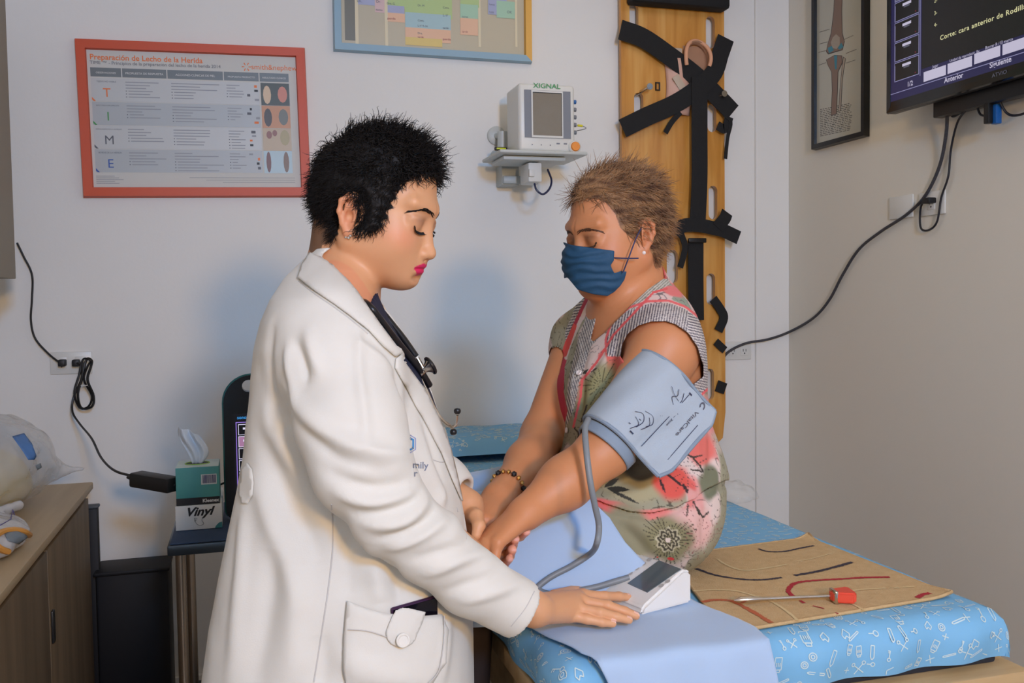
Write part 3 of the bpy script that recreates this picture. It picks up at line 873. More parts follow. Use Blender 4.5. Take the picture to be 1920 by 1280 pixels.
    # collar and lapels
    patch('collar', bv, [(583, 477), (600, 486), (622, 502), (648, 528), (663, 546), (684, 576), (706, 607), (738, 650), (753, 661), (738, 668), (716, 650), (690, 622), (660, 598), (625, 572), (590, 548), (560, 524), (568, 500)], .005, M['coat_cloth'], root, thick=.003, back=1.45, bulge=.003)
    patch('lapel', bv, [(753, 661), (756, 682), (790, 727), (800, 744), (822, 790), (842, 842), (856, 900), (864, 940), (846, 900), (826, 850), (800, 800), (776, 760), (757, 722), (738, 690), (740, 672)], .004, M['coat_cloth'], root, thick=.0025, back=1.45, bulge=.002)
    # seams
    for pts, r_t in (([(622, 945), (624, 1020), (616, 1100), (604, 1180), (588, 1279)], .0011), ([(560, 527), (590, 551), (625, 575), (660, 601), (690, 626)], .0009), ([(842, 842), (858, 905), (868, 950), (874, 1010)], .0009),
                     ([(812, 862), (826, 866), (838, 864)], .0009), ([(1002, 1108), (985, 1140), (958, 1174)], .0008)):
        b = MB(); on_surface_tube(b, bv, pts, r_t, back=1.4); b.build('seam', M['coat_thread'], ct)
    # pocket with button tab, phone
    pk = patch('pocket', bvt, [(652, 1126), (690, 1138), (735, 1150), (790, 1152), (822, 1150), (836, 1180), (832, 1240), (800, 1285), (650, 1285), (646, 1200)], .009, M['coat_cloth'], root, thick=.002, back=1.3, step=7, bulge=.003)
    for pts in ([(655, 1177), (690, 1180), (722, 1190)], [(822, 1152), (824, 1200), (815, 1250), (790, 1279)]):
        b = MB(); on_surface_tube(b, bvt, pts, .0008, .014, back=1.3); b.build('stitching', M['coat_thread'], pk)
    th = np.linspace(0, math.pi, 9)
    tabp = [(734, 1142), (728, 1160), (721, 1180)] + [(747 - 26 * math.cos(t), 1186 + 23 * math.sin(t)) for t in th][0:] + [(782, 1165), (788, 1144), (762, 1138)]
    tb = patch('pocket_tab', bvt, tabp, .0155, M['coat_cloth'], root, thick=.002, step=4, back=1.3, bulge=.002)
    p_, n_ = cast(bvt, 747, 1193, .0205, 1.3)
    b = MB(); b.T = Matrix.Translation(p_) @ n_.to_track_quat('Z', 'Y').to_matrix().to_4x4()
    b.lathe([(0, .0), (.0090, .0), (.0098, .0012), (.0098, .0026), (.0090, .0034), (.0072, .0034), (.0062, .0024), (.0, .0022)], 24)
    b.build('button', M['coat_button'], tb)
    bt = patch('belt_tab', bv, [(466, 868), (474, 880), (477, 905), (475, 928), (466, 944), (456, 944), (450, 925), (455, 880)], .003, M['coat_cloth'], root, thick=.002, step=4, back=1.45)
    # phone standing in the pocket
    a, na = cast(bvt, 738, 1140, .005, 1.3); c, nc_ = cast(bvt, 808, 1119, .005, 1.3)
    ex = (c - a).normalized(); nz = (na + nc_).normalized(); nz = (nz - ex * nz.dot(ex)).normalized(); ey = nz.cross(ex)
    if ey.z < 0: ey = -ey
    b = MB(); R = Matrix((ex, ey, ex.cross(ey))).transposed()
    low, nl = cast(bvt, 772, 1270, -.030, 1.3)
    ey = ((a + c) / 2 - low); ey = (ey - ex * ey.dot(ex)).normalized(); nz = ex.cross(ey)
    if nz.dot(Vector(CAM) - a) < 0: nz = -nz
    R = Matrix((ex, ey, ex.cross(ey))).transposed(); cc = (a + c) / 2 - ey * .068
    b.use(mat('phone_case', (60, 30, 66), .3)).box(cc, (.070, .140, .007), .003, 2, R)
    b.use(mat('phone_glass', (18, 16, 26), .08)).box(cc + ey * .001 + nz * .0035, (.066, .134, .001), .0, 1, R)
    tag(b.build('phone'), 'dark purple phone sticking out of the white coat pocket', 'phone')
    # embroidery on the chest
    b = MB(); blue = mat('thread_blue', (66, 140, 196), .7); grey = mat('thread_grey', (120, 128, 146), .7); lilac = mat('thread_lilac', (150, 158, 196), .7)
    def px_shape(draw, m):
        t = MB(); draw(t); b.use(m); vs = []
        for v in t.v: vs.append(cast(bv, v[0], v[1], .0006 + v[2] * .001, 1.4)[0])
        b.add(vs, [f for f in t.f if min(t.v[i][0] for i in f) >= 767])
    def hexa(R0, R1, cx=762, cy=832):
        def dr(t):
            n = 48; V_ = []
            for k in range(n + 1):
                s6 = k / n * 6; i = int(s6) % 6; fr = s6 - int(s6)
                for Rr in (R0, R1):
                    p0 = (math.cos(math.radians(60 * i + 30)) * Rr, math.sin(math.radians(60 * i + 30)) * Rr); p1 = (math.cos(math.radians(60 * i + 90)) * Rr, math.sin(math.radians(60 * i + 90)) * Rr)
                    V_.append((cx + (p0[0] + (p1[0] - p0[0]) * fr) * .95, cy + p0[1] + (p1[1] - p0[1]) * fr, 0))
            t.add(V_, [(2 * k, 2 * k + 1, 2 * k + 3, 2 * k + 2) for k in range(n)])
        return dr
    px_shape(hexa(19.5, 21.5), lilac); px_shape(hexa(13, 17), blue); px_shape(hexa(6, 8), grey)
    def txt(s, size, x, y):
        def dr(t):
            u = MB(); u.text(s, size, 0, 0, bold=.2)
            t.add([(x + v[0], y - v[1] + v[0] * .05, 0) for v in u.v], [f[::-1] for f in u.f])
        return dr
    px_shape(txt('mily', 18, 773, 877), grey); px_shape(txt('r', 18, 775, 893), grey)
    b.build('embroidery', None, ct, smooth=False)
    # trousers and shoes below the coat
    hx, hy = hipc[0], hipc[1]
    def trs(p):
        d = None
        for sy in (-1, 1):
            e = smin(rcone(p, (hx, hy + sy * .08, .80), (hx + .02, hy + sy * .085, .44), .092, .070), rcone(p, (hx + .02, hy + sy * .085, .44), (hx - .02, hy + sy * .09, .06), .070, .060), .03)
            d = e if d is None else smin(d, e, .01)
        return np.maximum(d, .035 - p[:, 2]).astype(np.float32)
    v, q_ = surf(trs, (hx - .15, hy - .25, .02), (hx + .15, hy + .25, .88), .009)
    npmesh('trousers', v, q_, M['navy_cloth'], root)
    for sy in (-1, 1):
        fx, fy = hx - .02, hy + sy * .09
        def shoe(p): return np.maximum(smin(rcone(p, (fx - .03, fy, .04), (fx + .15, fy, .028), .038, .034), ell(p, (fx - .01, fy, .06), (.045, .036, .04)), .02), -p[:, 2] + .002).astype(np.float32)
        v, q_ = surf(shoe, (fx - .1, fy - .06, -.01), (fx + .22, fy + .06, .12), .005)
        npmesh('shoe', v, q_, M['shoe_black'], root)
    # ---- stethoscope hung round the neck
    st = thing('stethoscope', "black stethoscope with steel fittings hanging round the white-coated person's neck", 'stethoscope', tuple(P(780, 690, 1.42)))
    dS = 1.425
    def pth(pts): return spline([P(x, y, d) for x, y, d in pts], 8)
    def lay(pts, off): return [cast(sbv, x, y, off, 1.44)[0] for x, y in pts]
    b = MB(); b.tube(spline([P(600, 478, 1.50), P(622, 500, 1.44)] + lay([(664, 548), (684, 574), (706, 600), (734, 636), (757, 664), (781, 694), (800, 724)], .0045), 8), .0054, 10)
    b.tube(pth([(655, 480, 1.58), (676, 522, 1.53), (697, 562, 1.462), (716, 585, 1.450), (738, 612, 1.445), (757, 636, 1.440), (779, 668, 1.432)]), .0056, 10)
    b.build('tubing', M['rubber_black'], st)
    b = MB()
    b.tube(pth([(782, 671, 1.43), (793, 690, 1.43)]), .0036, 10)
    ax = Vector(_n(P(809, 684, 1.436) - P(789, 697, 1.43))); o_ = Vector(P(789, 697, 1.43))
    b.T = Matrix.Translation(o_) @ ax.to_track_quat('Z', 'Y').to_matrix().to_4x4()
    b.lathe([(.004, -.004), (.0065, -.003), (.0065, .003), (.005, .005), (.0065, .010), (.0115, .016), (.0135, .018)], 24)
    cp = b.build('chest_piece', M['steel'], st)
    b = MB(); b.T = Matrix.Translation(o_) @ ax.to_track_quat('Z', 'Y').to_matrix().to_4x4()
    b.lathe([(.0130, .016), (.0150, .0165), (.0155, .019), (.0135, .021), (.004, .0195), (0, .0195)], 24); b.build('diaphragm_rim', M['rubber_black'], cp)
    b = MB()
    b.tube(pth([(774, 692, dS - .005), (788, 717, dS), (802, 739, dS), (818, 774, dS), (836, 794, dS), (848, 800, dS - .005), (856, 794, dS - .01), (858, 778, dS - .015)]), .0022, 8)
    b.tube(pth([(785, 702, dS + .01), (800, 732, dS + .012), (815, 765, dS + .02), (828, 785, dS + .02), (843, 797, dS + .012), (850, 806, dS + .005)]), .0022, 8)
    b.build('binaural', M['steel'], st)
    for (x, y, dd, ux, uy) in ((857.5, 771, dS - .016, 0, -1), (850, 809, dS + .004, .2, 1)):
        b = MB(); a = Vector(P(x - ux * 5, y - uy * 5, dd)); c = Vector(P(x + ux * 5, y + uy * 5, dd))
        b.tube([a, a.lerp(c, .3), a.lerp(c, .7), c, c + (c - a) * .15], [.003, .0052, .0055, .0042, .001], 12); b.build('ear_tip', M['rubber_black'], st)
    return body

def scalp_doc_sd(q):
    """negative inside the haired region of the scalp"""
    x, ya, z = q[:, 0], np.abs(q[:, 1]), q[:, 2]
    line = np.interp(z, [-.09, -.070, -.045, -.030, -.022, .0, .020, .045, .070, .082, .10], [-.070, -.050, -.024, -.014, .040, .047, .050, .053, .062, .078, .2])
    line = line + .004 * np.sin(z * 420)
    sl_ = np.interp(z, [.060, .076, .090], [0, 2, 9]); d = (x - line) / np.sqrt(1 + sl_ ** 2)
    d = np.maximum(d, -.082 - z - .25 * np.minimum(x + .06, 0))
    # leave the ear free
    e = np.sqrt((x + .008) ** 2 + ((z + .004) * .72) ** 2) - .0215
    e = np.where(ya > .050, -e, -1.0)
    return np.maximum(d, e).astype(np.float32)
def scalp_doc(q): return scalp_doc_sd(q) < 0
# ------------------------------------------------------------------ the seated patient
M['mask_blue'] = mat('mask_blue', (26, 72, 104), .7, bump=(60, .35))
M['loop_blue'] = mat('loop_blue', (52, 56, 92), .7)
M['pearl'] = mat('pearl', (236, 226, 220), .2)
M['dress_cloth'] = mat('dress_cloth', (230, 214, 206), .8, attr='Col', bump=(420, .08))
M['cuff_cloth'] = mat('cuff_cloth', (168, 180, 190), .7, bump=(700, .12))
M['cuff_trim'] = mat('cuff_trim', (134, 150, 166), .65, bump=(700, .1))
M['cuff_ink'] = mat('cuff_ink', (34, 38, 70), .7)
M['cuff_grey_ink'] = mat('cuff_grey_ink', (84, 84, 96), .7)
M['hose_grey'] = mat('hose_grey', (128, 134, 138), .45)
M['gold'] = mat('gold', (206, 160, 90), .3, 1.0)

def scalp_pat_sd(q):
    x, ya, z = q[:, 0], np.abs(q[:, 1]), q[:, 2]
    line = np.interp(z, [-.09, -.060, -.040, -.022, .0, .012, .022, .045, .070, .082, .095], [-.060, -.036, -.024, -.012, .024, .036, .044, .047, .058, .068, .2])
    sl_ = np.interp(z, [.060, .074, .088], [0, 2, 10]); d = np.maximum((x - line) / np.sqrt(1 + sl_ ** 2), -.066 - z - .25 * np.minimum(x + .06, 0))
    e = np.sqrt((x + .006) ** 2 + ((z - .002) * .70) ** 2) - .0215
    return np.maximum(d, np.where(ya > .050, -e, -1.0)).astype(np.float32)
def scalp_pat(q): return scalp_pat_sd(q) < 0
ARMHOLE = [(1163, 668), (1166, 646), (1176, 626), (1196, 610), (1222, 602), (1248, 601), (1268, 608), (1290, 624), (1308, 650), (1318, 684), (1319, 706), (1300, 722), (1283, 728), (1262, 736), (1210, 730)]

def build_patient():
    H, org = frame_from(1158, 447, 1.81, 38, 8, -1, roll=0); sc = 1.0
    o = dict(fat=.007, chin=-.088, earz=0.0)
    headf = make_head_fn(H, org, sc, o)
    sL = P(1246, 655, 1.69); sR = P(1092, 640, 1.98)
    elL = P(1136, 842, 1.61); wrL = P(985, 962, 1.515)
    elR = P(1018, 815, 1.87); wrR = P(935, 932, 1.63)
    chest = P(1190, 700, 1.85)
    fwd = _n((sR - sL)); up = np.array([0, 0, 1.0]); lat = _n([fwd[0], fwd[1], 0]); fr = np.cross(lat, up)
    if fr[0] > 0: fr = -fr
    Rb = np.stack([fr, lat, up], 1)
    hL = hand_pose(wrL, P(918, 1018, 1.475) - wrL, P(0, 0, 1) - P(60, 0, 1) * 0 + np.array([-.12, -.62, .62]), 1, [(34, 38, 20), (36, 40, 20), (38, 42, 20), (40, 42, 20)], .4, 1.04)
    if (hL['T'][1][0] - hL['F'][3][0][0]) @ np.array([0, 0, 1.]) < 0: pass
    hR = hand_pose(wrR, P(893, 985, 1.545) - wrR, np.array([-.3, -.5, .75]), -1, [(45, 55, 25), (48, 58, 25), (52, 60, 25), (55, 60, 25)], .3, .94)
    hips = P(1222, 985, 1.84)
    hz = .935
    hipL = np.array([hips[0] - .02, hips[1] - .10, hz]); hipR = np.array([hips[0] - .02, hips[1] + .10, hz])
    knL = np.array([.385, 1.62, .905]); knR = np.array([.385, 1.79, .905])
    anL = np.array([.350, 1.61, .48]); anR = np.array([.350, 1.79, .48])
    ne0 = hl(H, org, sc, (-.030, 0, -.050)); ne1 = P(1196, 565, 1.86); nf0 = hl(H, org, sc, (.005, 0, -.080)); nf1 = P(1160, 585, 1.84)
    def arms(p):
        d = rcone(p, sL, elL, .060, .044); d = smin(d, rcone(p, elL, P(1060, 905, 1.565), .045, .040), .02); d = smin(d, rcone(p, P(1060, 905, 1.565), wrL, .040, .0275), .03)
        e = rcone(p, sR, elR, .056, .042); e = smin(e, rcone(p, elR, P(990, 868, 1.76), .042, .038), .02); e = smin(e, rcone(p, P(990, 868, 1.76), wrR, .038, .0260), .03)
        return d, e
    def trunk(p):
        d = ell(p, P(1192, 690, 1.86), (.112, .165, .17), Rb)
        d = smin(d, rcone(p, P(1215, 610, 1.80), sL, .060, .058), .05)
        d = smin(d, rcone(p, P(1150, 600, 1.92), sR, .058, .055), .05)
        bc = P(1124, 745, 1.80)
        d = smin(d, ell(p, P(1140, 745, 1.77), (.062, .075, .070), Rb), .05)
        d = smin(d, ell(p, P(1098, 745, 1.90), (.058, .070, .070), Rb), .05)
        d = smin(d, ell(p, P(1200, 860, 1.84), (.135, .145, .150), Rb), .06)
        d = smin(d, ell(p, (hips[0] - .02, hips[1], .968), (.140, .155, .132), Rb), .06)
        return d
    def legs(p):
        d = None
        for a, k, n_ in ((hipL, knL, anL), (hipR, knR, anR)):
            e = rcone(p, a, k, .088, .062); e = smin(e, rcone(p, k + np.array([-.02, 0, -.03]), n_, .058, .042), .02); d = e if d is None else smin(d, e, .01)
        return d
    def body(p):
        d = headf(p)
        d = smin(d, rcone(p, ne0, ne1, .053, .062), .025); d = smin(d, rcone(p, nf0, nf1, .036, .045), .03)
        d = smin(d, trunk(p), .05)
        a, b = arms(p)
        d = smin(d, a, .022); d = smin(d, b, .022)
        d = smin(d, legs(p), .04)
        d = smin(d, hand_sdf(p, hL), .012); d = smin(d, hand_sdf(p, hR), .012)
        return d
    root = thing('person', 'person with short light brown hair, blue face mask and floral dress, seated on the bed', 'person', (float(hips[0]), float(hips[1]), .83))
    boxes = [(org + np.array([-.16, -.16, -.24]), org + np.array([.17, .17, .15]), .0017),
             (wrL - np.array([.16, .12, .14]), wrL + np.array([.05, .10, .06]), .0013),
             (P(1150, 800, 1.6) - np.array([.26, .22, .22]), P(1240, 640, 1.7) + np.array([.10, .16, .10]), .0028),
             (np.array((.20, 1.35, .40)), np.array((1.05, 2.15, 1.42)), .007)]
    parts = [surf(body, *b_) for b_ in boxes]
    V, Q = cat_regions(parts, boxes)
    q = ((V - org) @ H / sc).astype(np.float32)
    skin = (206, 138, 92)
    col = face_colour(q, skin, dict(blush=(208, 120, 84), lips=(190, 90, 80), lid=(122, 78, 56)))
    far = np.linalg.norm(V - org, axis=1) > .24; col[far] = pal(skin)
    hm = scalp_pat(q) & ~far; col[hm] = col[hm] * .4 + pal((96, 66, 48)) * .6
    npmesh('body', V, Q, M['skin_patient'], root, col)
    brow_and_lash(H, org, sc, body, M['brow_brown'], root, brow_r=.0006, n=90, brow_pts=[(0, .011, .0180), (0, .022, .0225), (0, .033, .0250), (0, .045, .0225), (0, .053, .0165)])
    # hair swept back from the forehead
    def capf(p):
        qq = (p - org) @ H / sc
        d = headf(p) - (.0050 + .004 * sstep(.05, .10, qq[:, 2]) + .0012 * vnoise(p, 120, 5)) * sstep(0, .016, -scalp_pat_sd(qq))
        return np.maximum(d, scalp_pat_sd(qq) * sc).astype(np.float32)
    cap = surf(capf, org - .16, org + .16, .0022)
    hs = lambda p: headf(p) - (.0050 + .004 * sstep(.05, .10, ((p - org) @ H)[:, 2])) * sstep(0, .016, -scalp_pat_sd((p - org) @ H / sc))
    def flow(ql):
        x, y, z = ql[:, 0], ql[:, 1], ql[:, 2]; f = np.zeros_like(ql)
        top = sstep(.06, .11, z)
        f[:, 0] = -.85
        f[:, 2] = np.where(x > 0, -.10, -.55) - .25 * (1 - top)
        f[:, 1] = np.sign(y) * .25 * top
        return f
    P1 = strands(hs, H, org, sc, scalp_pat, flow, 9000, 9, lambda q_: .034 + .012 * (q_[:, 2] > .07), .00055, curl=.12, freq=4, lift=.10, seed=12)
    def flow2(ql):
        f = np.zeros_like(ql); f[:, 0] = -.9; f[:, 2] = .15; f[:, 1] = -.15; return f
    P2 = strands(hs, H, org, sc, lambda ql: (ql[:, 2] > .080) & scalp_pat(ql), flow2, 2200, 10, lambda q_: .045 + 0 * q_[:, 0], .0006, curl=.15, freq=4, lift=.22, seed=13)
    def flow3(ql):
        f = np.zeros_like(ql); f[:, 0] = .55; f[:, 2] = -.55; f[:, 1] = -.6; return f
    P3 = strands(hs, H, org, sc, lambda ql: (ql[:, 0] > .045) & (ql[:, 2] > .075) & scalp_pat(ql), flow3, 260, 9, lambda q_: .034 + 0 * q_[:, 0], .0005, curl=.12, freq=4, lift=.35, seed=14)
    V, Q = cat([cap, tubes(*P1), tubes(*P2), tubes(*P3)])
    npmesh('hair', V, Q, M['hair_brown'], root)
    b = MB(); bm_ = bmesh.new(); bmesh.ops.create_icosphere(bm_, subdivisions=2, radius=.0042); c = Vector(hl(H, org, sc, (.003, .077, -.031)))
    for v in bm_.verts: v.co += c
    b.bm(bm_); tag(b.build('earring', M['pearl'], root), 'small pearl stud earring')
    # ---- face mask
    def mshape(p):
        qq = (p - org) @ H / sc; s = np.stack([qq[:, 0], np.abs(qq[:, 1]), qq[:, 2]], 1)
        d = ell(s, (.052, 0, -.052), (.062, .062, .060)); d = smin(d, ell(s, (.075, 0, -.022), (.045, .040, .036)), .03); d = smin(d, ell(s, (.055, 0, -.085), (.052, .046, .030)), .03)
        d = np.minimum(d, smin(head_sdf(qq, o), d, .01)) - .004
        pl = .0012 * np.sin(qq[:, 2] * 360 + 3 * vnoise(p, 30, 2)) * sstep(.08, .05, s[:, 1])
        return d * sc - pl - .0022 * vnoise(p, 34, 6)
    mpoly = [(1020, 440), (1071, 459), (1100, 463), (1152, 470), (1151, 488), (1145, 497), (1148, 505), (1152, 512), (1164, 508), (1175, 509), (1171, 524), (1163, 536), (1152, 547), (1139, 555), (1112, 551.5), (1083, 543), (1064, 520), (1020, 530)]
    mc = cutfn(mpoly, 1.90)
    def maskf(p):
        d = mshape(p); return np.maximum(np.maximum(d, -(d + .0045)), mc(p)).astype(np.float32)
    v, q_ = surf(maskf, org + np.array([-.16, -.16, -.14]), org + np.array([.10, .12, .06]), .0015)
    mk = npmesh('face_mask', v, q_, M['mask_blue'], root)
    b = MB(); b.tube(spline([P(1149, 483, 1.725), P(1172, 484, 1.715), P(1197, 484, 1.722)], 6), .0013, 6); b.build('ear_loop', M['loop_blue'], mk)
    b = MB(); b.tube(spline([P(1168, 511, 1.725), P(1180, 480, 1.712), P(1192, 448, 1.722), P(1202, 428, 1.735)], 6), .0013, 6); b.build('ear_loop', M['loop_blue'], mk)
    # ---- bracelet on the far wrist
    ax = _n(wrR - P(990, 868, 1.76)); cen = P(952, 913, 1.66); u = _n(np.cross(ax, [0, 0, 1.])); w_ = np.cross(ax, u)
    br = MB(); br.use(M['gold'])
    for k in range(18):
        a = 2 * math.pi * k / 18; c = Vector(cen + (u * math.cos(a) + w_ * math.sin(a)) * .0305)
        br.use(M['gold'] if k % 3 else M['rubber_black']); bm_ = bmesh.new(); bmesh.ops.create_icosphere(bm_, subdivisions=1, radius=.0046 if k % 3 else .0056)
        for v in bm_.verts: v.co += c
        br.bm(bm_)
    tag(br.build('bracelet', None, root), 'bracelet of gold and black beads', None)
    # ---- dress
    cutA = cutfn(ARMHOLE, 1.80)
    cutV = cutfn([(1128, 552), (1120, 585), (1107, 636), (1112, 640), (1135, 622), (1180, 575), (1215, 542), (1246, 521), (1240, 480), (1130, 480)], 1.90)
    cutN = lambda p: rcone(p, P(1175, 470, 1.84), P(1190, 575, 1.86), .060, .066)
    def dbase(p):
        a, b_ = arms(p)
        d = smin(trunk(p), rcone(p, ne0, ne1, .045, .060), .04) - .009
        d = smin(d, rcone(p, sL, sL + (elL - sL) * .18, .070, .064), .02)
        d = smin(d, rcone(p, sR, sR + (elR - sR) * .12, .064, .060), .02)
        # skirt over the lap
        e = smin(rcone(p, hipL, hipL + (knL - hipL) * .62, .100, .086), rcone(p, hipR, hipR + (knR - hipR) * .62, .100, .086), .08)
        d = smin(d, e, .05)
        x, y, dd = pxof(p)
        line = np.interp(x, [1100, 1140, 1180, 1220, 1270, 1330, 1360], [930, 946, 958, 962, 950, 915, 900])
        t = (line - y)
        d = d - .007 * np.exp(-np.maximum(t, 0) / 45.0) * (t > 0) + .004 * np.exp(-((t + 7) / 8.0) ** 2)
        return d
    def dress(p):
        d = dbase(p)
        t = np.maximum(d, -(d + .0065))
        t = np.maximum(t, -cutA(p)); t = np.maximum(t, -cutV(p)); t = np.maximum(t, -cutN(p))
        t = np.maximum(t, -np.maximum(rcone(p, sR, elR, .056, .054), 1.88 - pxof(p)[2]))
        t = np.maximum(t, .838 - p[:, 2])
        t = np.maximum(t, np.minimum(.50 - p[:, 0], 1.04 - p[:, 2]))
        return t.astype(np.float32)
    V, Q = surf(dress, (.42, 1.42, .83), (1.10, 2.18, 1.40), .0021)
    Nn = grad(dbase, V, .004)
    fl = [([(1150, 900), (1200, 890), (1260, 870)], -6, 12), ([(1140, 930), (1190, 925), (1250, 900)], 6, 12), ([(1320, 740), (1300, 800), (1310, 860)], 6, 14), ([(1330, 800), (1335, 860), (1325, 900)], -6, 12),
          ([(1270, 900), (1300, 930), (1330, 950)], 5, 12), ([(1150, 975), (1190, 1010), (1220, 1050)], -6, 12), ([(1180, 970), (1215, 1000), (1245, 1040)], 6, 14), ([(1290, 960), (1300, 1000), (1310, 1045)], 6, 14), ([(1325, 950), (1320, 1000), (1325, 1030)], -6, 12),
          ([(1085, 640), (1075, 720), (1078, 800)], 5, 10), ([(1100, 660), (1092, 740), (1085, 820)], -5, 9), ([(1150, 640), (1120, 700), (1100, 770)], 5, 10), ([(1060, 700), (1055, 780), (1045, 850)], -4, 10), ([(1220, 975), (1235, 1010), (1240, 1050)], -5, 11)]
    V = folds(V, Nn, dbase, fl)
    V = V + Nn * (.0016 * vnoise(V, 22, 21))[:, None]
    npmesh('dress', V, Q, M['dress_cloth'], root, dress_colour(V))
    b = MB()
    bmv = bvh_of(V, Q)
    for (x, y) in ((1037, 742), (1036, 806), (1083, 700)):
        p_, n_ = cast(bmv, x + 4, y, .002, 1.8); c = MB(); c.T = Matrix.Translation(p_) @ n_.to_track_quat('Z', 'Y').to_matrix().to_4x4()
        c.lathe([(0, 0), (.0055, 0), (.006, .0015), (.005, .003), (.003, .002), (0, .002)], 16); c.build('button', M['pearl'], root)
    # ---- trousers to the ankles and sandals below the sheet
    v, q_ = surf(lambda p: np.maximum(legs(p) - .008, p[:, 0] - .54).astype(np.float32), (.25, 1.45, .40), (.60, 1.92, 1.02), .006)
    npmesh('trousers', v, q_, M['trouser_brown'], root)
    for an in (anL, anR):
        def sh(p): return smin(rcone(p, (an[0] + .02, an[1], .44), (an[0] - .14, an[1], .415), .038, .032), rcone(p, an, (an[0], an[1], .44), .038, .036), .02).astype(np.float32)
        v, q_ = surf(sh, (an[0] - .2, an[1] - .06, .36), (an[0] + .08, an[1] + .06, .53), .006)
        npmesh('shoe', v, q_, M['shoe_black'], root)
    # ---- blood pressure cuff on the near upper arm
    cf = thing('blood_pressure_cuff', "grey-blue blood pressure cuff wrapped round the masked person's upper arm", 'blood pressure cuff', tuple(P(1200, 770, 1.6)))
    A0 = P(1247, 706, 1.655); A1 = P(1146, 824, 1.610)
    ax = _n(A1 - A0); vw = _n(CAM - (A0 + A1) / 2); vw = _n(vw - ax * (vw @ ax)); sd = np.cross(ax, vw)
    rt = MW @ np.array([1, 0, 0.])
    if sd @ rt < 0: sd = -sd
    Lc = np.linalg.norm(A1 - A0)
    def cpt(s, t, lift=0.0):
        """s: along the wrap (0 lower left edge -> over the top -> 1 tail), t: 0 at the shoulder end, 1 at the elbow end"""
        r = .0655 - .006 * t
        r += lift
        ce = A0 + (A1 - A0) * t
        if s < .74:
            a = math.radians(-165 + (s / .74) * 203)     # angle from the view side, turning to the right
            return ce + vw * r * math.cos(a) * .95 + sd * r * math.sin(a)
        a = math.radians(38); q = (s - .74) / .26
        base = ce + vw * r * math.cos(a) * .95 + sd * r * math.sin(a)
        e = q - (.16 * max(0, abs(t - .5) - .36) * 6) * q    # rounded end
        tan = _n(-vw * math.sin(a) + sd * math.cos(a))
        return base + (tan * .6 + sd * .4) * e * .083 + ax * .004 * e + vw * .016 * e * e
    nu, nv = 90, 34
    def wr(u, v):
        p = cpt(u, v)
        k = .0016 * math.sin(v * 9 + u * 14) + .0012 * math.sin(u * 33 + v * 5)
        return p + vw * k
    b = MB(); b.grid(wr, nu, nv); main = b.build('cuff_wrap', M['cuff_cloth'], cf, solid=.005, solid_off=0)
    b = MB()
    for t in (.0, 1.0):
        b.tube([cpt(s / 80, t, .0) for s in range(81)], .0036, 8)
    b.tube([cpt(1.0, k / 20, .0) for k in range(21)], .0036, 8)
    b.build('edging', M['cuff_trim'], cf)
    b = MB(); b.grid(lambda u, v: Vector(A0 + (A1 - A0) * (1.02 + v * .13) + (vw * math.cos(math.radians(-120 + u * 210)) * .93 + sd * math.sin(math.radians(-120 + u * 210))) * (.054 - .002 * v)), 40, 8)
    b.build('bladder', M['cuff_trim'], cf, solid=.004)
    # print on the cuff
    def on(s, t): return Vector(cpt(s, t, .0046))
    pr = MB()
    def flat(m, b2, s0, t0, ss, tt):
        pr.use(m); pr.add([on(s0 + v[1] * ss, t0 + v[0] * tt) for v in b2.v], b2.f)
    u = MB(); u.text('VitalCare', 1.0, 0, 0, bold=.01); flat(M['cuff_grey_ink'], u, .865, .16, .032, .098)
    u = MB(); u.text('1 ~ 2cm', 1.0, 0, 0, bold=.01); flat(M['cuff_ink'], u, .785, .34, .018, .06)
    def ring(cx, cy, r0, r1, a0, a1, n=16):
        m_ = MB(); m_.add([(cx + r * math.cos(a0 + (a1 - a0) * i / n), cy + r * math.sin(a0 + (a1 - a0) * i / n), 0) for i in range(n + 1) for r in (r0, r1)], [(2 * i, 2 * i + 1, 2 * i + 3, 2 * i + 2) for i in range(n)]); return m_
    flat(M['cuff_grey_ink'], ring(0, 0, .6, 1.0, 1.0, 5.6), .885, .075, .020, .045)
    def ln(pts, w, m):
        pr.use(m)
        q = spline([(x, y, 0) for x, y in pts], 5)
        for a, c in zip(q[:-1], q[1:]):
            d = (c - a).normalized(); n_ = Vector((-d.y, d.x, 0)) * w
            pr.add([on((a + n_).x, (a + n_).y), on((c + n_).x, (c + n_).y), on((c - n_).x, (c - n_).y), on((a - n_).x, (a - n_).y)], [(0, 1, 2, 3)])
    for pts in ([(.70, .16), (.72, .22), (.70, .28), (.74, .33)], [(.66, .20), (.70, .24), (.75, .25)], [(.74, .14), (.76, .22), (.755, .34)], [(.72, .44), (.74, .48), (.72, .53)], [(.60, .70), (.64, .66), (.67, .72), (.66, .82)], [(.62, .74), (.66, .78), (.64, .88)], [(.68, .64), (.71, .70), (.69, .80)], [(.77, .10), (.765, .5), (.76, .92)], [(.93, .14), (.93, .5), (.93, .80)], [(.64, .62), (.69, .60), (.72, .66), (.70, .74)]):
        ln(pts, .0022, M['cuff_ink'])
    for (s0, t0, r_) in ((.775, .085, .012), (.66, .90, .012), (.65, .73, .006), (.62, .84, .006), (.775, .30, .004), (.785, .335, .004)):
        m_ = MB(); m_.add([(r_ * math.cos(k * .785) * (1 if k % 2 else .6), r_ * math.sin(k * .785) * 1.6 * (1 if k % 2 else .6), 0) for k in range(8)], [tuple(range(8))]); flat(M['cuff_ink'], m_, s0, t0, 1, 1)
    pr.build('print', None, main, smooth=False)
    return body, cf

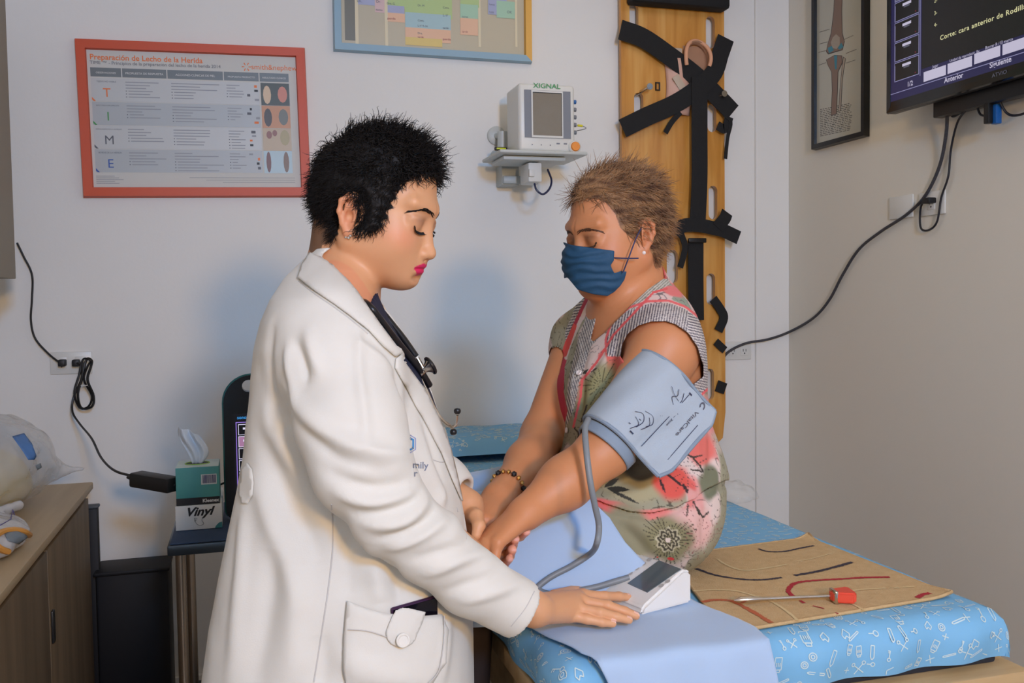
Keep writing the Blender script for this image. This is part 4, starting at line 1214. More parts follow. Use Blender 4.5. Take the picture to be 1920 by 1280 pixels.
def dress_colour(V):
    x, y, d = pxof(V); n = len(V); c = np.tile(pal((226, 206, 196)), (n, 1))
    p = V.astype(np.float32)
    def put(m, col, a=1.0):
        k = (m * a)[:, None] if m.dtype != bool else (m[:, None] * a); c[:] = c * (1 - k) + pal(col) * k
    # all-over printed cloth
    w = x + 6 * vnoise(p, 40, 31); h_ = y + 6 * vnoise(p, 40, 32)
    n1 = vnoise(p, 9, 33) + .4 * vnoise(p, 22, 34); n2 = vnoise(p, 12, 35) + .4 * vnoise(p, 30, 36)
    put(sstep(.05, .22, n1), (152, 150, 120), .9)
    put(sstep(.10, .25, n2) * (n1 < .1), (224, 150, 142), .85)
    put(sstep(.38, .46, n2 - n1 * .3), (226, 84, 74), .8)
    fine = vnoise(p, 70, 37); put((np.abs(fine) < .035) & (n1 > .0), (70, 66, 50), .85); put((np.abs(vnoise(p, 48, 38)) < .03) & (n1 < .15), (84, 62, 60), .75)
    # big printed blossoms
    def blob(cx, cy, rx, ry, col, ang=0.0, a=1.0, soft=.25):
        t = math.radians(ang); u = (w - cx) * math.cos(t) + (h_ - cy) * math.sin(t); v = -(w - cx) * math.sin(t) + (h_ - cy) * math.cos(t)
        put(sstep(1 + soft, 1 - soft, np.hypot(u / rx, v / ry)), col, a)
    def rays(cx, cy, r0, r1, nn, col, wd=.25, ph=0.0, a0=0, a1=6.283):
        u, v = x - cx, y - cy; r = np.hypot(u, v); t = np.arctan2(v, u) % 6.283; k = (t >= a0) & (t <= a1)
        put(k & (r > r0) & (r < r1 * (.75 + .25 * np.sin(t * 3 + cx))) & (np.abs(np.sin(t * nn / 2 + ph)) < wd * (1 - .5 * (r - r0) / (r1 - r0))), col)
    blob(1125, 745, 42, 62, (146, 142, 100), 12); rays(1128, 722, 5, 60, 18, (70, 66, 42), .28)
    blob(1190, 905, 62, 34, (176, 166, 128)); blob(1155, 870, 38, 30, (84, 78, 62), a=.85); blob(1208, 878, 48, 20, (70, 66, 58), a=.8)
    blob(1260, 905, 34, 34, (226, 92, 78)); blob(1315, 845, 26, 30, (228, 116, 104)); blob(1330, 780, 22, 40, (226, 150, 144)); blob(1150, 950, 44, 12, (228, 110, 104), 14); blob(1215, 962, 55, 9, (230, 132, 124))
    blob(1290, 990, 44, 40, (224, 180, 170)); blob(1185, 995, 40, 60, (148, 142, 112), -30); blob(1253, 1012, 46, 44, (140, 134, 98)); blob(1330, 905, 16, 34, (120, 122, 96))
    rays(1253, 1012, 18, 58, 34, (62, 58, 42), .42)
    for rr in (9, 17):
        r = np.hypot(x - 1253, y - 1012) + 2.5 * np.sin(np.arctan2(y - 1012, x - 1253) * 9); put(np.abs(r - rr) < 2.6, (66, 60, 44)); put(np.abs(r - rr - 4) < 1.6, (190, 182, 150))
    put(np.hypot(x - 1253, y - 1012) < 5, (222, 206, 190)); rays(1315, 1000, 10, 55, 22, (150, 92, 88), .12); rays(1290, 880, 6, 48, 12, (70, 50, 50), .14)
    def leaf(x0, y0, x1, y1, wd, col=(58, 56, 46)):
        dx, dy = x1 - x0, y1 - y0; L = math.hypot(dx, dy); t = ((x - x0) * dx + (y - y0) * dy) / L / L; s = np.abs((x - x0) * dy - (y - y0) * dx) / L
        put((t > 0) & (t < 1) & (s < wd * np.sin(np.pi * np.clip(t, 0, 1)) ** .8), col)
    leaf(1133, 913, 1160, 897, 5); leaf(1138, 915, 1180, 918, 5); leaf(1136, 914, 1200, 945, 3); leaf(1090, 700, 1120, 690, 4); leaf(1240, 880, 1285, 915, 2.5, (60, 40, 40)); leaf(1236, 895, 1248, 925, 2.5, (60, 40, 40)); leaf(1280, 905, 1290, 925, 3, (60, 40, 40))
    for pts in ([(1285, 850), (1300, 858), (1316, 853)], [(1300, 860), (1312, 872), (1318, 884), (1296, 880)], [(1290, 945), (1288, 965)], [(1306, 950), (1318, 970), (1328, 960)], [(1300, 940), (1312, 965)], [(1075, 800), (1085, 812), (1082, 835)], [(1090, 790), (1100, 760)]):
        put(dseg2(x, y, pts) < 1.6, (66, 58, 50))
    # shoulder yoke: pale floral
    yoke = inpoly(x, y, [(1090, 715), (1110, 680), (1140, 634), (1172, 590), (1215, 555), (1262, 530), (1315, 590), (1345, 690), (1350, 730), (1325, 700), (1310, 640), (1280, 590), (1240, 580), (1190, 595), (1155, 625), (1115, 690)])
    put(yoke, (224, 196, 188)); put(yoke & (vnoise(p, 26, 40) > .25), (226, 128, 122)); put(yoke & (vnoise(p, 30, 41) > .35), (150, 160, 140)); put(yoke & (np.abs(vnoise(p, 60, 42)) < .05), (70, 70, 76), .8)
    blob(1262, 545, 26, 10, (228, 122, 118), 10)
    # striped bands
    def stripes(m, ang, per, c1=(212, 206, 196), c2=(98, 94, 100)):
        t = math.radians(ang); s = (x * math.cos(t) + y * math.sin(t)) / per * 6.283
        put(m, c1); put(m & (np.sin(s) > .15), c2)
    band = inpoly(x, y, [(1252, 522), (1228, 524), (1196, 548), (1160, 588), (1135, 618), (1108, 650), (1085, 720), (1078, 760), (1062, 800), (1060, 770), (1068, 700), (1086, 630), (1104, 580), (1118, 553), (1138, 553), (1125, 590), (1108, 640), (1130, 622), (1148, 630), (1170, 596), (1210, 558), (1258, 532)])
    stripes(band & (x < 1128), -62 + 90 - 45, 4.4); stripes(band & (x >= 1128), 48, 4.2, (208, 204, 190), (136, 132, 118))
    da = dseg2(x, y, ARMHOLE + [ARMHOLE[0]]); near = d < 1.82
    ub = near & (da < 33) & ((y < 700) | (x > 1260)) & ~((x < 1185) & (y > 668))
    cx, cy = 1243, 668; ang = np.arctan2(y - cy, (x - cx) * 1.0)
    ub &= da < np.interp(y, [560, 620, 700, 760], [36, 32, 20, 22])
    put(ub, (216, 208, 200)); t = (x * .97 + y * .18) + 0 * ang
    put(ub & (np.sin(np.where((x > 1290) | (y > 690), y * 1.25 - x * .3, t * 1.3)) > .1), (92, 84, 96))
    pip = near & (da > np.interp(y, [560, 620, 700, 760], [36, 32, 20, 22])) & (da < np.interp(y, [560, 620, 700, 760], [40, 36, 24, 27])) & ((y < 690) | (x > 1280)) & ~((x < 1175) & (y > 660))
    put(pip, (232, 104, 104))
    # crimson placket on the far side, piping along the front
    pl = inpoly(x, y, [(1125, 552), (1100, 552), (1072, 605), (1050, 669), (1038, 711), (1030, 800), (1020, 880), (1040, 876), (1052, 830), (1064, 770), (1057, 734), (1059, 687), (1070, 650), (1090, 605)])
    put(pl, (190, 56, 76)); put(pl & (y < 690) & (dseg2(x, y, [(1112, 552), (1080, 620), (1062, 670)]) < 4), (224, 204, 194)); put(inpoly(x, y, [(1072, 605), (1082, 610), (1062, 668), (1050, 669)]), (232, 84, 76))
    put(dseg2(x, y, [(1250, 541), (1225, 548), (1190, 585), (1150, 628), (1118, 680), (1092, 712), (1088, 745), (1075, 800)]) < 2.2, (228, 96, 96))
    sb = inpoly(x, y, [(1100, 552), (1078, 600), (1060, 640), (1060, 620), (1085, 560), (1095, 548)]); stripes(sb, 80, 5, (210, 204, 196), (80, 76, 84))
    return c
# ------------------------------------------------------------------ the room
YW = 3.30; XR = 2.112; XL = -1.02; YF = -3.2; ZC = 2.72
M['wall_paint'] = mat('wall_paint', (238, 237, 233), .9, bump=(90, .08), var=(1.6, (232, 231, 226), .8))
M['wall_warm_lit'] = mat('wall_warm_lit', (226, 221, 208), .9, bump=(90, .08))  # the warmer light on this wall is put into its base colour
M['floor_tile'] = mat('floor_tile', (150, 140, 126), .45, var=(5, (134, 124, 110), 1.0))
M['white_plastic'] = mat('white_plastic', (222, 222, 216), .35)
M['black_plastic'] = mat('black_plastic', (16, 16, 18), .4)
M['grey_plastic'] = mat('grey_plastic', (126, 130, 138), .4)
M['white_trim'] = mat('white_trim', (234, 230, 222), .7)

def struct(name, b, m=None, parent=None):
    o = b.build(name, m, parent, smooth=False); o['kind'] = 'structure'; return o
def room():
    t = .08
    struct('floor', MB().bx((XL - t, YF, -t), (XR + t, YW + t, 0)), M['floor_tile'])
    struct('ceiling', MB().bx((XL - t, YF, ZC), (XR + t, YW + t, ZC + t)), M['white_trim'])
    struct('wall_back', MB().bx((XL - t, YW, 0), (XR + t, YW + t, ZC)), M['wall_paint'])
    struct('wall_left', MB().bx((XL - t, YF, 0), (XL, YW, ZC)), M['wall_paint'])
    struct('wall_right', MB().bx((XR, YF, 0), (XR + t, YW, ZC)), M['wall_warm_lit'])
    x = float(onY(1415, 600, YW)[0])
    struct('trim_1', MB().bx((x, YW - .012, 0), (XR, YW, ZC), .004), M['wall_paint'])
    struct('baseboard_back', MB().bx((XL, YW - .014, 0), (XR, YW, .09), .003), M['white_trim'])

# a flat local frame on a wall: origin, right, up, outward normal
def wall_frame(o, r, u):
    r = Vector(r).normalized(); u = Vector(u).normalized(); n = r.cross(u)
    return Matrix((tuple(r) , tuple(u), tuple(n))).transposed().to_4x4(), Vector(o)
def backT(x, z, y, rot=0.0): return Matrix.Translation((x, y, z)) @ Matrix(((1, 0, 0, 0), (0, 0, -1, 0), (0, 1, 0, 0), (0, 0, 0, 1))) @ Matrix.Rotation(rot, 4, 'Z')
def rightT(y, z, x, rot=0.0): return Matrix.Translation((x, y, z)) @ Matrix(((0, 0, -1, 0), (-1, 0, 0, 0), (0, 1, 0, 0), (0, 0, 0, 1))) @ Matrix.Rotation(rot, 4, 'Z')
def locpx(T, px, py):
    """the point of the plane T where a sight line meets it, in the plane's own coordinates"""
    o = T.translation; n = T.to_3x3() @ Vector((0, 0, 1)); r = Vector(ray(px, py)); k = (o - Vector(CAM)).dot(n) / r.dot(n)
    q = T.inverted() @ (Vector(CAM) + r * k); return q.x, q.y

def wound_poster():
    yF = YW - .022
    c = [onY(*q, yF) for q in ((140, 70), (577, 88), (580, 368), (152, 371))]
    w = (c[1][0] - c[0][0] + c[2][0] - c[3][0]) / 2; h = (c[0][2] - c[3][2] + c[1][2] - c[2][2]) / 2
    cx = sum(q[0] for q in c) / 4; cz = sum(q[2] for q in c) / 4
    T = backT(cx, cz, yF, math.radians(1.1))
    t = thing('framed_poster', 'wound care table poster in a wide orange-red frame, on the wall behind the lab coat', 'poster', (cx, YW, cz))
    of = mat('frame_orange', (204, 74, 20), .45, bump=(60, .05))
    b = MB(); b.T = T; b.frame(-w / 2, -h / 2, w / 2, h / 2, .036, -.020, .004, 1); b.build('frame', of, t)
    paper = mat('poster_paper', (206, 206, 200), .55); head = mat('poster_grey', (112, 120, 122), .4); row = mat('poster_row', (178, 184, 186), .4)
    orange = mat('print_orange', (232, 122, 52), .5); dark = mat('print_dark', (92, 96, 104), .5); pale = mat('print_pale', (150, 154, 160), .5); green = mat('print_green', (70, 150, 80), .5); blue = mat('print_blue', (50, 90, 170), .5); white = mat('print_white', (226, 226, 222), .5)
    black = mat('print_black', (40, 46, 50), .5)
    b = MB(); b.T = T @ Matrix.Translation((0, 0, -.010)); W_, H_ = w - .066, h - .066
    b.use(paper).box((0, 0, -.001), (W_, H_, .002))
    # content laid out in fractions of the printed sheet
    X = lambda f: -W_ / 2 + f * W_; Yf = lambda f: H_ / 2 - f * H_
    def R(x0, y0, x1, y1, m, z=.0004): b.use(m).rect(X(x0), Yf(y1), X(x1), Yf(y0), z)
    def Tt(s_, x, y, size, m, al='LEFT', bold=0.0): b.use(m).text(s_, size, X(x), Yf(y), .0008, al, bold=bold)
    Tt('Preparación de Lecho de la Herida', .015, .072, .0245, orange, bold=.0004)
    Tt('TIME ™ - Principios de la preparación del lecho de la herida 2014', .015, .105, .0150, dark)
    Tt('smith&nephew', .775, .105, .0250, orange)
    for k in range(6):
        a = k * 1.05; cxs, cys = X(.752), Yf(.088); d_ = Vector((math.cos(a), math.sin(a), 0)); n_ = Vector((-d_.y, d_.x, 0)) * .0018; p0 = Vector((cxs, cys, .0008))
        b.use(orange).add([p0 + d_ * .006 + n_ * .6, p0 + d_ * .015 + n_, p0 + d_ * .015 - n_, p0 + d_ * .006 - n_ * .6], [(0, 1, 2, 3)])
    cols = [(.015, .155, 'OBSERVACIONES'), (.160, .365, 'PROPUESTA DE RESPUESTA'), (.370, .635, 'ACCIONES CLÍNICAS DE PIEL'), (.640, .810, 'PROPUESTA PRODUCTO'), (.815, .960, 'RESULTADO CLÍNICO')]
    for x0, x1, s_ in cols:
        R(x0, .130, x1, .195, head); Tt(s_, (x0 + x1) / 2, .172, .0095 if x1 - x0 > .18 else .0078, white, 'CENTER')
    for k, (L_, m, cap) in enumerate((('T', orange, 'TEJIDO NO VIABLE'), ('I', green, 'INFECCIÓN O INFLAMACIÓN'), ('M', dark, 'DESEQUILIBRIO DE LA HUMEDAD'), ('E', blue, 'BORDE DE LA HERIDA'))):
        y0 = .205 + k * .172; y1 = y0 + .168
        if k % 2: R(.015, y0, .810, y1, row)
        else: R(.015, y0, .810, y1, mat('poster_row_pale', (196, 199, 198), .4))
        Tt(L_, .085, y0 + .135, .040, m, 'CENTER'); Tt(cap, .085, y0 + .030, .0052 if len(cap) > 18 else .0070, dark, 'CENTER')
        b.use(m).add([(X(.016), Yf(y1 - .030), .001), (X(.034), Yf(y1), .001), (X(.024), Yf(y1), .001), (X(.016), Yf(y1 - .012), .001)], [(0, 3, 2, 1)])
        g = random.Random(k)
        for (x0, x1) in ((.172, .355), (.385, .62), (.650, .735)):
            n = g.randint(5, 7)
            for j in range(n):
                yy = y0 + .022 + j * .0215; Lx = (x1 - x0) * g.uniform(.35, 1.0)
                R(x0 + (.012 if j > 2 else 0), yy, min(x1, x0 + Lx), yy + .0065, pale, .0006)
                if j > 2: R(x0, yy, x0 + .005, yy + .006, dark, .0006)
        for j in range(4):
            u0 = .745 + g.random() * .045; v0 = y0 + .02 + j * .034
            R(u0, v0, u0 + g.uniform(.01, .022), v0 + g.uniform(.012, .022), [orange, black, dark, pale][(j + k) % 4], .0007)
    pc = [((70, 74, 60), (214, 186, 150), (204, 128, 102)), ((196, 140, 96), (70, 60, 48), (110, 112, 100)), ((190, 170, 140), (140, 90, 76), (170, 156, 110)), ((176, 200, 208), (112, 66, 54), (120, 92, 66))]
    for k, (a_, b_, c_) in enumerate(pc):
        y0 = .205 + k * .172; y1 = y0 + .170
        R(.818, y0, .960, y1, mat('photo_ground', a_, .4), .0006)
        mb_, mc_ = mat('photo_skin', b_, .4), mat('photo_tissue', c_, .4)
        def blobp(cx_, cy_, rx_, ry_, m, z): b.use(m).add([(X(cx_) + W_ * rx_ * math.cos(t_ * .5236), Yf(cy_) + H_ * ry_ * math.sin(t_ * .5236), z) for t_ in range(12)], [tuple(range(12))])
        if k == 3: blobp(.842, y0 + .085, .012, .080, mb_, .0009); blobp(.930, y0 + .085, .014, .080, mc_, .0009)
        elif k == 2: blobp(.850, y0 + .050, .014, .03, mb_, .0009); blobp(.878, y0 + .036, .012, .024, mb_, .0010); blobp(.928, y0 + .07, .024, .06, mc_, .0009)
        else: blobp(.848, y0 + .09, .020, .070, mb_, .0009); blobp(.925, y0 + .085, .024, .062, mc_, .0009)
    for j in range(5): R(.015, .915 + j * .013, .10 + .02 * (j % 3), .919 + j * .013, pale, .0006)
    for j in range(3): R(.45 + .08 * j, .925 + j * .018, .97, .928 + j * .018, pale, .0006)
    b.build('poster_sheet', None, t, smooth=False)

def planner():
    yF = YW - .022
    bl = onY(626, 94, yF); br = onY(999, 118, yF); w = float(br[0] - bl[0]); h = .56
    rot = -math.atan2(bl[2] - br[2], w)
    t = thing('framed_planner', 'pale blue and yellow framed planner with pastel notes, high on the back wall', 'wall planner', ((bl[0] + br[0]) / 2, YW, (bl[2] + br[2]) / 2 + h / 2))
    T = backT(float(bl[0]), float(bl[2]), yF, rot)
    fb = mat('frame_pale_blue', (146, 178, 196), .4); fy = mat('frame_yellow', (232, 176, 76), .4)
    b = MB(); b.T = T; b.frame(0, 0, w, h, .030, -.020, .004, 1, [fb, fy, fb, fb]); b.build('frame', None, t)
    base = mat('planner_tan', (196, 186, 160), .35, coat=.2); col = mat('planner_grey', (122, 120, 108), .4)
    n = {k: mat('note_' + k, v, .4) for k, v in dict(green=(182, 206, 140), blue=(170, 200, 204), peach=(234, 190, 156), yellow=(226, 200, 120), pink=(218, 188, 186), lilac=(170, 176, 206), mint=(170, 208, 180), line=(226, 214, 180), ink=(112, 116, 128), red=(160, 90, 96)).items()}
    b = MB(); b.T = T @ Matrix.Translation((0, 0, -.012)); b.use(base).box((w / 2, h / 2, -.001), (w - .05, h - .05, .002))
    T2 = b.T
    def R(x0, y0, x1, y1, m, z=.0004):
        a = locpx(T2, x0, y1); c = locpx(T2, x1, y0); b.use(m).rect(a[0], a[1], c[0], max(c[1], a[1] + .002), z)
    top = -190
    R(647, top, 666, 75, col, .0005)
    for x in (666.5, 722, 897, 966): R(x, top, x + 1.6, 88, n['line'], .0012)
    q = [(668, top, 702, 8, 'lilac'), (703, top, 720, 23, 'pink'), (723, top, 757, 14, 'green'), (723, 12, 758, 26, 'lilac'), (723, 26, 759, 40, 'peach'), (759, top, 845, 30, 'green'), (760, 29, 845, 59, 'blue'), (760, 57, 845, 76, 'peach'), (760, 74, 829, 84, 'yellow'), (863, top, 896, 12, 'green'), (863, 10, 896, 37, 'mint'), (863, 36, 896, 65, 'peach'), (915, top, 948, 27, 'lilac'), (931, 4, 965, 33, 'mint')]
    for k, (x0, y0, x1, y1, m) in enumerate(q): R(x0, y0, x1, y1, n[m], .0006 + .0001 * k)
    def Tx(s_, px, py, sz, m='ink'):
        a = locpx(T2, px, py); b.use(n[m]).text(s_, sz, a[0], a[1], .0024)
    for s_, x, y in (('Dr.', 669, 4), ('Dr.', 705, 5), ('Dra. G.', 725, 8), ('Dr. M', 783, 12), ('Cons.', 783, 40), ('Dra.', 783, 64), ('Cons.', 830, 16), ('L-V', 830, 31), ('tarde', 830, 54), ('L-V 9-14', 783, 50), ('tarde', 783, 71), ('guardia', 830, 75), ('lunes', 917, 10), ('9:00', 917, 25), ('turno', 705, 20), ('guardia', 726, 36), ('turno', 866, 33), ('tarde', 866, 61), ('OK', 950, 25)):
        Tx(s_, x, y, .013 if len(s_) < 4 else .010, 'red' if y in (71, 75, 36, 61) else 'ink')
    b.build('planner_sheet', None, t, smooth=False)
    b = MB()

def vital_monitor():
    # bracket on the wall and the monitor on its tray
    br = thing('monitor_bracket', 'pale grey wall bracket with tray and short dark cable, below the monitor', 'wall bracket', tuple(onY(985, 310, YW)))
    g = mat('bracket_grey', (196, 200, 196), .4); g2 = mat('bracket_dark_grey', (176, 182, 180), .4)  # mount block gets a slightly darker grey
    def w(px, py, y): return Vector(onY(px, py, y))
    b = MB(); b.T = Matrix.Translation(w(930, 255, YW)) @ Matrix.Rotation(math.radians(90), 4, 'X'); b.lathe([(.030, 0), (.034, .002), (.034, .010), (.028, .014), (0, .014)], 28); b.build('wall_disc', g, br)
    b = MB(); b.cyl(w(942, 247, 3.24), w(942, 285, 3.24), .018, n=18); b.tube([w(930, 255, 3.29), w(942, 255, 3.24)], .010, 10); b.cyl(w(925, 291, 3.25), w(952, 296, 3.20), .017, n=16); b.build('pivot_arm', g, br)
    b = MB(); c = w(939, 279, 3.16); b.box(c, (.046, .012, .012), .004); b.build('spirit_level_case', M['black_plastic'], br)
    b = MB(); b.box(c + Vector((0, -.006, 0)), (.034, .006, .006), .002); tag(b.build('spirit_level', mat('level_lime', (214, 222, 30), .3), br), 'lime yellow spirit level')
    b = MB(); a0, a1 = w(917, 291, 3.12), w(1095, 292, 3.02); b.bx((a0.x, 2.98, a0.z - .012), (a1.x, 3.22, a0.z + .000), .005)
    b.box(w(990, 303, 3.1), (.22, .16, .014), .004); b.build('tray', g, br)
    b = MB(); q0, q1 = w(935, 311, 3.26), w(968, 350, 3.26); b.bx((q0.x, 3.22, q1.z), (q1.x, YW, q0.z), .004); b.box(w(975, 338, 3.22), (.13, .03, .028), .004); b.build('mount_block', g2, br)
    b = MB(); q0, q1 = w(984, 307, 3.08), w(1010, 344, 3.08); b.bx((q0.x, 3.04, q1.z), (q1.x, 3.14, q0.z), .006); b.box(w(997, 324, 3.035), (.020, .008, .026), .003); b.build('clamp', M['white_plastic'], br)
    b = MB(); b.tube(spline([w(1002, 344, 3.06), w(1006, 356, 3.05), (w(1018, 364, 3.05)), w(1030, 354, 3.05), w(1034, 338, 3.07), w(1027, 318, 3.12)], 8), .0036, 8); tag(b.build('cable', mat('cable_navy', (38, 44, 78), .4), br), 'short dark blue cable loop')
    t = thing('patient_monitor', 'small white patient monitor with grey screen surround and orange knob, on the wall bracket', 'medical monitor', tuple(w(1020, 290, 3.08)))
    yf = 3.02
    tl, trr, brr, bll = w(969, 152, yf), w(1066, 166, yf), w(1084, 280, yf), w(976, 284, yf)
    X0 = (tl.x + bll.x) / 2; X1 = (trr.x + brr.x) / 2 + .006; Z0 = a0.z + .002; Z1 = (tl.z + trr.z) / 2 + .004
    b = MB(); b.bx((X0, yf, Z0), (X1, 3.17, Z1), .012, 3); b.bx((X0 + .01, 3.15, Z0 + .01), (X1 - .01, 3.20, Z1 - .012), .01); b.build('housing', M['white_plastic'], t)
    W_, H_ = X1 - X0, Z1 - Z0
    T = backT(X0, Z0, yf)
    b = MB(); b.T = T
    def fr(x, z): return (x * W_, z * H_)
    def rect(x0, z0, x1, z1, m, d): b.use(m).bx((*fr(x0, z0), d - .001), (*fr(x1, z1), d), .0)
    rect(.10, .20, .92, .90, M['grey_plastic'], .002); rect(.22, .205, .78, .895, M['white_plastic'], .004)
    b.build('bezel', None, t)
    sg = mat('monitor_glass', (128, 120, 106), .18, bump=(25, .5), coat=.5)
    b = MB(); b.T = T; b.use(sg).bx((*fr(.245, .235), .0035), (*fr(.755, .865), .0048)); b.use(M['black_plastic'])
    b.bx((*fr(.750, .235), .0045), (*fr(.757, .865), .0055)); b.bx((*fr(.245, .857), .0045), (*fr(.757, .868), .0055)); b.build('screen', None, t)
    b = MB(); b.T = T; b.use(mat('logo_green', (70, 150, 90), .5)); b.text('XIGNAL', .022, fr(.50, 0)[0], fr(0, .935)[1], .0012, 'CENTER', bold=.0004, sx=1.2)
    b.use(M['grey_plastic'])
    for k in range(3): b.rect(*fr(.22 + k * .16, .09), *fr(.24 + k * .16, .105), .0012)
    b.rect(*fr(.66, .115), *fr(.72, .135), .0012); b.rect(*fr(.79, .115), *fr(.85, .135), .0012)
    b.build('lettering', None, t, smooth=False)
    for k in range(5):
        b = MB(); q = Vector((X1 + .010, yf + .05, Z0 + H_ * (.80 - k * .115))); b.tube([q - Vector((.014, 0, 0)), q + Vector((.012, 0, 0))], .0072, 14); o = b.build('socket', mat('socket_blue', (52, 110, 176), .4) if k == 0 else M['grey_plastic'], t)
        if k == 0: tag(o, 'blue connector')
    b = MB(); b.T = T @ Matrix.Translation((W_ * .985, H_ * .085, 0)); b.lathe([(.022, -.03), (.022, .004), (.018, .008)], 28); kb = b.build('knob_ring', M['white_plastic'], t)
    b = MB(); b.T = T @ Matrix.Translation((W_ * .985, H_ * .085, 0)); b.lathe([(.016, .004), (.016, .012), (.014, .015), (0, .015)], 28); tag(b.build('knob', mat('knob_orange', (240, 150, 60), .4), kb), 'orange knob')
    b = MB(); b.use(M['grey_plastic']); b.tube(spline([w(1082, 245, yf + .04), w(1092, 243, yf), w(1099, 240, yf - .01), w(1092, 236, yf)], 6), .0014, 6); b.use(mat('clip_yellow', (222, 214, 40), .4)); b.cyl(w(1092, 236, yf), w(1083, 235, yf), .004, n=10); b.build('lead', None, t)

def spine_board():
    yb = YW - .030
    x0 = float(onY(1163, 100, yb)[0]); x1 = float(onY(1356, 100, yb)[0]); z0 = float(onY(1345, 830, yb)[2]); z1 = 2.60
    t = thing('spine_board', 'tall varnished wooden spine board with hand slots and black straps, hung on the back wall', 'spine board', ((x0 + x1) / 2, yb, z0))
    W_ = x1 - x0
    T = backT(0, 0, yb)
    def hole(px, py, hpx, wpx=21):
        cx, cz = locpx(T, px, py); k = 1.0 / 560.0; r = wpx * k / 2; h = hpx * k / 2 - r; out = []
        for j in range(9): a = math.pi * j / 8; out.append((cx + r * math.cos(a), cz + h + r * math.sin(a)))
        for j in range(9): a = math.pi + math.pi * j / 8; out.append((cx + r * math.cos(a), cz - h + r * math.sin(a)))
        return out[::-1]
    holes = [hole(1330, 62, 68), hole(1333, 222, 60), hole(1335, 380, 72), hole(1331, 542, 68), hole(1187, 36, 64, 20), hole(1196, 206, 70), hole(1259, 500, 72, 26), hole(1198, 380, 72), hole(1200, 545, 70), hole(1329, 720, 68)]
    pz = []
    n = 14
    rc = .05
    pts = [(x0 + .035, z0), (x0 + .012, z0 + .02), (x0, z0 + .12), (x0, z1 - .1), (x0 + .03, z1), (x1 - .03, z1), (x1, z1 - .1), (x1, z0 + .12), (x1 - .012, z0 + .02), (x1 - .035, z0)]
    wood = bpy.data.materials.new('board_wood'); wood.use_nodes = True; nt = wood.node_tree; N = nt.nodes; L = nt.links; bs = N['Principled BSDF']
    tc = N.new('ShaderNodeTexCoord'); mp = N.new('ShaderNodeMapping'); mp.inputs['Scale'].default_value = (9, 1, .9); no = N.new('ShaderNodeTexNoise'); no.inputs['Scale'].default_value = 1.6; no.inputs['Detail'].default_value = 5; no.inputs['Distortion'].default_value = 1.6
    rp = N.new('ShaderNodeValToRGB'); rp.color_ramp.elements[0].color = lin((192, 128, 52)); rp.color_ramp.elements[0].position = .30; rp.color_ramp.elements[1].color = lin((226, 172, 96)); rp.color_ramp.elements[1].position = .72; e = rp.color_ramp.elements.new(.5); e.color = lin((212, 150, 70))
    L.new(tc.outputs['Object'], mp.inputs[0]); L.new(mp.outputs[0], no.inputs[0]); L.new(no.outputs['Fac'], rp.inputs[0]); L.new(rp.outputs[0], bs.inputs['Base Color']); bs.inputs['Roughness'].default_value = .3
    b = MB(); b.T = T; b.prism_h(pts, holes, -.010, .008); b.build('board', wood, t, sharp=35)
    bw = mat('strap_web', (20, 20, 22), .8, bump=(500, .3))
    def strap(name, pts, wd, off=.020, m=bw, par=t, th=.003):
        """webbing along photographed points on the board face; pts (px,py[,lift])"""
        b = MB(); b.T = T; q = []
        for p_ in pts:
            x, z = locpx(T, p_[0], p_[1]); q.append((x, z, off + (p_[2] if len(p_) > 2 else 0)))
        q = spline(q, 6) if len(q) > 2 else [Vector(v) for v in q]
        V = []
        for i, v in enumerate(q):
            d = (q[min(i + 1, len(q) - 1)] - q[max(i - 1, 0)]); d.z = 0; d.normalize(); nn = Vector((-d.y, d.x, 0)) * wd / 2
            for s_ in (nn, -nn):
                for hh in (0, th): V.append(v + s_ + Vector((0, 0, hh)))
        Fc = []
        for i in range(len(q) - 1):
            a = i * 4; c = a + 4
            Fc += [(a + 1, a + 3, c + 3, c + 1), (a, c, c + 2, a + 2), (a, a + 1, c + 1, c), (a + 2, c + 2, c + 3, a + 3)]
        Fc += [(0, 2, 3, 1), (len(V) - 4, len(V) - 3, len(V) - 1, len(V) - 2)]
        b.add(V, Fc); return b.build(name, m, par, sharp=35)
    xa, za = locpx(T, 1172, 6); xb, zb_ = locpx(T, 1352, 22); b = MB(); b.T = T; b.bx((xa, (za + zb_) / 2 - .012, .008), (xb, za + .16, .075), .012); tag(b.build('head_block', bw, t), 'black padded block strapped across the board')
    strap('strap', [(1157, 60), (1200, 76), (1250, 110), (1300, 148), (1345, 192), (1366, 214)], .074, .030)
    strap('strap', [(1160, 244), (1205, 222), (1258, 198), (1300, 170), (1330, 140), (1342, 105), (1352, 76)], .070, .036)
    strap('strap', [(1302, 150), (1302, 250), (1302, 340), (1298, 430)], .066, .040)
    strap('strap', [(1296, 452), (1296, 520), (1297, 600)], .064, .036)
    strap('strap', [(1256, 440), (1270, 425), (1300, 424), (1330, 430), (1346, 434), (1374, 447)], .052, .044)
    strap('strap', [(1334, 428, 0), (1345, 412, .01), (1352, 400, 0)], .050, .046)
    strap('strap', [(1268, 440), (1275, 462), (1272, 482), (1266, 502)], .024, .040)
    strap('strap', [(1350, 218), (1362, 232), (1356, 262), (1352, 300)], .014, .032)
    strap('strap', [(1338, 238), (1352, 244), (1360, 222)], .034, .030)
    strap('strap', [(1332, 560), (1346, 580), (1352, 596), (1342, 620)], .036, .020)
    strap('strap', [(1338, 640), (1355, 656)], .030, .016); strap('strap', [(1340, 722), (1356, 728)], .044, .016)
    strap('strap', [(1240, 252), (1252, 232), (1268, 214)], .020, .034)
    bk = MB(); bk.T = T; x, z = locpx(T, 1297, 452); bk.box((x, z, .046), (.074, .018, .010), .003); bk.build('buckle', M['black_plastic'], t)
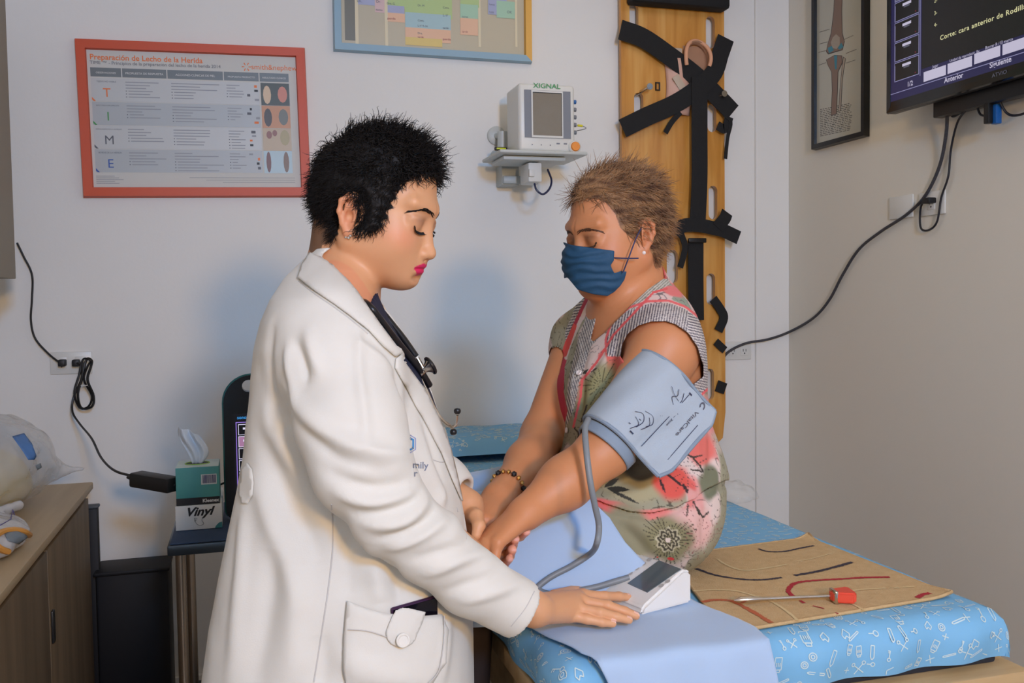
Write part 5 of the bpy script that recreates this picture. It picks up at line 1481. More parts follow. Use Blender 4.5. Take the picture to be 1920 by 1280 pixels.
    bk = MB(); bk.T = T; x, z = locpx(T, 1231, 163); bk.frame(x - .010, z - .016, x + .010, z + .016, .005, .009, .013); bk.build('buckle', M['black_plastic'], t)
    # hooks that carry the board
    for px, py in ((1207, 168), (1345, 181)):
        x, z = locpx(T, px, py); hk = MB(); hk.cyl((x - .03, YW, z - .02), (x, yb - .050, z), .0065, n=12); hk.cyl((x, yb - .050, z), (x, yb - .056, z), .012, n=16)
        o = hk.build('wall_hook', M['steel']); tag(o, 'steel wall peg through the %s slot of the spine board' % ('left' if px < 1300 else 'right'), 'hook', None)
    # neck brace tucked under the straps
    nb = thing('neck_brace', 'beige rigid neck brace tucked under the black straps of the spine board', 'neck brace', tuple(onY(1270, 200, yb)))
    fo = mat('brace_foam', (226, 168, 132), .8); sh = mat('brace_shell', (214, 170, 150), .5); lt = mat('brace_pad', (196, 178, 158), .6)
    cx, cz = locpx(T, 1300, 108)
    b = MB(); b.T = T
    ring = [(cx + .052 * math.cos(a), cz - .01 + .068 * math.sin(a), .030 + .012 * math.cos(a * 2)) for a in [math.radians(-25 + 230 * k / 30) for k in range(31)]]
    b.tube(ring, .0075, 10); b.build('foam_edge', fo, nb)
    b = MB(); b.T = T
    b.grid(lambda u, v: (cx + .050 * math.cos(math.radians(-30 + 240 * u)), cz - .01 + .066 * math.sin(math.radians(-30 + 240 * u)) - .012 * v, .030 - .020 * v), 30, 4); b.grid(lambda u, v: (cx - .048 + .096 * u, cz - .060 + .115 * v - .0 * u, .012 + .006 * math.sin(v * 5)), 8, 8); b.build('inner_shell', mat('brace_inner', (170, 128, 100), .6), nb, solid=.003)
    b = MB(); b.T = T
    x0_, z0_ = locpx(T, 1262, 170)
    b.grid(lambda u, v: (x0_ - .045 + .105 * u + .012 * math.sin(v * 3), z0_ - .095 + .21 * v, .012 + .020 * math.sin(u * 3.14)), 12, 16); b.build('front_shell', sh, nb, solid=.003)
    b = MB(); b.T = T; x2, z2 = locpx(T, 1258, 105); b.box((x2, z2, .020), (.07, .05, .02), .006); b.build('chin_pad', lt, nb)
    b = MB(); b.T = T; x3, z3 = locpx(T, 1270, 165); b.box((x3, z3, .034), (.03, .09, .004), .002, R=Matrix.Rotation(math.radians(35), 3, 'Z')); b.build('strap_tab', lt, nb)

def bone_poster():
    xf = XR - .020
    T = rightT(3.0, 2.2, xf)
    a = locpx(T, 1522, 282); c = locpx(T, 1622, 255); x0, x1 = a[0], c[0]; zb = (a[1] + c[1]) / 2; h = .86
    t = thing('framed_print', 'tall narrow print of knee bones in a thin black frame, on the right wall', 'framed picture', (XR, 3.0 - (x0 + x1) / 2, 2.2 + zb))
    fb = mat('frame_black', (22, 22, 24), .35)
    b = MB(); b.T = T; b.frame(x0, zb, x1, zb + h, .022, -.018, .004, 1); b.build('frame', fb, t)
    pa = mat('print_paper', (186, 184, 170), .25, coat=.4); bone = mat('print_bone', (138, 116, 104), .5); ed = mat('print_line', (74, 70, 68), .5); cy = mat('print_cyan', (70, 140, 160), .5); pl = mat('print_pale_bone', (170, 158, 144), .5)
    b = MB(); b.T = T @ Matrix.Translation((0, 0, -.008)); b.use(pa).bx((x0 + .018, zb + .018, -.002), (x1 - .018, zb + h - .018, 0))
    T2 = b.T
    q = lambda px, py, z: (*locpx(T2, px, py), z)
    def poly(pts, m, z): b.use(m).add([q(x, y, z) for x, y in pts][::-1], [tuple(range(len(pts)))])
    poly([(1567, -60), (1563, 20), (1558, 62), (1552, 82), (1549, 97), (1553, 102), (1580, 94), (1584, 78), (1580, 62), (1579, 20), (1582, -60)], ed, .0004)
    poly([(1568, -60), (1564, 20), (1559, 63), (1553, 82), (1550, 96), (1554, 100), (1579, 93), (1583, 78), (1579, 62), (1578, 20), (1581, -60)], bone, .0006)
    poly([(1562, 70), (1558, 80), (1561, 90), (1569, 92), (1575, 84), (1575, 70), (1568, 64)], pl, .0009)
    poly([(1552, 90), (1560, 86), (1564, 94), (1555, 100)], cy, .0011); poly([(1571, 90), (1578, 80), (1582, 88), (1575, 93)], cy, .0011)
    poly([(1549, 112), (1552, 122), (1559, 135), (1560, 170), (1558, 217), (1569, 214), (1571, 170), (1572, 135), (1580, 118), (1579, 104), (1565, 103)], ed, .0004)
    poly([(1550, 112), (1553, 122), (1560, 135), (1561, 170), (1559, 216), (1568, 213), (1570, 170), (1571, 135), (1579, 117), (1578, 105), (1565, 104)], bone, .0006)
    poly([(1564, 104), (1566, 130), (1569, 130), (1570, 104)], cy, .0009)
    poly([(1581, 106), (1579, 122), (1576, 150), (1572, 209), (1577, 208), (1580, 150), (1584, 122), (1586, 110)], ed, .0004); poly([(1582, 108), (1580, 122), (1577, 150), (1573, 208), (1576, 207), (1579, 150), (1583, 122), (1585, 110)], pl, .0006)
    g = random.Random(4)
    for k in range(16):
        y = 205 + k * 3.3; x0p, x1p = 1538, 1597; x = x0p
        while x < x1p - 3:
            wd = g.uniform(2, 7); yy = y - (x - x0p) * .21; poly([(x, yy), (x + wd, yy - wd * .21), (x + wd, yy + 1.1 - wd * .21), (x, yy + 1.1)], ed, .0005); x += wd + 1.6
    for (xa, ya, xb, yb_) in ((1537, 82, 1552, 78), (1535, 98, 1550, 94), (1535, 122, 1549, 117), (1582, 74, 1600, 66), (1586, 100, 1606, 92), (1586, 118, 1604, 112), (1537, 60, 1556, 54)):
        poly([(xa, ya), (xb, yb_), (xb, yb_ + .8), (xa, ya + .8)], ed, .0005)
    b.build('print_sheet', None, t, smooth=False)

def television():
    xs = XR - .12
    T = rightT(2.7, 1.95, xs, 0)
    a = locpx(T, 1664, 212); x0, z0 = a[0], a[1] - .004; W_, H_ = 1.00, .58
    t = thing('television', 'black wall television showing an ultrasound program, at the top of the right wall', 'television', (XR, 2.7 - x0 - W_ / 2, 1.95 + z0))
    b = MB(); b.T = T; b.bx((x0, z0, -.030), (x0 + W_, z0 + H_, .0), .006); b.build('housing', M['black_plastic'], t)
    b = MB(); b.T = T; b.bx((x0 + .10, z0 + .04, -.065), (x0 + W_ - .1, z0 + H_ - .1, -.030), .01); b.build('back_cover', M['black_plastic'], t)
    bz = mat('bezel_gloss', (14, 14, 17), .12)
    b = MB(); b.T = T; b.frame(x0, z0, x0 + W_, z0 + H_, .022, -.002, .006, 1); b.use(bz).bx((x0 + .01, z0 + .002, 0), (x0 + W_ - .01, z0 + .034, .0045)); b.build('bezel', bz, t)
    def em(n_, c, s_=.55): return mat(n_, (8, 8, 10), .25, emit=(c, s_))
    sc_d = em('screen_dark', (24, 24, 28)); nav = em('screen_navy', (44, 42, 92)); wht = em('screen_white', (206, 200, 224), .8); ln = em('screen_line', (150, 148, 190), .8); yel = em('screen_text', (226, 222, 170), .9); gr = em('screen_grey', (110, 110, 128)); rd = em('screen_red', (150, 40, 60))
    b = MB(); b.T = T; T2 = T
    b.use(nav).bx((x0 + .020, z0 + .033, .001), (x0 + W_ - .02, z0 + H_ - .02, .0035))
    q = lambda px, py, z: (*locpx(T2, px, py), z)
    def poly(pts, m, z): b.use(m).add([q(x, y, z) for x, y in pts], [tuple(range(len(pts)))])
    def L2(px, py): return locpx(T2, px, py)
    def R(pa, pb, m, z):   # rectangle from lower-left and upper-right photograph points
        l = L2(*pa); r = L2(*pb); b.use(m).rect(min(l[0], r[0]), min(l[1], r[1]), max(l[0], r[0]), max(l[1], r[1]), z)
    ll = L2(1730, 130); b.use(sc_d).rect(ll[0], ll[1], x0 + W_ - .03, z0 + H_ - .03, .0040)
    b.use(ln).rect(x0 + .02, L2(1673, 178)[1], x0 + W_ - .03, L2(1673, 178)[1] + .002, .0041)
    # thumbnails, a column
    c0 = L2(1679, 157); c1 = L2(1725, 143); th = .0585; wd = c1[0] - c0[0]
    for k in range(7):
        zz = c0[1] + .004 + k * (th + .003)
        b.use(ln).rect(c0[0], zz, c0[0] + wd, zz + th, .0040); b.use(sc_d if k != 4 else gr).rect(c0[0] + .002, zz + .002, c0[0] + wd - .002, zz + th - .002, .0042)
        b.use(wht).rect(c0[0] + wd * .33, zz + th * .68, c0[0] + wd * .68, zz + th * .82, .0044); b.use(gr).rect(c0[0] + wd * .38, zz + th * .58, c0[0] + wd * .62, zz + th * .66, .0044); b.use(rd).rect(c0[0] + wd * .84, zz + th * .12, c0[0] + wd * .88, zz + th * .18, .0044)
        b.use(ln).rect(c0[0] + .002, zz + .004, c0[0] + .004, zz + th * .85, .0044)
    b.use(ln).rect(c0[0] + wd + .004, c0[1] - .002, c0[0] + wd + .006, z0 + H_ - .03, .0042)
    # white buttons along the bottom
    for p0, p1 in (((1734, 154), (1776, 124)), ((1779, 139), (1825, 108)), ((1829, 121), (1878, 88)), ((1882, 104), (1935, 68)), ((1938, 84), (1990, 50))):
        l = L2(*p0); r = L2(*p1); b.use(wht).rect(l[0], l[1], r[0], l[1] + .029, .0044)
    def Tx(s_, px, py, sz, m, **k): a_ = L2(px, py); b.use(m).text(s_, sz, a_[0], a_[1], .0050, **k)
    Tx('Corte: cara anterior de Rodilla Izquierda', 1765, 76, .0195, yel, sx=1.12, space=1.12, bold=.0002)
    Tx('2-', 1754, 6, .016, yel); Tx('3-', 1754, 29, .016, yel); Tx('4-', 1754, 51, .016, yel)
    Tx('Jugar', 1751, 128, .012, wht); Tx('Unidad de reproducir  By', 1783, 117, .011, wht); Tx('Borrar R / El marco', 1850, 93, .012, wht)
    Tx('1/2', 1703, 163, .021, wht, bold=.0003); Tx('Anterior', 1773, 156, .021, wht, bold=.0004); Tx('Siguiente', 1858, 128, .021, wht, bold=.0004)
    b.build('screen', None, t, smooth=False)
    b = MB(); b.T = T; a_ = L2(1863, 146); b.text('ATVIO', .015, a_[0], a_[1], .0062, sx=1.2); tag(b.build('brand_mark', gr, t, smooth=False), 'grey lettering below the screen')
    # wall bracket and what hangs below
    b = MB(); l = L2(1728, 228); b.T = T; b.bx((l[0], z0 - .040, -.075), (l[0] + .42, z0 + .05, -.040), .004); b.bx((l[0] + .1, z0 - .03, -.118), (l[0] + .3, z0 + .4, -.075), .004); b.use(M['black_plastic']); mt = b.build('wall_mount', M['black_plastic'], t)
    def wv(px, py, x): return Vector(onX(px, py, x))
    b = MB(); b.box(wv(1854, 212, XR - .07), (.020, .020, .060), .003); o = b.build('video_plug', M['black_plastic']); tag(o, 'black plug hanging under the television, beside a blue one', 'plug')
    o.location.z += .0
    b = MB(); b.box(wv(1868, 214, XR - .055), (.020, .022, .055), .003); o = b.build('video_plug', mat('plug_blue', (20, 90, 160), .4)); tag(o, 'blue plug hanging under the television', 'plug')
    cb = mat('cable_black', (22, 24, 34), .45)
    def cable(pts, r, lab, cat_='cable', name='power_cable', m=cb):
        b = MB(); b.tube(spline(pts, 10), r, 8); o = b.build(name, m); tag(o, lab, cat_); return o
    k = XR - .012
    cable([wv(1776, 205, k - .05), wv(1774, 250, k - .02), wv(1762, 310, k), wv(1736, 365, k), wv(1700, 402, k), wv(1650, 435, k), wv(1610, 468, k), wv(1580, 515, k), wv(1555, 562, k), wv(1525, 596, k), Vector(onY(1480, 622, YW - .03)), Vector(onY(1440, 636, YW - .03)), Vector(onY(1400, 643, YW - .02)), Vector(onY(1368, 658, YW - .02)), Vector(onY(1350, 678, YW - .012))], .0052,
          'long black cable sweeping down from the television to the spine board', 'cable', 'video_cable', mat('cable_braid', (26, 26, 32), .6, var=(900, (80, 80, 86), 2)))
    cable([wv(1812, 205, k - .05), wv(1795, 230, k - .02), wv(1783, 280, k), wv(1778, 330, k), wv(1765, 370, k), wv(1757, 415, k), wv(1742, 431, k), wv(1727, 428, k), wv(1725, 400, k), wv(1730, 380, k - .01), wv(1742, 377, k - .02)], .0034, "television's thin black power cord looping into the right wall outlet", 'cable', 'power_cable')
    cable([wv(1780, 205, k - .04), wv(1786, 218, k - .03), wv(1800, 212, k - .03), wv(1822, 196, k - .05)], .0034, 'short black cable loop just under the television', 'cable', 'video_cable')
    cable([wv(1832, 200, k - .05), wv(1838, 214, k - .04), wv(1848, 218, k - .05)], .0032, 'short black cable running to the black plug under the television', 'cable', 'video_cable')
    cable([wv(1872, 186, k - .05), wv(1888, 212, k - .03), wv(1908, 216, k - .03), wv(1935, 205, k - .04), wv(1960, 180, k - .06)], .0036, 'black cable loop at the right edge, under the television', 'cable', 'video_cable')

def outlet(T, w, h, n, lab, name='wall_outlet', blank=False, group=None):
    t = thing(name, lab, 'wall outlet' if not blank else 'wall plate', tuple(T.translation))
    b = MB(); b.T = T; b.bx((-w / 2, -h / 2, 0), (w / 2, h / 2, .007), .003); b.build('cover_plate', M['white_plastic'], t)
    if not blank:
        for k in range(n):
            b = MB(); b.T = T; cx = (k - (n - 1) / 2) * w / n * .9
            b.use(M['white_plastic']).bx((cx - .016, -.020, .006), (cx + .016, .020, .009), .002)
            b.use(M['black_plastic'])
            for dx in (-.006, .006): b.rect(cx + dx - .0012, -.004, cx + dx + .0012, .006, .0093)
            b.add([(cx + .003 * math.cos(a * .785), -.011 + .003 * math.sin(a * .785), .0093) for a in range(8)], [tuple(range(8))])
            b.build('socket', None, t)
    return t
def wall_bits():
    a = onY(134, 680, YW); T = backT(float(a[0]), float(a[2]), YW); outlet(T, .125, .072, 2, 'white wall outlet with two black plugs, at the left of the back wall')
    a = onY(1383, 657, YW); T = backT(float(a[0]), float(a[2]), YW); outlet(T, .115, .072, 2, 'white wall outlet on the back wall, right of the spine board')
    a = onX(1750, 381, XR); T = rightT(float(a[1]), float(a[2]), XR); outlet(T, .115, .075, 1, 'white outlet with a black plug, below the television on the right wall')
    a = onX(1692, 388, XR); T = rightT(float(a[1]), float(a[2]), XR); outlet(T, .115, .075, 1, 'blank white plate beside the outlet on the right wall', 'wall_plate', True)
    cb = mat('cable_black_matt', (20, 20, 22), .5)
    a = onX(1742, 376, XR - .02); b = MB(); b.box(a, (.03, .034, .018), .004); tag(b.build('power_plug', cb), 'black plug in the right wall outlet', 'plug')
    a = Vector(onY(117, 680, YW - .02)); b = MB(); b.box(a, (.022, .036, .022), .004); tag(b.build('power_plug', cb), 'left plug in the outlet at the left of the back wall', 'plug')
    a = Vector(onY(143, 680, YW - .02)); b = MB(); b.box(a, (.022, .036, .022), .004); tag(b.build('power_plug', cb), 'right plug in the outlet at the left of the back wall', 'plug')
    w = lambda px, py, y: Vector(onY(px, py, y))
    b = MB(); b.tube(spline([w(32, 455, 3.28), w(44, 480, 3.28), w(60, 515, 3.285), w(60, 560, 3.285), w(58, 600, 3.285), w(66, 634, 3.285), w(90, 662, 3.28), w(112, 680, 3.27)], 10), .0032, 8); tag(b.build('power_cable', cb), 'thin black cord rising from the left outlet to behind the upper cabinet', 'cable')
    # bundled cord and charger
    b = MB(); cx, y_ = 157, 3.25; pts = [w(143, 680, 3.27), w(150, 684, y_)]
    g = random.Random(2)
    for k in range(5):
        o = g.uniform(-4, 4); pts += [w(cx - 6 + o, 706, y_ - .004 * k), w(cx - 14 + o, 738, y_ - .006 * k), w(cx - 6 + o * .5, 764, y_), w(cx + 12 + o, 762, y_ - .004 * k), w(cx + 17 + o * .5, 742, y_), w(cx + 4 + o, 712, y_ - .005 * k), w(cx + 10 + o, 688, y_), w(cx + 14 + o * .4, 676, y_ - .005), w(cx + 2 + o, 674, y_)]
    pts += [w(152, 712, 3.24), w(138, 745, 3.24), w(136, 772, 3.22), w(150, 795, 3.15), w(172, 822, 3.0), w(190, 858, 2.85), w(215, 882, 2.72), w(252, 893, 2.62)]
    b.tube(spline(pts, 6), .0034, 6); tag(b.build('charger_cable', cb), 'bundled black cord hanging from the left outlet down to the charger', 'cable')
    b = MB(); q = w(157, 722, 3.24); b.tube([q + Vector((.014 * math.cos(a * .524), .012 * math.sin(a * .524), 0)) for a in range(13)], .0015, 5, False); tag(b.build('cable_tie', M['white_plastic']), 'white tie round the bundled black cord', 'cable tie')
    t = thing('power_adapter', 'black laptop-style power adapter between the counter and the glove box', 'power adapter', tuple(w(288, 905, 2.55)))
    a, c = w(254, 897, 2.60), w(326, 909, 2.50); d = (c - a).normalized(); up = Vector((0, 0, 1)); s_ = d.cross(up).normalized(); u = s_.cross(d); R = Matrix((d, s_, u)).transposed()
    b = MB(); b.box((a + c) / 2, ((c - a).length, .045, .038), .006, R=R); b.build('case', cb, t)
    b = MB(); b.tube([a, a - d * .03], [.009, .004], 10); b.build('strain_relief', cb, t)
    b = MB(); b.tube(spline([c, w(350, 915, 2.56), w(400, 912, 2.60), w(424, 905, 2.58), w(440, 915, 2.56)], 6), .003, 6); tag(b.build('adapter_lead', cb), 'black lead running behind the boxes to the tablet', 'cable')
# ------------------------------------------------------------------ bed and what lies on it
BX0, BX1, BY0, BY1, BZ = .42, 1.192, 1.222, 3.26, .83
def bed():
    t = thing('examination_bed', 'wooden examination bed with a light blue patterned mattress cover', 'bed', ((BX0 + BX1) / 2, (BY0 + BY1) / 2, 0))
    wood = mat('bed_pine', (196, 166, 120), .55, var=(3, (178, 146, 100), 1.2, (1, 14, 14)))
    b = MB()
    b.bx((BX0 + .01, BY0 - .03, .700), (BX1 + .02, BY1, .738), .004); b.bx((BX0 + .03, BY0 - .012, .60), (BX1 + .005, BY1, .700), .003); b.build('bed_frame', wood, t)
    for x in (BX0 + .07, BX1 - .04):
        for y in (BY0 + .04, BY1 - .06):
            MB().bx((x - .035, y - .035, 0), (x + .035, y + .035, .60), .004).build('leg', wood, t)
    cover = mat('cover_blue', (120, 180, 218), .65, bump=(14, .25)); ink = mat('cover_print', (204, 222, 222), .7)
    cx = (BX0 + BX1) / 2; hw = (BX1 - BX0) / 2; r = .028; zb = .752
    # cross-section walk: u in metres from the middle of the top, over the edge, down the side
    def side(s, half):
        """distance along the surface from the centre line -> (offset, drop)"""
        fl = half - r
        if s <= fl: return s, 0.0
        a = (s - fl) / r
        if a <= math.pi / 2: return fl + r * math.sin(a), r * (1 - math.cos(a))
        return half, r + (s - fl - r * math.pi / 2)
    drop = BZ - zb; half_len_x = hw - r + r * math.pi / 2 + (drop - r)
    y_mid = (BY0 + BY1) / 2; hy = (BY1 - BY0) / 2; half_len_y = hy - r + r * math.pi / 2 + (drop - r)
    def cov(u, v, lift=0.0):
        ox, dx = side(abs(u), hw); oy, dy = side(abs(v), hy)
        x = cx + math.copysign(ox, u); y = y_mid + math.copysign(oy, v)
        d = max(dx, dy) if min(dx, dy) < .001 else min(drop, math.hypot(dx, dy))
        z = BZ - d
        k = min(1.0, max(dx, dy) / .02)
        # pleats where the cloth is tucked under
        w_ = .006 * math.sin(u * 46 + math.sin(v * 9) * 2) * k if dy > dx else .004 * math.sin(v * 38) * k
        w_ += k * .006 * math.sin(d / drop * math.pi)
        nx, ny = (0, math.copysign(1, v)) if dy > dx else (math.copysign(1, u), 0)
        base = .0012 * math.sin(u * 13 + v * 7) * math.sin(v * 11 - u * 5)
        return (x + nx * (w_ + lift * k), y + ny * (w_ + lift * k), z + base * (1 - k) + lift * (1 - k))
    nu, nv = 70, 130
    b = MB(); b.use(cover).grid(lambda a, c: cov((a * 2 - 1) * half_len_x, (c * 2 - 1) * half_len_y), nu, nv)
    # printed doodles: capsules, bottles, crosses, thermometers, hearts
    g = random.Random(11); b.use(ink)
    def stroke(pts, u0, v0, ang, s, wd=.0011):
        ca, sa = math.cos(ang), math.sin(ang)
        P2 = [(u0 + (x * ca - y * sa) * s, v0 + (x * sa + y * ca) * s) for x, y in pts]
        for p, q in zip(P2[:-1], P2[1:]):
            dx, dy = q[0] - p[0], q[1] - p[1]; L = math.hypot(dx, dy)
            if L < 1e-6: continue
            nx, ny = -dy / L * wd, dx / L * wd
            c = [(p[0] + nx, p[1] + ny), (q[0] + nx, q[1] + ny), (q[0] - nx, q[1] - ny), (p[0] - nx, p[1] - ny)]
            if max(abs(k[0]) for k in c) > half_len_x - .002 or max(abs(k[1]) for k in c) > half_len_y - .002: continue
            b.add([cov(k[0], k[1], .0007) for k in c], [(0, 1, 2, 3)])
    circ = lambda r_, n=9, x=0, y=0, a0=0, a1=6.2832: [(x + r_ * math.cos(a0 + (a1 - a0) * k / n), y + r_ * math.sin(a0 + (a1 - a0) * k / n)) for k in range(n + 1)]
    G = [[[(-.4, -.7), (.4, -.7), (.4, .5), (-.4, .5), (-.4, -.7)], [(-.25, .5), (-.25, .75), (.25, .75), (.25, .5)], [(-.2, -.2), (-.2, .2)], [(0, -.2), (0, .2)], [(.2, -.2), (.2, .2)]],
         [[(-.2, -.8), (-.2, .5), (0, .8), (.2, .5), (.2, -.8), (-.2, -.8)]], [[(-.5, 0), (.5, 0)], [(0, -.5), (0, .5)]], [circ(.3), [(.3, 0), (.9, 0)]],
         [[(0, -.5), (-.5, .1), (-.3, .5), (0, .25), (.3, .5), (.5, .1), (0, -.5)]], [circ(.25, 8, 0, .5), [(0, .25), (0, -.8)], [(0, -.5), (.25, -.5)], [(0, -.75), (.3, -.75)]],
         [[(-.9, -.1), (.7, -.1), (.9, 0), (.7, .1), (-.9, .1), (-.9, -.1)]], [[(-.5, -.15), (.5, -.15)] , circ(.15, 6, .5, 0, -1.57, 1.57), [(.5, .15), (-.5, .15)], circ(.15, 6, -.5, 0, 1.57, 4.71), [(0, -.15), (0, .15)]],
         [circ(.5, 12), circ(.25, 8)], [[(-.5, -.5), (.5, .5)], [(-.5, .5), (.5, -.5)], circ(.2, 6, -.6, -.6), circ(.2, 6, .6, -.6)]]
    step = .027; nx_ = int(half_len_x * 2 / step); ny_ = int(half_len_y * 2 / step)
    for i in range(nx_):
        for j in range(ny_):
            u0 = -half_len_x + (i + .5) * step + g.uniform(-.008, .008); v0 = -half_len_y + (j + .5) * step + g.uniform(-.008, .008)
            a = g.uniform(-.5, .5) + math.pi; s = g.uniform(.010, .0165)
            for pts in g.choice(G): stroke(pts, u0, v0, a, s, .0008)
    b.build('mattress_cover', None, t)
    # the raised headrest under the same cloth, with a row of printed doodles
    hb = MB(); hx0, hx1, hy0, hy1, hz = BX0 + .03, BX1 - .07, 2.86, 3.25, .905
    def hd(u, v, lift=0):
        a = u * 2 - 1; c = v * 2 - 1; e = (abs(a) ** 6 + abs(c) ** 6)
        return (hx0 + (hx1 - hx0) * u, hy0 + (hy1 - hy0) * v, BZ + (hz - BZ) * max(0, 1 - e * .9) ** .5 + lift + .002 * math.sin(u * 25) * math.sin(v * 14))
    hb.use(cover).grid(hd, 50, 36); hb.use(ink)
    for k in range(330):
        u0, v0 = g.uniform(.04, .96), g.uniform(.04, .96); s = .016; an = g.uniform(0, 6)
        for pts in g.choice(G):
            ca, sa = math.cos(an), math.sin(an); P2 = [(u0 + (x * ca - y * sa) * s / (hx1 - hx0), v0 + (x * sa + y * ca) * s / (hy1 - hy0)) for x, y in pts]
            for p, q in zip(P2[:-1], P2[1:]):
                dx, dy = q[0] - p[0], q[1] - p[1]; L = math.hypot(dx, dy) + 1e-9; n_ = (-dy / L * .0018, dx / L * .0028); c = [(p[0] + n_[0], p[1] + n_[1]), (q[0] + n_[0], q[1] + n_[1]), (q[0] - n_[0], q[1] - n_[1]), (p[0] - n_[0], p[1] - n_[1])]
                if min(min(k_) for k_ in c) < .01 or max(max(k_) for k_ in c) > .99: continue
                hb.add([hd(k_[0], k_[1], .0008) for k_ in c], [(0, 1, 2, 3)])
    hb.build('headrest', None, t)
    MB().bx((BX0 + .02, BY0 + .012, .738), (BX1 - .01, BY1 - .01, .758), .006).build('underside_gap', mat('gap_shade', (34, 36, 44), .8), t)  # dark strip at the mattress underside, standing for the shaded gap

HIPS = P(1222, 985, 1.84)
def sheet_top(x, y):
    z = BZ + .006
    for (y0, y1) in ((HIPS[1] - .10, 1.62), (HIPS[1] + .10, 1.79)):
        t = min(1, max(0, (HIPS[0] - .02 - x) / (HIPS[0] - .02 - .385))); yc = y0 + (y1 - y0) * t; zc = .935 - .030 * t; r = .118 - .026 * t; d = abs(y - yc)
        if x > .27:
            if d < r: zz = zc + math.sqrt(r * r - d * d)
            else: zz = zc - (d - r) * 2.2
            k = .05; h = max(k - abs(z - zz), 0) / k; z = max(z, zz) + h * h * k * .25
    return z
def on_sheet(px, py, lift):
    z = BZ
    for _ in range(12):
        q = onZ(px, py, z + lift); z = .5 * z + .5 * sheet_top(float(q[0]), float(q[1]))
    return onZ(px, py, z + lift)
def sheet():
    # cloth coordinates: i along the bed (near end hangs over), j across (left side hangs over the knees)
    Ys = []
    n_h = 18
    yn = BY0 - .013
    rows = [(yn, d) for d in np.linspace(.155, .0, n_h)] + [(y, 0) for y in np.arange(yn + .004, 2.62, .014)]
    V = []; nj = 64
    edge = [(1092, 900), (1100, 925), (1155, 992), (1210, 1060), (1300, 1125), (1420, 1180), (1450, 1205), (1470, 1240)]
    ex, ey = [e[0] for e in edge], [e[1] for e in edge]
    def solve(y):
        best = .55
        for x in np.arange(.50, .80, .0025):
            a, b_ = proj(np.array([x, y, sheet_top(float(x), y)]))
            if a <= np.interp(b_, ey, ex): best = float(x)
        return best
    ry = list(np.arange(1.20, 1.72, .02)); rx = [solve(float(y)) for y in ry]; rx[:2] = [.742, .742]
    ry += [1.9, 2.2, 2.62]; rx += [.60, .74, .80]
    def right(y): return float(np.interp(y, ry, rx))
    def left(y):
        return float(np.interp(y, [1.20, 1.27, 1.33, 1.42, 1.50, 1.86, 1.95, 2.1, 2.62], [.470, .458, .440, .425, .320, .300, .395, .405, .44]))
    def hang(y): return float(np.interp(y, [1.24, 1.40, 1.50, 1.56, 1.85, 1.95, 2.62], [.0, .005, .04, .20, .22, .10, .02]))
    def ledge(y):
        lk = float(np.interp(y, [1.45, 1.53, 1.88, 1.96], [.405, .300, .300, .405])); return lk
    H = np.zeros((len(rows), nj, 3))
    for i, (y, d) in enumerate(rows):
        xr, xl = right(y), left(y); hg = hang(y) if d == 0 else 0
        if d > 0: xr += d * .12; xl += d * .45
        tot = (xr - xl) + hg
        for j in range(nj):
            s = tot * j / (nj - 1); x = xr - s
            if x >= xl or hg == 0:
                x = max(x, xl); z = sheet_top(x, y) - d
                yy = y - (.004 * math.sin(x * 60) * min(1, d / .05) + .010 * min(1, d / .06))
            else:
                e = xl - x; z = sheet_top(xl, y) - e; x = xl - .006 - .004 * math.sin(y * 50) * min(1, e / .05); yy = y
            w = .0022 * math.sin(x * 31 + y * 17) * math.sin(y * 23 - x * 12)
            H[i, j] = (x, yy, z + (w if d == 0 else 0) + .002)
    for _ in range(4):     # let the cloth relax
        Hn = H.copy(); Hn[1:-1, 1:-1] = (H[:-2, 1:-1] + H[2:, 1:-1] + H[1:-1, :-2] + H[1:-1, 2:]) / 4
        Hn[..., 2] = np.maximum(Hn[..., 2], H[..., 2] - .004); H = Hn
    nr = len(rows); V = H.reshape(-1, 3); i, j = np.meshgrid(np.arange(nr - 1), np.arange(nj - 1), indexing='ij'); a = (i * nj + j).ravel()
    Q = np.stack([a, a + nj, a + nj + 1, a + 1], 1)
    global SHEET
    SHEET = bvh_of(V, Q)
    o = npmesh('blue_sheet', V, Q, mat('sheet_blue', (172, 196, 224), .85, bump=(40, .12), sheen=.2), None, None, solid=.0022)
    tag(o, "plain pale blue sheet over the seated person's lap and the near end of the bed", 'sheet')

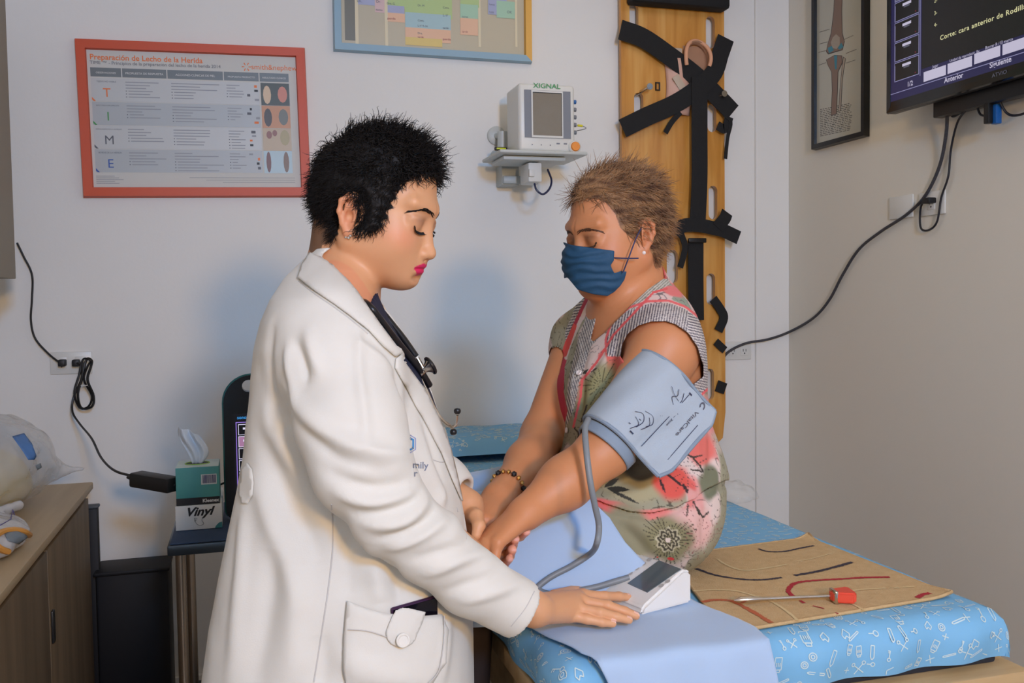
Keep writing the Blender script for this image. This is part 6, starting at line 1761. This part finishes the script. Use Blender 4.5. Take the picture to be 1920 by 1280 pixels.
def lap_mat():
    c = [(.700, 1.262), (1.150, 1.300), (1.140, 1.705), (.800, 1.675)]
    t = thing('woven_mat', 'tan woven mat with black, red and cream strokes, lying on the bed', 'mat', (.95, 1.48, BZ))
    z0, z1 = BZ + .0015, BZ + .006
    def q(u, v, z): 
        a = Vector(c[0]).lerp(Vector(c[1]), u); b_ = Vector(c[3]).lerp(Vector(c[2]), u); p = a.lerp(b_, v); return (p.x, p.y, z)
    tan = mat('mat_tan', (206, 174, 126), .95, bump=(380, .5), var=(60, (194, 160, 112), 1.0))
    b = MB(); b.use(tan)
    g = random.Random(5)
    def lift(u, v): return .0015 * math.sin(u * 14 + v * 5) * 0 + .006 * max(0, (u - .9) / .1) ** 2 * max(0, (.12 - v) / .12) + .010 * max(0, (u - .93) / .07) * max(0, (v - .93) / .07)
    b.grid(lambda u, v: q(u, v, z1 + lift(u, v)), 60, 60)
    for e in range(4):
        pts = [((k / 20, 0), (1, k / 20), (1 - k / 20, 1), (0, 1 - k / 20))[e] for k in range(21)]
        b.tube([q(u, v, z1 - .002 + lift(u, v)) for u, v in pts], .0032, 6)
    def st(px, m, wd):
        pts = spline([tuple(onZ(x, y, z1)) for x, y in px], 14); b.use(m)
        L = []; 
        for i, p in enumerate(pts):
            d = (pts[min(i + 1, len(pts) - 1)] - pts[max(i - 1, 0)]); d.z = 0; d.normalize(); n_ = Vector((-d.y, d.x, 0)); w1 = wd * g.uniform(.7, 1.15)
            L += [p + n_ * w1 + Vector((0, 0, .0008)), p - n_ * w1 * g.uniform(.8, 1.1) + Vector((0, 0, .0008))]
        b.add(L, [(2 * i, 2 * i + 1, 2 * i + 3, 2 * i + 2) for i in range(len(pts) - 1)])
    blk, red, cre, rust = mat('yarn_black', (56, 48, 58), .95), mat('yarn_red', (168, 34, 46), .95), mat('yarn_cream', (214, 190, 140), .95), mat('yarn_rust', (184, 96, 58), .95)
    st([(1305, 1066), (1340, 1078), (1390, 1086), (1430, 1087), (1466, 1083)], blk, .0042); st([(1490, 1079), (1530, 1072), (1570, 1062), (1598, 1054)], blk, .0048)
    st([(1422, 1029), (1440, 1034), (1470, 1034), (1500, 1028), (1526, 1023)], blk, .0035)
    st([(1668, 1082), (1620, 1083), (1570, 1086), (1520, 1089), (1490, 1094), (1478, 1106), (1482, 1114), (1492, 1122)], red, .0048)
    st([(1500, 1126), (1508, 1131)], red, .0035); st([(1524, 1136), (1545, 1141)], red, .002); st([(1566, 1149), (1572, 1151)], red, .002); st([(1720, 1121), (1730, 1115), (1744, 1112)], red, .0050)
    st([(1345, 1048), (1360, 1058), (1385, 1068), (1410, 1069), (1450, 1063), (1476, 1058)], cre, .0028); st([(1495, 1052), (1520, 1048), (1560, 1037)], cre, .0018)
    st([(1300, 1108), (1340, 1106), (1380, 1108), (1410, 1116), (1450, 1130), (1480, 1150), (1496, 1164)], cre, .0030); st([(1580, 1112), (1610, 1106), (1660, 1103)], cre, .0028); st([(1676, 1102), (1715, 1100)], cre, .0022); st([(1588, 1128), (1605, 1136), (1620, 1144)], cre, .0030)
    st([(1316, 1129), (1340, 1125), (1372, 1127), (1395, 1138), (1420, 1152), (1436, 1162), (1446, 1168)], rust, .0050)
    b.build('mat_body', None, t, sharp=180)

def hammer():
    z = BZ + .016
    t = thing('reflex_hammer', 'reflex hammer with chrome handle and orange-red triangular head, lying on the woven mat', 'reflex hammer', tuple(onZ(1500, 1120, z)))
    a = Vector(onZ(1376, 1125, z)); c = Vector(onZ(1556, 1117, z)); d = (c - a).normalized()
    b = MB(); b.tube([a, a + d * .012, a + d * .035, a + d * .05, a + d * .075, c], [.001, .0055, .0050, .0034, .0030, .0028], 12); b.build('handle', M['steel'], t)
    h = Vector(onZ(1574, 1115, z + .002)); s_ = d.cross(Vector((0, 0, 1))).normalized()
    b = MB(); b.T = Matrix.Translation(h) @ Matrix((d, s_, d.cross(s_))).transposed().to_4x4()
    bm_ = bmesh.new(); pr = [(-.016, -.004), (-.012, -.012), (.018, -.020), (.024, -.014), (.024, .014), (.018, .020), (-.012, .012), (-.016, .004)]
    bt = [bm_.verts.new((x, y, -.008)) for x, y in pr]; tp = [bm_.verts.new((x, y, .010)) for x, y in pr]; bm_.faces.new(bt[::-1]); bm_.faces.new(tp)
    for i in range(8): bm_.faces.new((bt[i], bt[(i + 1) % 8], tp[(i + 1) % 8], tp[i]))
    bmesh.ops.bevel(bm_, geom=list(bm_.edges), offset=.003, segments=3, affect='EDGES'); b.bm(bm_)
    tag(b.build('rubber_head', mat('rubber_orange', (222, 74, 50), .45), t), 'orange-red triangular rubber head')
    b = MB(); b.T = Matrix.Translation(h) @ Matrix((d, s_, d.cross(s_))).transposed().to_4x4(); b.box((-.010, 0, .001), (.006, .026, .021), .002); b.build('metal_band', M['steel'], t)

def bp_monitor():
    z0 = BZ + .0105
    A, B, D = [Vector((*onZ(*q, z0)[:2], z0)) for q in ((1204, 1154), (1298, 1129), (1139, 1111))]
    ex = (B - A); W_ = ex.length; ex.normalize(); ey = (D - A); ey = ey - ex * ey.dot(ex); ey.normalize(); Hh = (D - A).length * 1.10
    t = thing('blood_pressure_monitor', 'white wedge-shaped blood pressure monitor with a grey screen, on the blue sheet', 'blood pressure monitor', tuple(A + ex * W_ / 2 + ey * Hh / 2))
    R = Matrix((ex, ey, Vector((0, 0, 1)))).transposed().to_4x4(); T = Matrix.Translation(A) @ R
    body = mat('monitor_white', (232, 230, 224), .35)
    bm_ = bmesh.new(); pr = [(0, 0), (W_, 0), (W_, .050), (W_ - .012, .058), (W_ * .80, .057), (.004, .014), (0, .008)]
    f = [bm_.verts.new((x, 0, z)) for x, z in pr]; k = [bm_.verts.new((x, Hh, z)) for x, z in pr]; n = len(pr)
    bm_.faces.new(f); bm_.faces.new(k[::-1])
    for i in range(n): bm_.faces.new((f[(i + 1) % n], f[i], k[i], k[(i + 1) % n]))
    bmesh.ops.recalc_face_normals(bm_, faces=list(bm_.faces)); bmesh.ops.bevel(bm_, geom=list(bm_.edges), offset=.0045, segments=3, affect='EDGES')
    b = MB(); b.T = T; b.bm(bm_); b.build('case', body, t)
    # the sloping face
    p0 = Vector((.004, 0, .014)); p1 = Vector((W_ * .80, 0, .057)); sx = (p1 - p0); L = sx.length; sx.normalize(); sy = Vector((0, 1, 0)); nn = sx.cross(sy)
    Tf = T @ Matrix.Translation(p0) @ Matrix((sx, sy, nn)).transposed().to_4x4()
    q = lambda px, py: locpx(Tf, px, py)
    b = MB(); b.T = Tf; pts = [q(1177, 1094), q(1214, 1111), q(1277, 1067), q(1236, 1051)]
    b.use(mat('lcd_grey', (84, 96, 102), .15, coat=.5)); b.prism(pts if True else pts[::-1], .0, .0012); b.build('display', None, t, smooth=False)
    b = MB(); b.T = Tf; b.use(mat('label_grey', (182, 178, 172), .5))
    for x, y in ((1168, 1086), (1182, 1075), (1194, 1066), (1207, 1057), (1218, 1049), (1240, 1098), (1252, 1090)):
        c = q(x, y); b.add([(c[0] + .006 * math.cos(a * .785) * .8, c[1] + .005 * math.sin(a * .785), .0008) for a in range(8)], [tuple(range(8))])
    b.use(mat('label_red', (206, 66, 66), .5)); c = q(1258, 1048); b.add([(c[0] + .004 * math.cos(a * .785), c[1] + .008 * math.sin(a * .785), .0008) for a in range(8)], [tuple(range(8))]); c = q(1233, 1045); b.add([(c[0] + .002 * math.cos(a * .785), c[1] + .002 * math.sin(a * .785), .0008) for a in range(8)], [tuple(range(8))])
    b.build('markings', None, t, smooth=False)

def hose(cf):
    b = MB()
    pts = [P(1103, 786, 1.555), P(1097, 805, 1.530), P(1100, 850, 1.500), P(1107, 905, 1.49), P(1116, 950, 1.50), P(1123, 985, 1.51), P(1119, 1018, 1.50)] + [cast(SHEET, x, y, l_, 1.5)[0] for x, y, l_ in ((1104, 1040, .022), (1072, 1061, .008), (1042, 1077, .0065), (1022, 1090, .0065), (1008, 1106, .0065), (1035, 1117, .0065), (1080, 1111, .0065), (1120, 1102, .0065), (1150, 1093, .009), (1178, 1084, .010))]
    b.tube(spline(pts, 8), .0052, 10)
    o = b.build('rubber_hose', M['hose_grey']); tag(o, 'grey rubber hose from the arm cuff, looping down to the white monitor', 'hose')

# ------------------------------------------------------------------ left side of the room
def counter():
    oak = mat('counter_oak_dim', (122, 102, 76), .6, var=(2.2, (104, 86, 62), 1.6, (9, 9, .6)), bump=(40, .1, (8, 8, 1)))  # oak darkened so its colour carries the light falloff in this corner
    top = mat('counter_top', (190, 166, 128), .5, var=(2.2, (170, 146, 110), 1.5, (9, .6, 9)), bump=(40, .08, (8, 1, 8)))
    t = thing('low_cabinet', 'low light-wood cabinet along the left wall', 'cabinet', (-.74, 2.2, 0))
    x1 = -.485; y0, y1 = .55, 3.12; zt = .80
    MB().bx((XL + .004, y0, .0), (x1, y1 - .02, zt - .022), .002).build('carcass', oak, t)
    MB().bx((XL + .004, y0 - .02, zt - .022), (x1 + .03, y1, zt), .004).build('worktop', top, t)
    n = 4; w = (y1 - .02 - y0) / n
    for k in range(n):
        a, c = y0 + k * w + .004, y0 + (k + 1) * w - .004
        d = MB().bx((x1, a, .06), (x1 + .018, c, zt - .045), .002).build('door', oak, t)
        if k % 2 == 1:
            b = MB(); b.bx((x1 + .016, a + .010, .52), (x1 + .024, a + .034, .60), .003); b.build('handle', M['black_plastic'], d)
    t = thing('wall_cabinet', 'grey-brown upper cabinet at the top left edge, above the low cabinet', 'wall cabinet', (-.8, 2.4, 1.42))
    gb = mat('upper_panel', (150, 140, 122), .6, bump=(30, .1, (6, 6, 1)))
    X = -.615; yf = 2.96; z0 = 1.425; z1 = 2.235
    MB().bx((XL + .004, 1.5, z0), (X - .018, yf, z1), .002).build('carcass', gb, t)
    for k in range(3): MB().bx((X - .018, 1.5 + k * .4867 + .002, z0), (X, 1.5 + (k + 1) * .4867 - .002, z1), .002).build('door', gb, t)

def bags():
    zt = .80
    clear = mat('bag_film', (206, 206, 204), .18, alpha=.42, coat=.6, bump=(26, .5)); cream = mat('bag_cream', (212, 194, 140), .5, bump=(18, .3)); blue = mat('bag_blue', (76, 120, 176), .5); grey = mat('bag_grey', (118, 128, 134), .5)
    o = onZ(20, 930, zt); cx, cy = -.668, 2.80
    t = thing('plastic_bag', 'large clear plastic bag holding a cream bundle with a blue label, on the low cabinet', 'plastic bag', (cx, cy, zt))
    def inner(p): return np.maximum(smin(ell(p, (cx - .04, cy, zt + .085), (.13, .17, .085)), ell(p, (cx + .0, cy - .03, zt + .06), (.11, .13, .06)), .04) + .004 * vnoise(p, 16, 51), zt + .003 - p[:, 2]).astype(np.float32)
    v, q = surf(inner, (cx - .24, cy - .24, zt - .02), (cx + .2, cy + .24, zt + .24), .006); npmesh('cream_bundle', v, q, cream, t)
    def outer(p):
        d = smin(ell(p, (cx - .02, cy, zt + .125), (.185, .22, .13)), rcone(p, (cx + .10, cy + .02, zt + .09), (cx + .225, cy + .06, zt + .085), .06, .004), .04)
        return np.maximum(d + .009 * vnoise(p, 14, 52) + .005 * vnoise(p, 34, 53) * 1.2, zt + .001 - p[:, 2]).astype(np.float32)
    v, q = surf(outer, (cx - .28, cy - .32, zt - .02), (cx + .28, cy + .32, zt + .31), .006); npmesh('bag_film', v, q, clear, t)
    bv = bvh_of(v, q)
    for poly, m, nm in (([(23, 818), (45, 812), (60, 832), (68, 855), (64, 862), (53, 862), (40, 842)], blue, 'blue_label'), ([(66, 872), (76, 868), (78, 876), (70, 881)], grey, 'grey_label')):
        patch(nm, bv, poly, .001, m, t, step=4, thick=.001, back=2.4)
    t = thing('plastic_bag', 'crumpled white plastic bag with an orange ring and grey pad, nearest on the low cabinet', 'plastic bag', (-.62, 2.30, zt))
    def f2(p):
        c = (-.62, 2.30, zt + .035); d = smin(ell(p, c, (.145, .19, .05)), rcone(p, (-.72, 2.2, zt + .06), (-.535, 2.52, zt + .060), .022, .012), .03)
        return np.maximum(d + .007 * vnoise(p, 22, 61) + .005 * np.abs(vnoise(p, 40, 62)), zt + .001 - p[:, 2]).astype(np.float32)
    v, q = surf(f2, (-.84, 2.04, zt - .02), (-.42, 2.60, zt + .14), .005); npmesh('bag_film', v, q, mat('bag_white', (206, 204, 202), .25, alpha=.78, coat=.6, bump=(30, .6)), t)
    bv = bvh_of(v, q)
    a = [cast(bv, 25 + 36 * math.cos(k * .3142), 1014 + 20 * math.sin(k * .3142), .0015, 2.25)[0] for k in range(20)]
    b = MB(); b.tube(a + a[:1], .007, 8, False); tag(b.build('orange_ring', mat('ring_orange', (214, 150, 70), .4), t), 'orange ring inside the bag')
    patch('grey_pad', bv, [(8, 1002), (22, 994), (46, 997), (50, 1008), (34, 1020), (14, 1014)], .002, grey, t, step=4, thick=.001, back=2.25)
    b = MB(); pts = [cast(bv, x, y, .001, 2.25)[0] for x, y in ((0, 985), (20, 974), (44, 962), (60, 951), (70, 948), (78, 944))]
    b.tube(pts, .0012, 5); b.build('printed_line', mat('print_violet', (96, 88, 140), .5), t)
    # thin clear bag at the wall end of the bed
    c = onZ(1376, 935, BZ)
    def f3(p): return np.maximum(ell(p, (c[0], c[1], BZ + .012), (.055, .06, .03)) + .008 * vnoise(p, 36, 71) + .004 * vnoise(p, 80, 72), BZ + .002 - p[:, 2]).astype(np.float32)
    v, q = surf(f3, (c[0] - .1, c[1] - .1, BZ - .01), (c[0] + .1, c[1] + .1, BZ + .07), .004)
    tag(npmesh('plastic_wrapper', v, q, mat('wrapper_film', (216, 214, 206), .12, alpha=.22, coat=.6, bump=(60, .6))), 'small crumpled clear wrapper on the bed behind the floral dress', 'wrapper')

def cart():
    zt = .775; x0, x1, y0, y1 = -.185, .32, 2.345, 2.80
    st = mat('cart_steel', (70, 82, 92), .3, .8); blu = mat('cart_pad', (40, 62, 92), .6)
    t = thing('instrument_cart', 'steel instrument cart with a dark blue top, standing behind the lab coat', 'cart', ((x0 + x1) / 2, (y0 + y1) / 2, 0))
    b = MB(); b.bx((x0, y0, zt - .030), (x1, y1, zt - .004), .004); b.build('top_tray', st, t)
    b = MB(); b.bx((x0 + .006, y0 + .006, zt - .004), (x1 - .006, y1 - .006, zt), .002); tag(b.build('top_mat', blu, t), 'dark blue mat on the tray')
    b = MB(); b.bx((x0, y0, .24), (x1, y1, .262), .004); b.build('lower_shelf', st, t)
    tube_m = mat('cart_tube', (176, 164, 148), .28, .9)
    for x in (x0 + .028, x1 - .028):
        for y in (y0 + .028, y1 - .028):
            MB().cyl((x, y, .06), (x, y, zt - .03), .0125, n=16).build('leg', tube_m, t)
            b = MB(); b.cyl((x - .012, y, .032), (x + .012, y, .032), .032, n=20); b.build('caster', M['rubber_black'], t)
    # glove box and tissue box
    bx0, bx1 = float(onZ(330, 995, zt)[0]), float(onZ(417, 990, zt)[0]); yb = float(onZ(372, 993, zt)[1]); w = bx1 - bx0; h = .062
    t = thing('glove_box', 'white box of vinyl gloves lying under the tissue box on the cart', 'box', ((bx0 + bx1) / 2, yb + .11, zt + .001))
    wt = mat('box_white', (212, 214, 210), .6); bk = mat('ink_black', (26, 26, 28), .6); gy = mat('ink_grey', (120, 124, 124), .6); te = mat('ink_teal', (50, 120, 124), .6)
    T = backT(bx0, zt + .001, yb)
    b = MB(); b.use(wt).bx((bx0, yb, zt + .001), (bx1, yb + .22, zt + .001 + h), .0015); b.T = T
    b.use(bk).text('Vinyl', .030, w * .50, .036, .0006, 'CENTER', shear=.35, bold=.0010, sx=1.1)
    pts = spline([(w * .42, .028, 0), (w * .44, .016, 0), (w * .52, .010, 0), (w * .60, .014, 0), (w * .56, .024, 0), (w * .62, .030, 0)], 5); b.use(gy).tube([(v.x, v.y, .0005) for v in pts], .0005, 4)
    b.tube([(w * .40, .030, .0005), (w * .41, .020, .0005)], .0005, 4); b.tube([(w * .40, .030, .0005), (w * .46, .029, .0005), (w * .45, .024, .0005), (w * .41, .024, .0005)], .0005, 4)
    b.use(te).add([(w, 0.0005, .0006), (w, .016, .0006), (w - .008, .014, .0006), (w - .016, .006, .0006), (w - .018, .0005, .0006)], [(0, 1, 2, 3, 4)]); b.build('carton', None, t, sharp=30)
    zk = zt + h + .002; kx0, kx1 = float(onY(330, 930, yb)[0]) , float(onY(412, 930, yb)[0]); kw = kx1 - kx0; kh = .095
    t = thing('tissue_box', 'teal tissue box with one white tissue pulled up, on top of the glove box', 'tissue box', ((kx0 + kx1) / 2, yb + .06, zk))
    tl = mat('tissue_teal', (58, 136, 136), .5, var=(6, (84, 158, 150), 1.2)); lid = mat('tissue_top', (196, 214, 208), .5)
    b = MB(); b.use(tl).bx((kx0, yb + .004, zk), (kx1, yb + .118, zk + kh), .0015); b.use(lid).bx((kx0 + .001, yb + .005, zk + kh), (kx1 - .001, yb + .117, zk + kh + .0008)); b.T = backT(kx0, zk, yb + .004)
    b.use(bk).rect(0, 0, kw, .018, .0006); b.use(wt).text('Kleenex', .012, kw * .60, .005, .0010, bold=.0004)
    b.rect(kw * .58, .050, kw * .94, .076, .0006); b.use(mat('ink_navy', (40, 44, 96), .6)); g = random.Random(3); x = kw * .61
    while x < kw * .91: d = g.choice((.0008, .0014, .002)); b.rect(x, .053, x + d, .074, .0009); x += d + g.choice((.0008, .0012))
    b.build('carton', None, t, sharp=30)
    b = MB(); c = Vector(((kx0 + kx1) / 2 - .002, yb + .060, zk + kh + .001)); b.T = Matrix.Translation(c); b.use(bk).add([(.028 * math.cos(a * .3927), .022 * math.sin(a * .3927), .0002) for a in range(16)], [tuple(range(16))]); b.use(mat('slot_green', (150, 190, 90), .5)).tube([(.030 * math.cos(a * .3927), .024 * math.sin(a * .3927), .0004) for a in range(17)], .0016, 5, False); b.build('slot', None, t)
    ti = MB(); ti.T = Matrix.Translation(c)
    def tf(u, v):
        a = -1.0 + 2 * u; wdt = .012 + .020 * math.sin(v * 2.4) ; fold = .009 * math.sin(u * 13 + v * 2) * (.3 + v)
        return (a * wdt - .012 * v + .006 * math.sin(v * 5), fold - .004, v * .088 - .018 * abs(a) * v * (1 if a > 0 else -.4))
    ti.grid(tf, 22, 20); tag(ti.build('tissue', mat('tissue_white', (222, 228, 232), .8), t, solid=.0006), 'white tissue standing out of the slot')
    # tablet-like scanner standing on the cart
    t = thing('ultrasound_tablet', 'black portable ultrasound screen with a carrying slot, standing on the cart', 'ultrasound device', (.11, 2.56, zt))
    ys = 2.56; T = backT(0, 0, ys)
    l = locpx(T, 423, 900)[0]; ztop = locpx(T, 470, 702)[1]; zb = zt + .001; r_ = .072; wd = .33
    pts = []
    for (cx_, cz_, a0) in ((l + wd - r_, ztop - r_, 0), (l + r_, ztop - r_, 90), (l + .03, zb + .03, 180), (l + wd - .03, zb + .03, 270)):
        rr = r_ if cz_ > 1.0 else .03
        for k in range(9): a = math.radians(a0 + k * 11.25); pts.append((cx_ + rr * math.cos(a), cz_ + rr * math.sin(a)))
    hc = locpx(T, 452, 722); hx0 = hc[0]; hz = hc[1] - .001; hp = []
    for (cx_, a0) in ((hx0 + .17, -90), (hx0 + .018, 90)):
        for k in range(9): a = math.radians(a0 + k * 22.5); hp.append((cx_ + .016 * math.cos(a), hz + .016 * math.sin(a)))
    b = MB(); b.T = T; b.prism_h(pts, [hp[::-1]], -.020, .020); b.build('body', mat('tablet_black', (18, 19, 22), .3), t, sharp=35)
    b = MB(); b.T = T; b.tube([(x_, z_, .010) for x_, z_ in pts[9:22]], .0040, 6); tag(b.build('teal_edge', mat('tablet_teal', (36, 112, 112), .4), t), 'teal strip round the edge')
    em = lambda n_, c_, s_=.8: mat(n_, (8, 8, 10), .3, emit=(c_, s_))
    b = MB(); b.T = T; z1 = locpx(T, 445, 778)[1]; z0 = locpx(T, 445, 930)[1]; xa = locpx(T, 442, 850)[0]
    b.use(em('tab_dark', (14, 14, 22))).bx((xa - .004, z0 - .01, .020), (l + wd - .03, z1 + .006, .0212))
    wv_, vi, pk_ = em('tab_white', (220, 216, 240), 1.0), em('tab_violet', (150, 120, 220), 1.0), em('tab_pink', (180, 130, 170), .8)
    b.use(em('tab_blue', (60, 150, 220), 1.0)).text('sonolife', .012, xa + .006, z1 - .008, .0220, bold=.0002)
    za = z1 - .016; fx = xa + .002
    b.use(vi).rect(fx, z0, fx + .002, za, .0218); b.rect(fx, za - .002, l + wd - .04, za, .0218); b.rect(fx, z0, l + wd - .04, z0 + .002, .0218)
    hh = (za - z0 - .010) / 6
    for k in range(6):
        y1_ = za - .006 - k * hh; b.use(wv_).rect(fx + .006, y1_ - hh + .003, fx + .044, y1_, .0216); b.use(em('tab_ink', (12, 12, 18)) if k != 1 else pk_).rect(fx + .0075, y1_ - hh + .0045, fx + .0425, y1_ - .0015, .0220)
        b.use(wv_).rect(fx + .018, y1_ - hh * .45, fx + .034, y1_ - hh * .28, .0224)
    b.build('screen', None, t, smooth=False)

def bin_box():
    t = thing('storage_bin', 'dark navy bin standing on the floor against the back wall, left of the cart', 'bin', (-.37, 3.2, 0))
    nv = mat('bin_navy', (12, 13, 20), .6)
    x0, x1 = float(onY(178, 1065, 3.14)[0]), float(onY(316, 1065, 3.14)[0]); zt = float(onY(250, 1068, 3.14)[2])
    b = MB(); b.bx((x0, 3.14, .002), (x1, 3.28, zt), .01); b.build('bin_body', nv, t)
    b = MB(); b.bx((x0 - .004, 3.13, zt - .012), (x1 + .004, 3.284, zt + .002), .005); b.build('rim', nv, t)
    t = thing('folded_panel', 'narrow black panel standing upright between the low cabinet and the wall', 'panel', (x0 - .02, 3.2, 0))
    xa, xb = float(onY(160, 955, 3.2)[0]), float(onY(188, 955, 3.2)[0]); zz = float(onY(175, 950, 3.2)[2])
    b = MB(); b.bx((xa, 3.17, .002), (xb - .004, 3.20, zz), .005); b.build('panel_body', mat('panel_black', (18, 19, 24), .6), t)
    b = MB(); b.bx((xa - .002, 3.165, zz - .0), (xb, 3.205, zz + .010), .004); b.build('top_edge', mat('panel_edge', (64, 70, 76), .5), t)
# ------------------------------------------------------------------ build everything, large first
room()
bed()
counter()
cart()
bin_box()
television()
spine_board()
wound_poster()
planner()
bone_poster()
vital_monitor()
wall_bits()
bags()
sheet()
lap_mat()
bp_monitor()
hammer()
BUILD_PEOPLE = True
if BUILD_PEOPLE:
    build_doctor()
    _b, cf = build_patient()
    hose(cf)
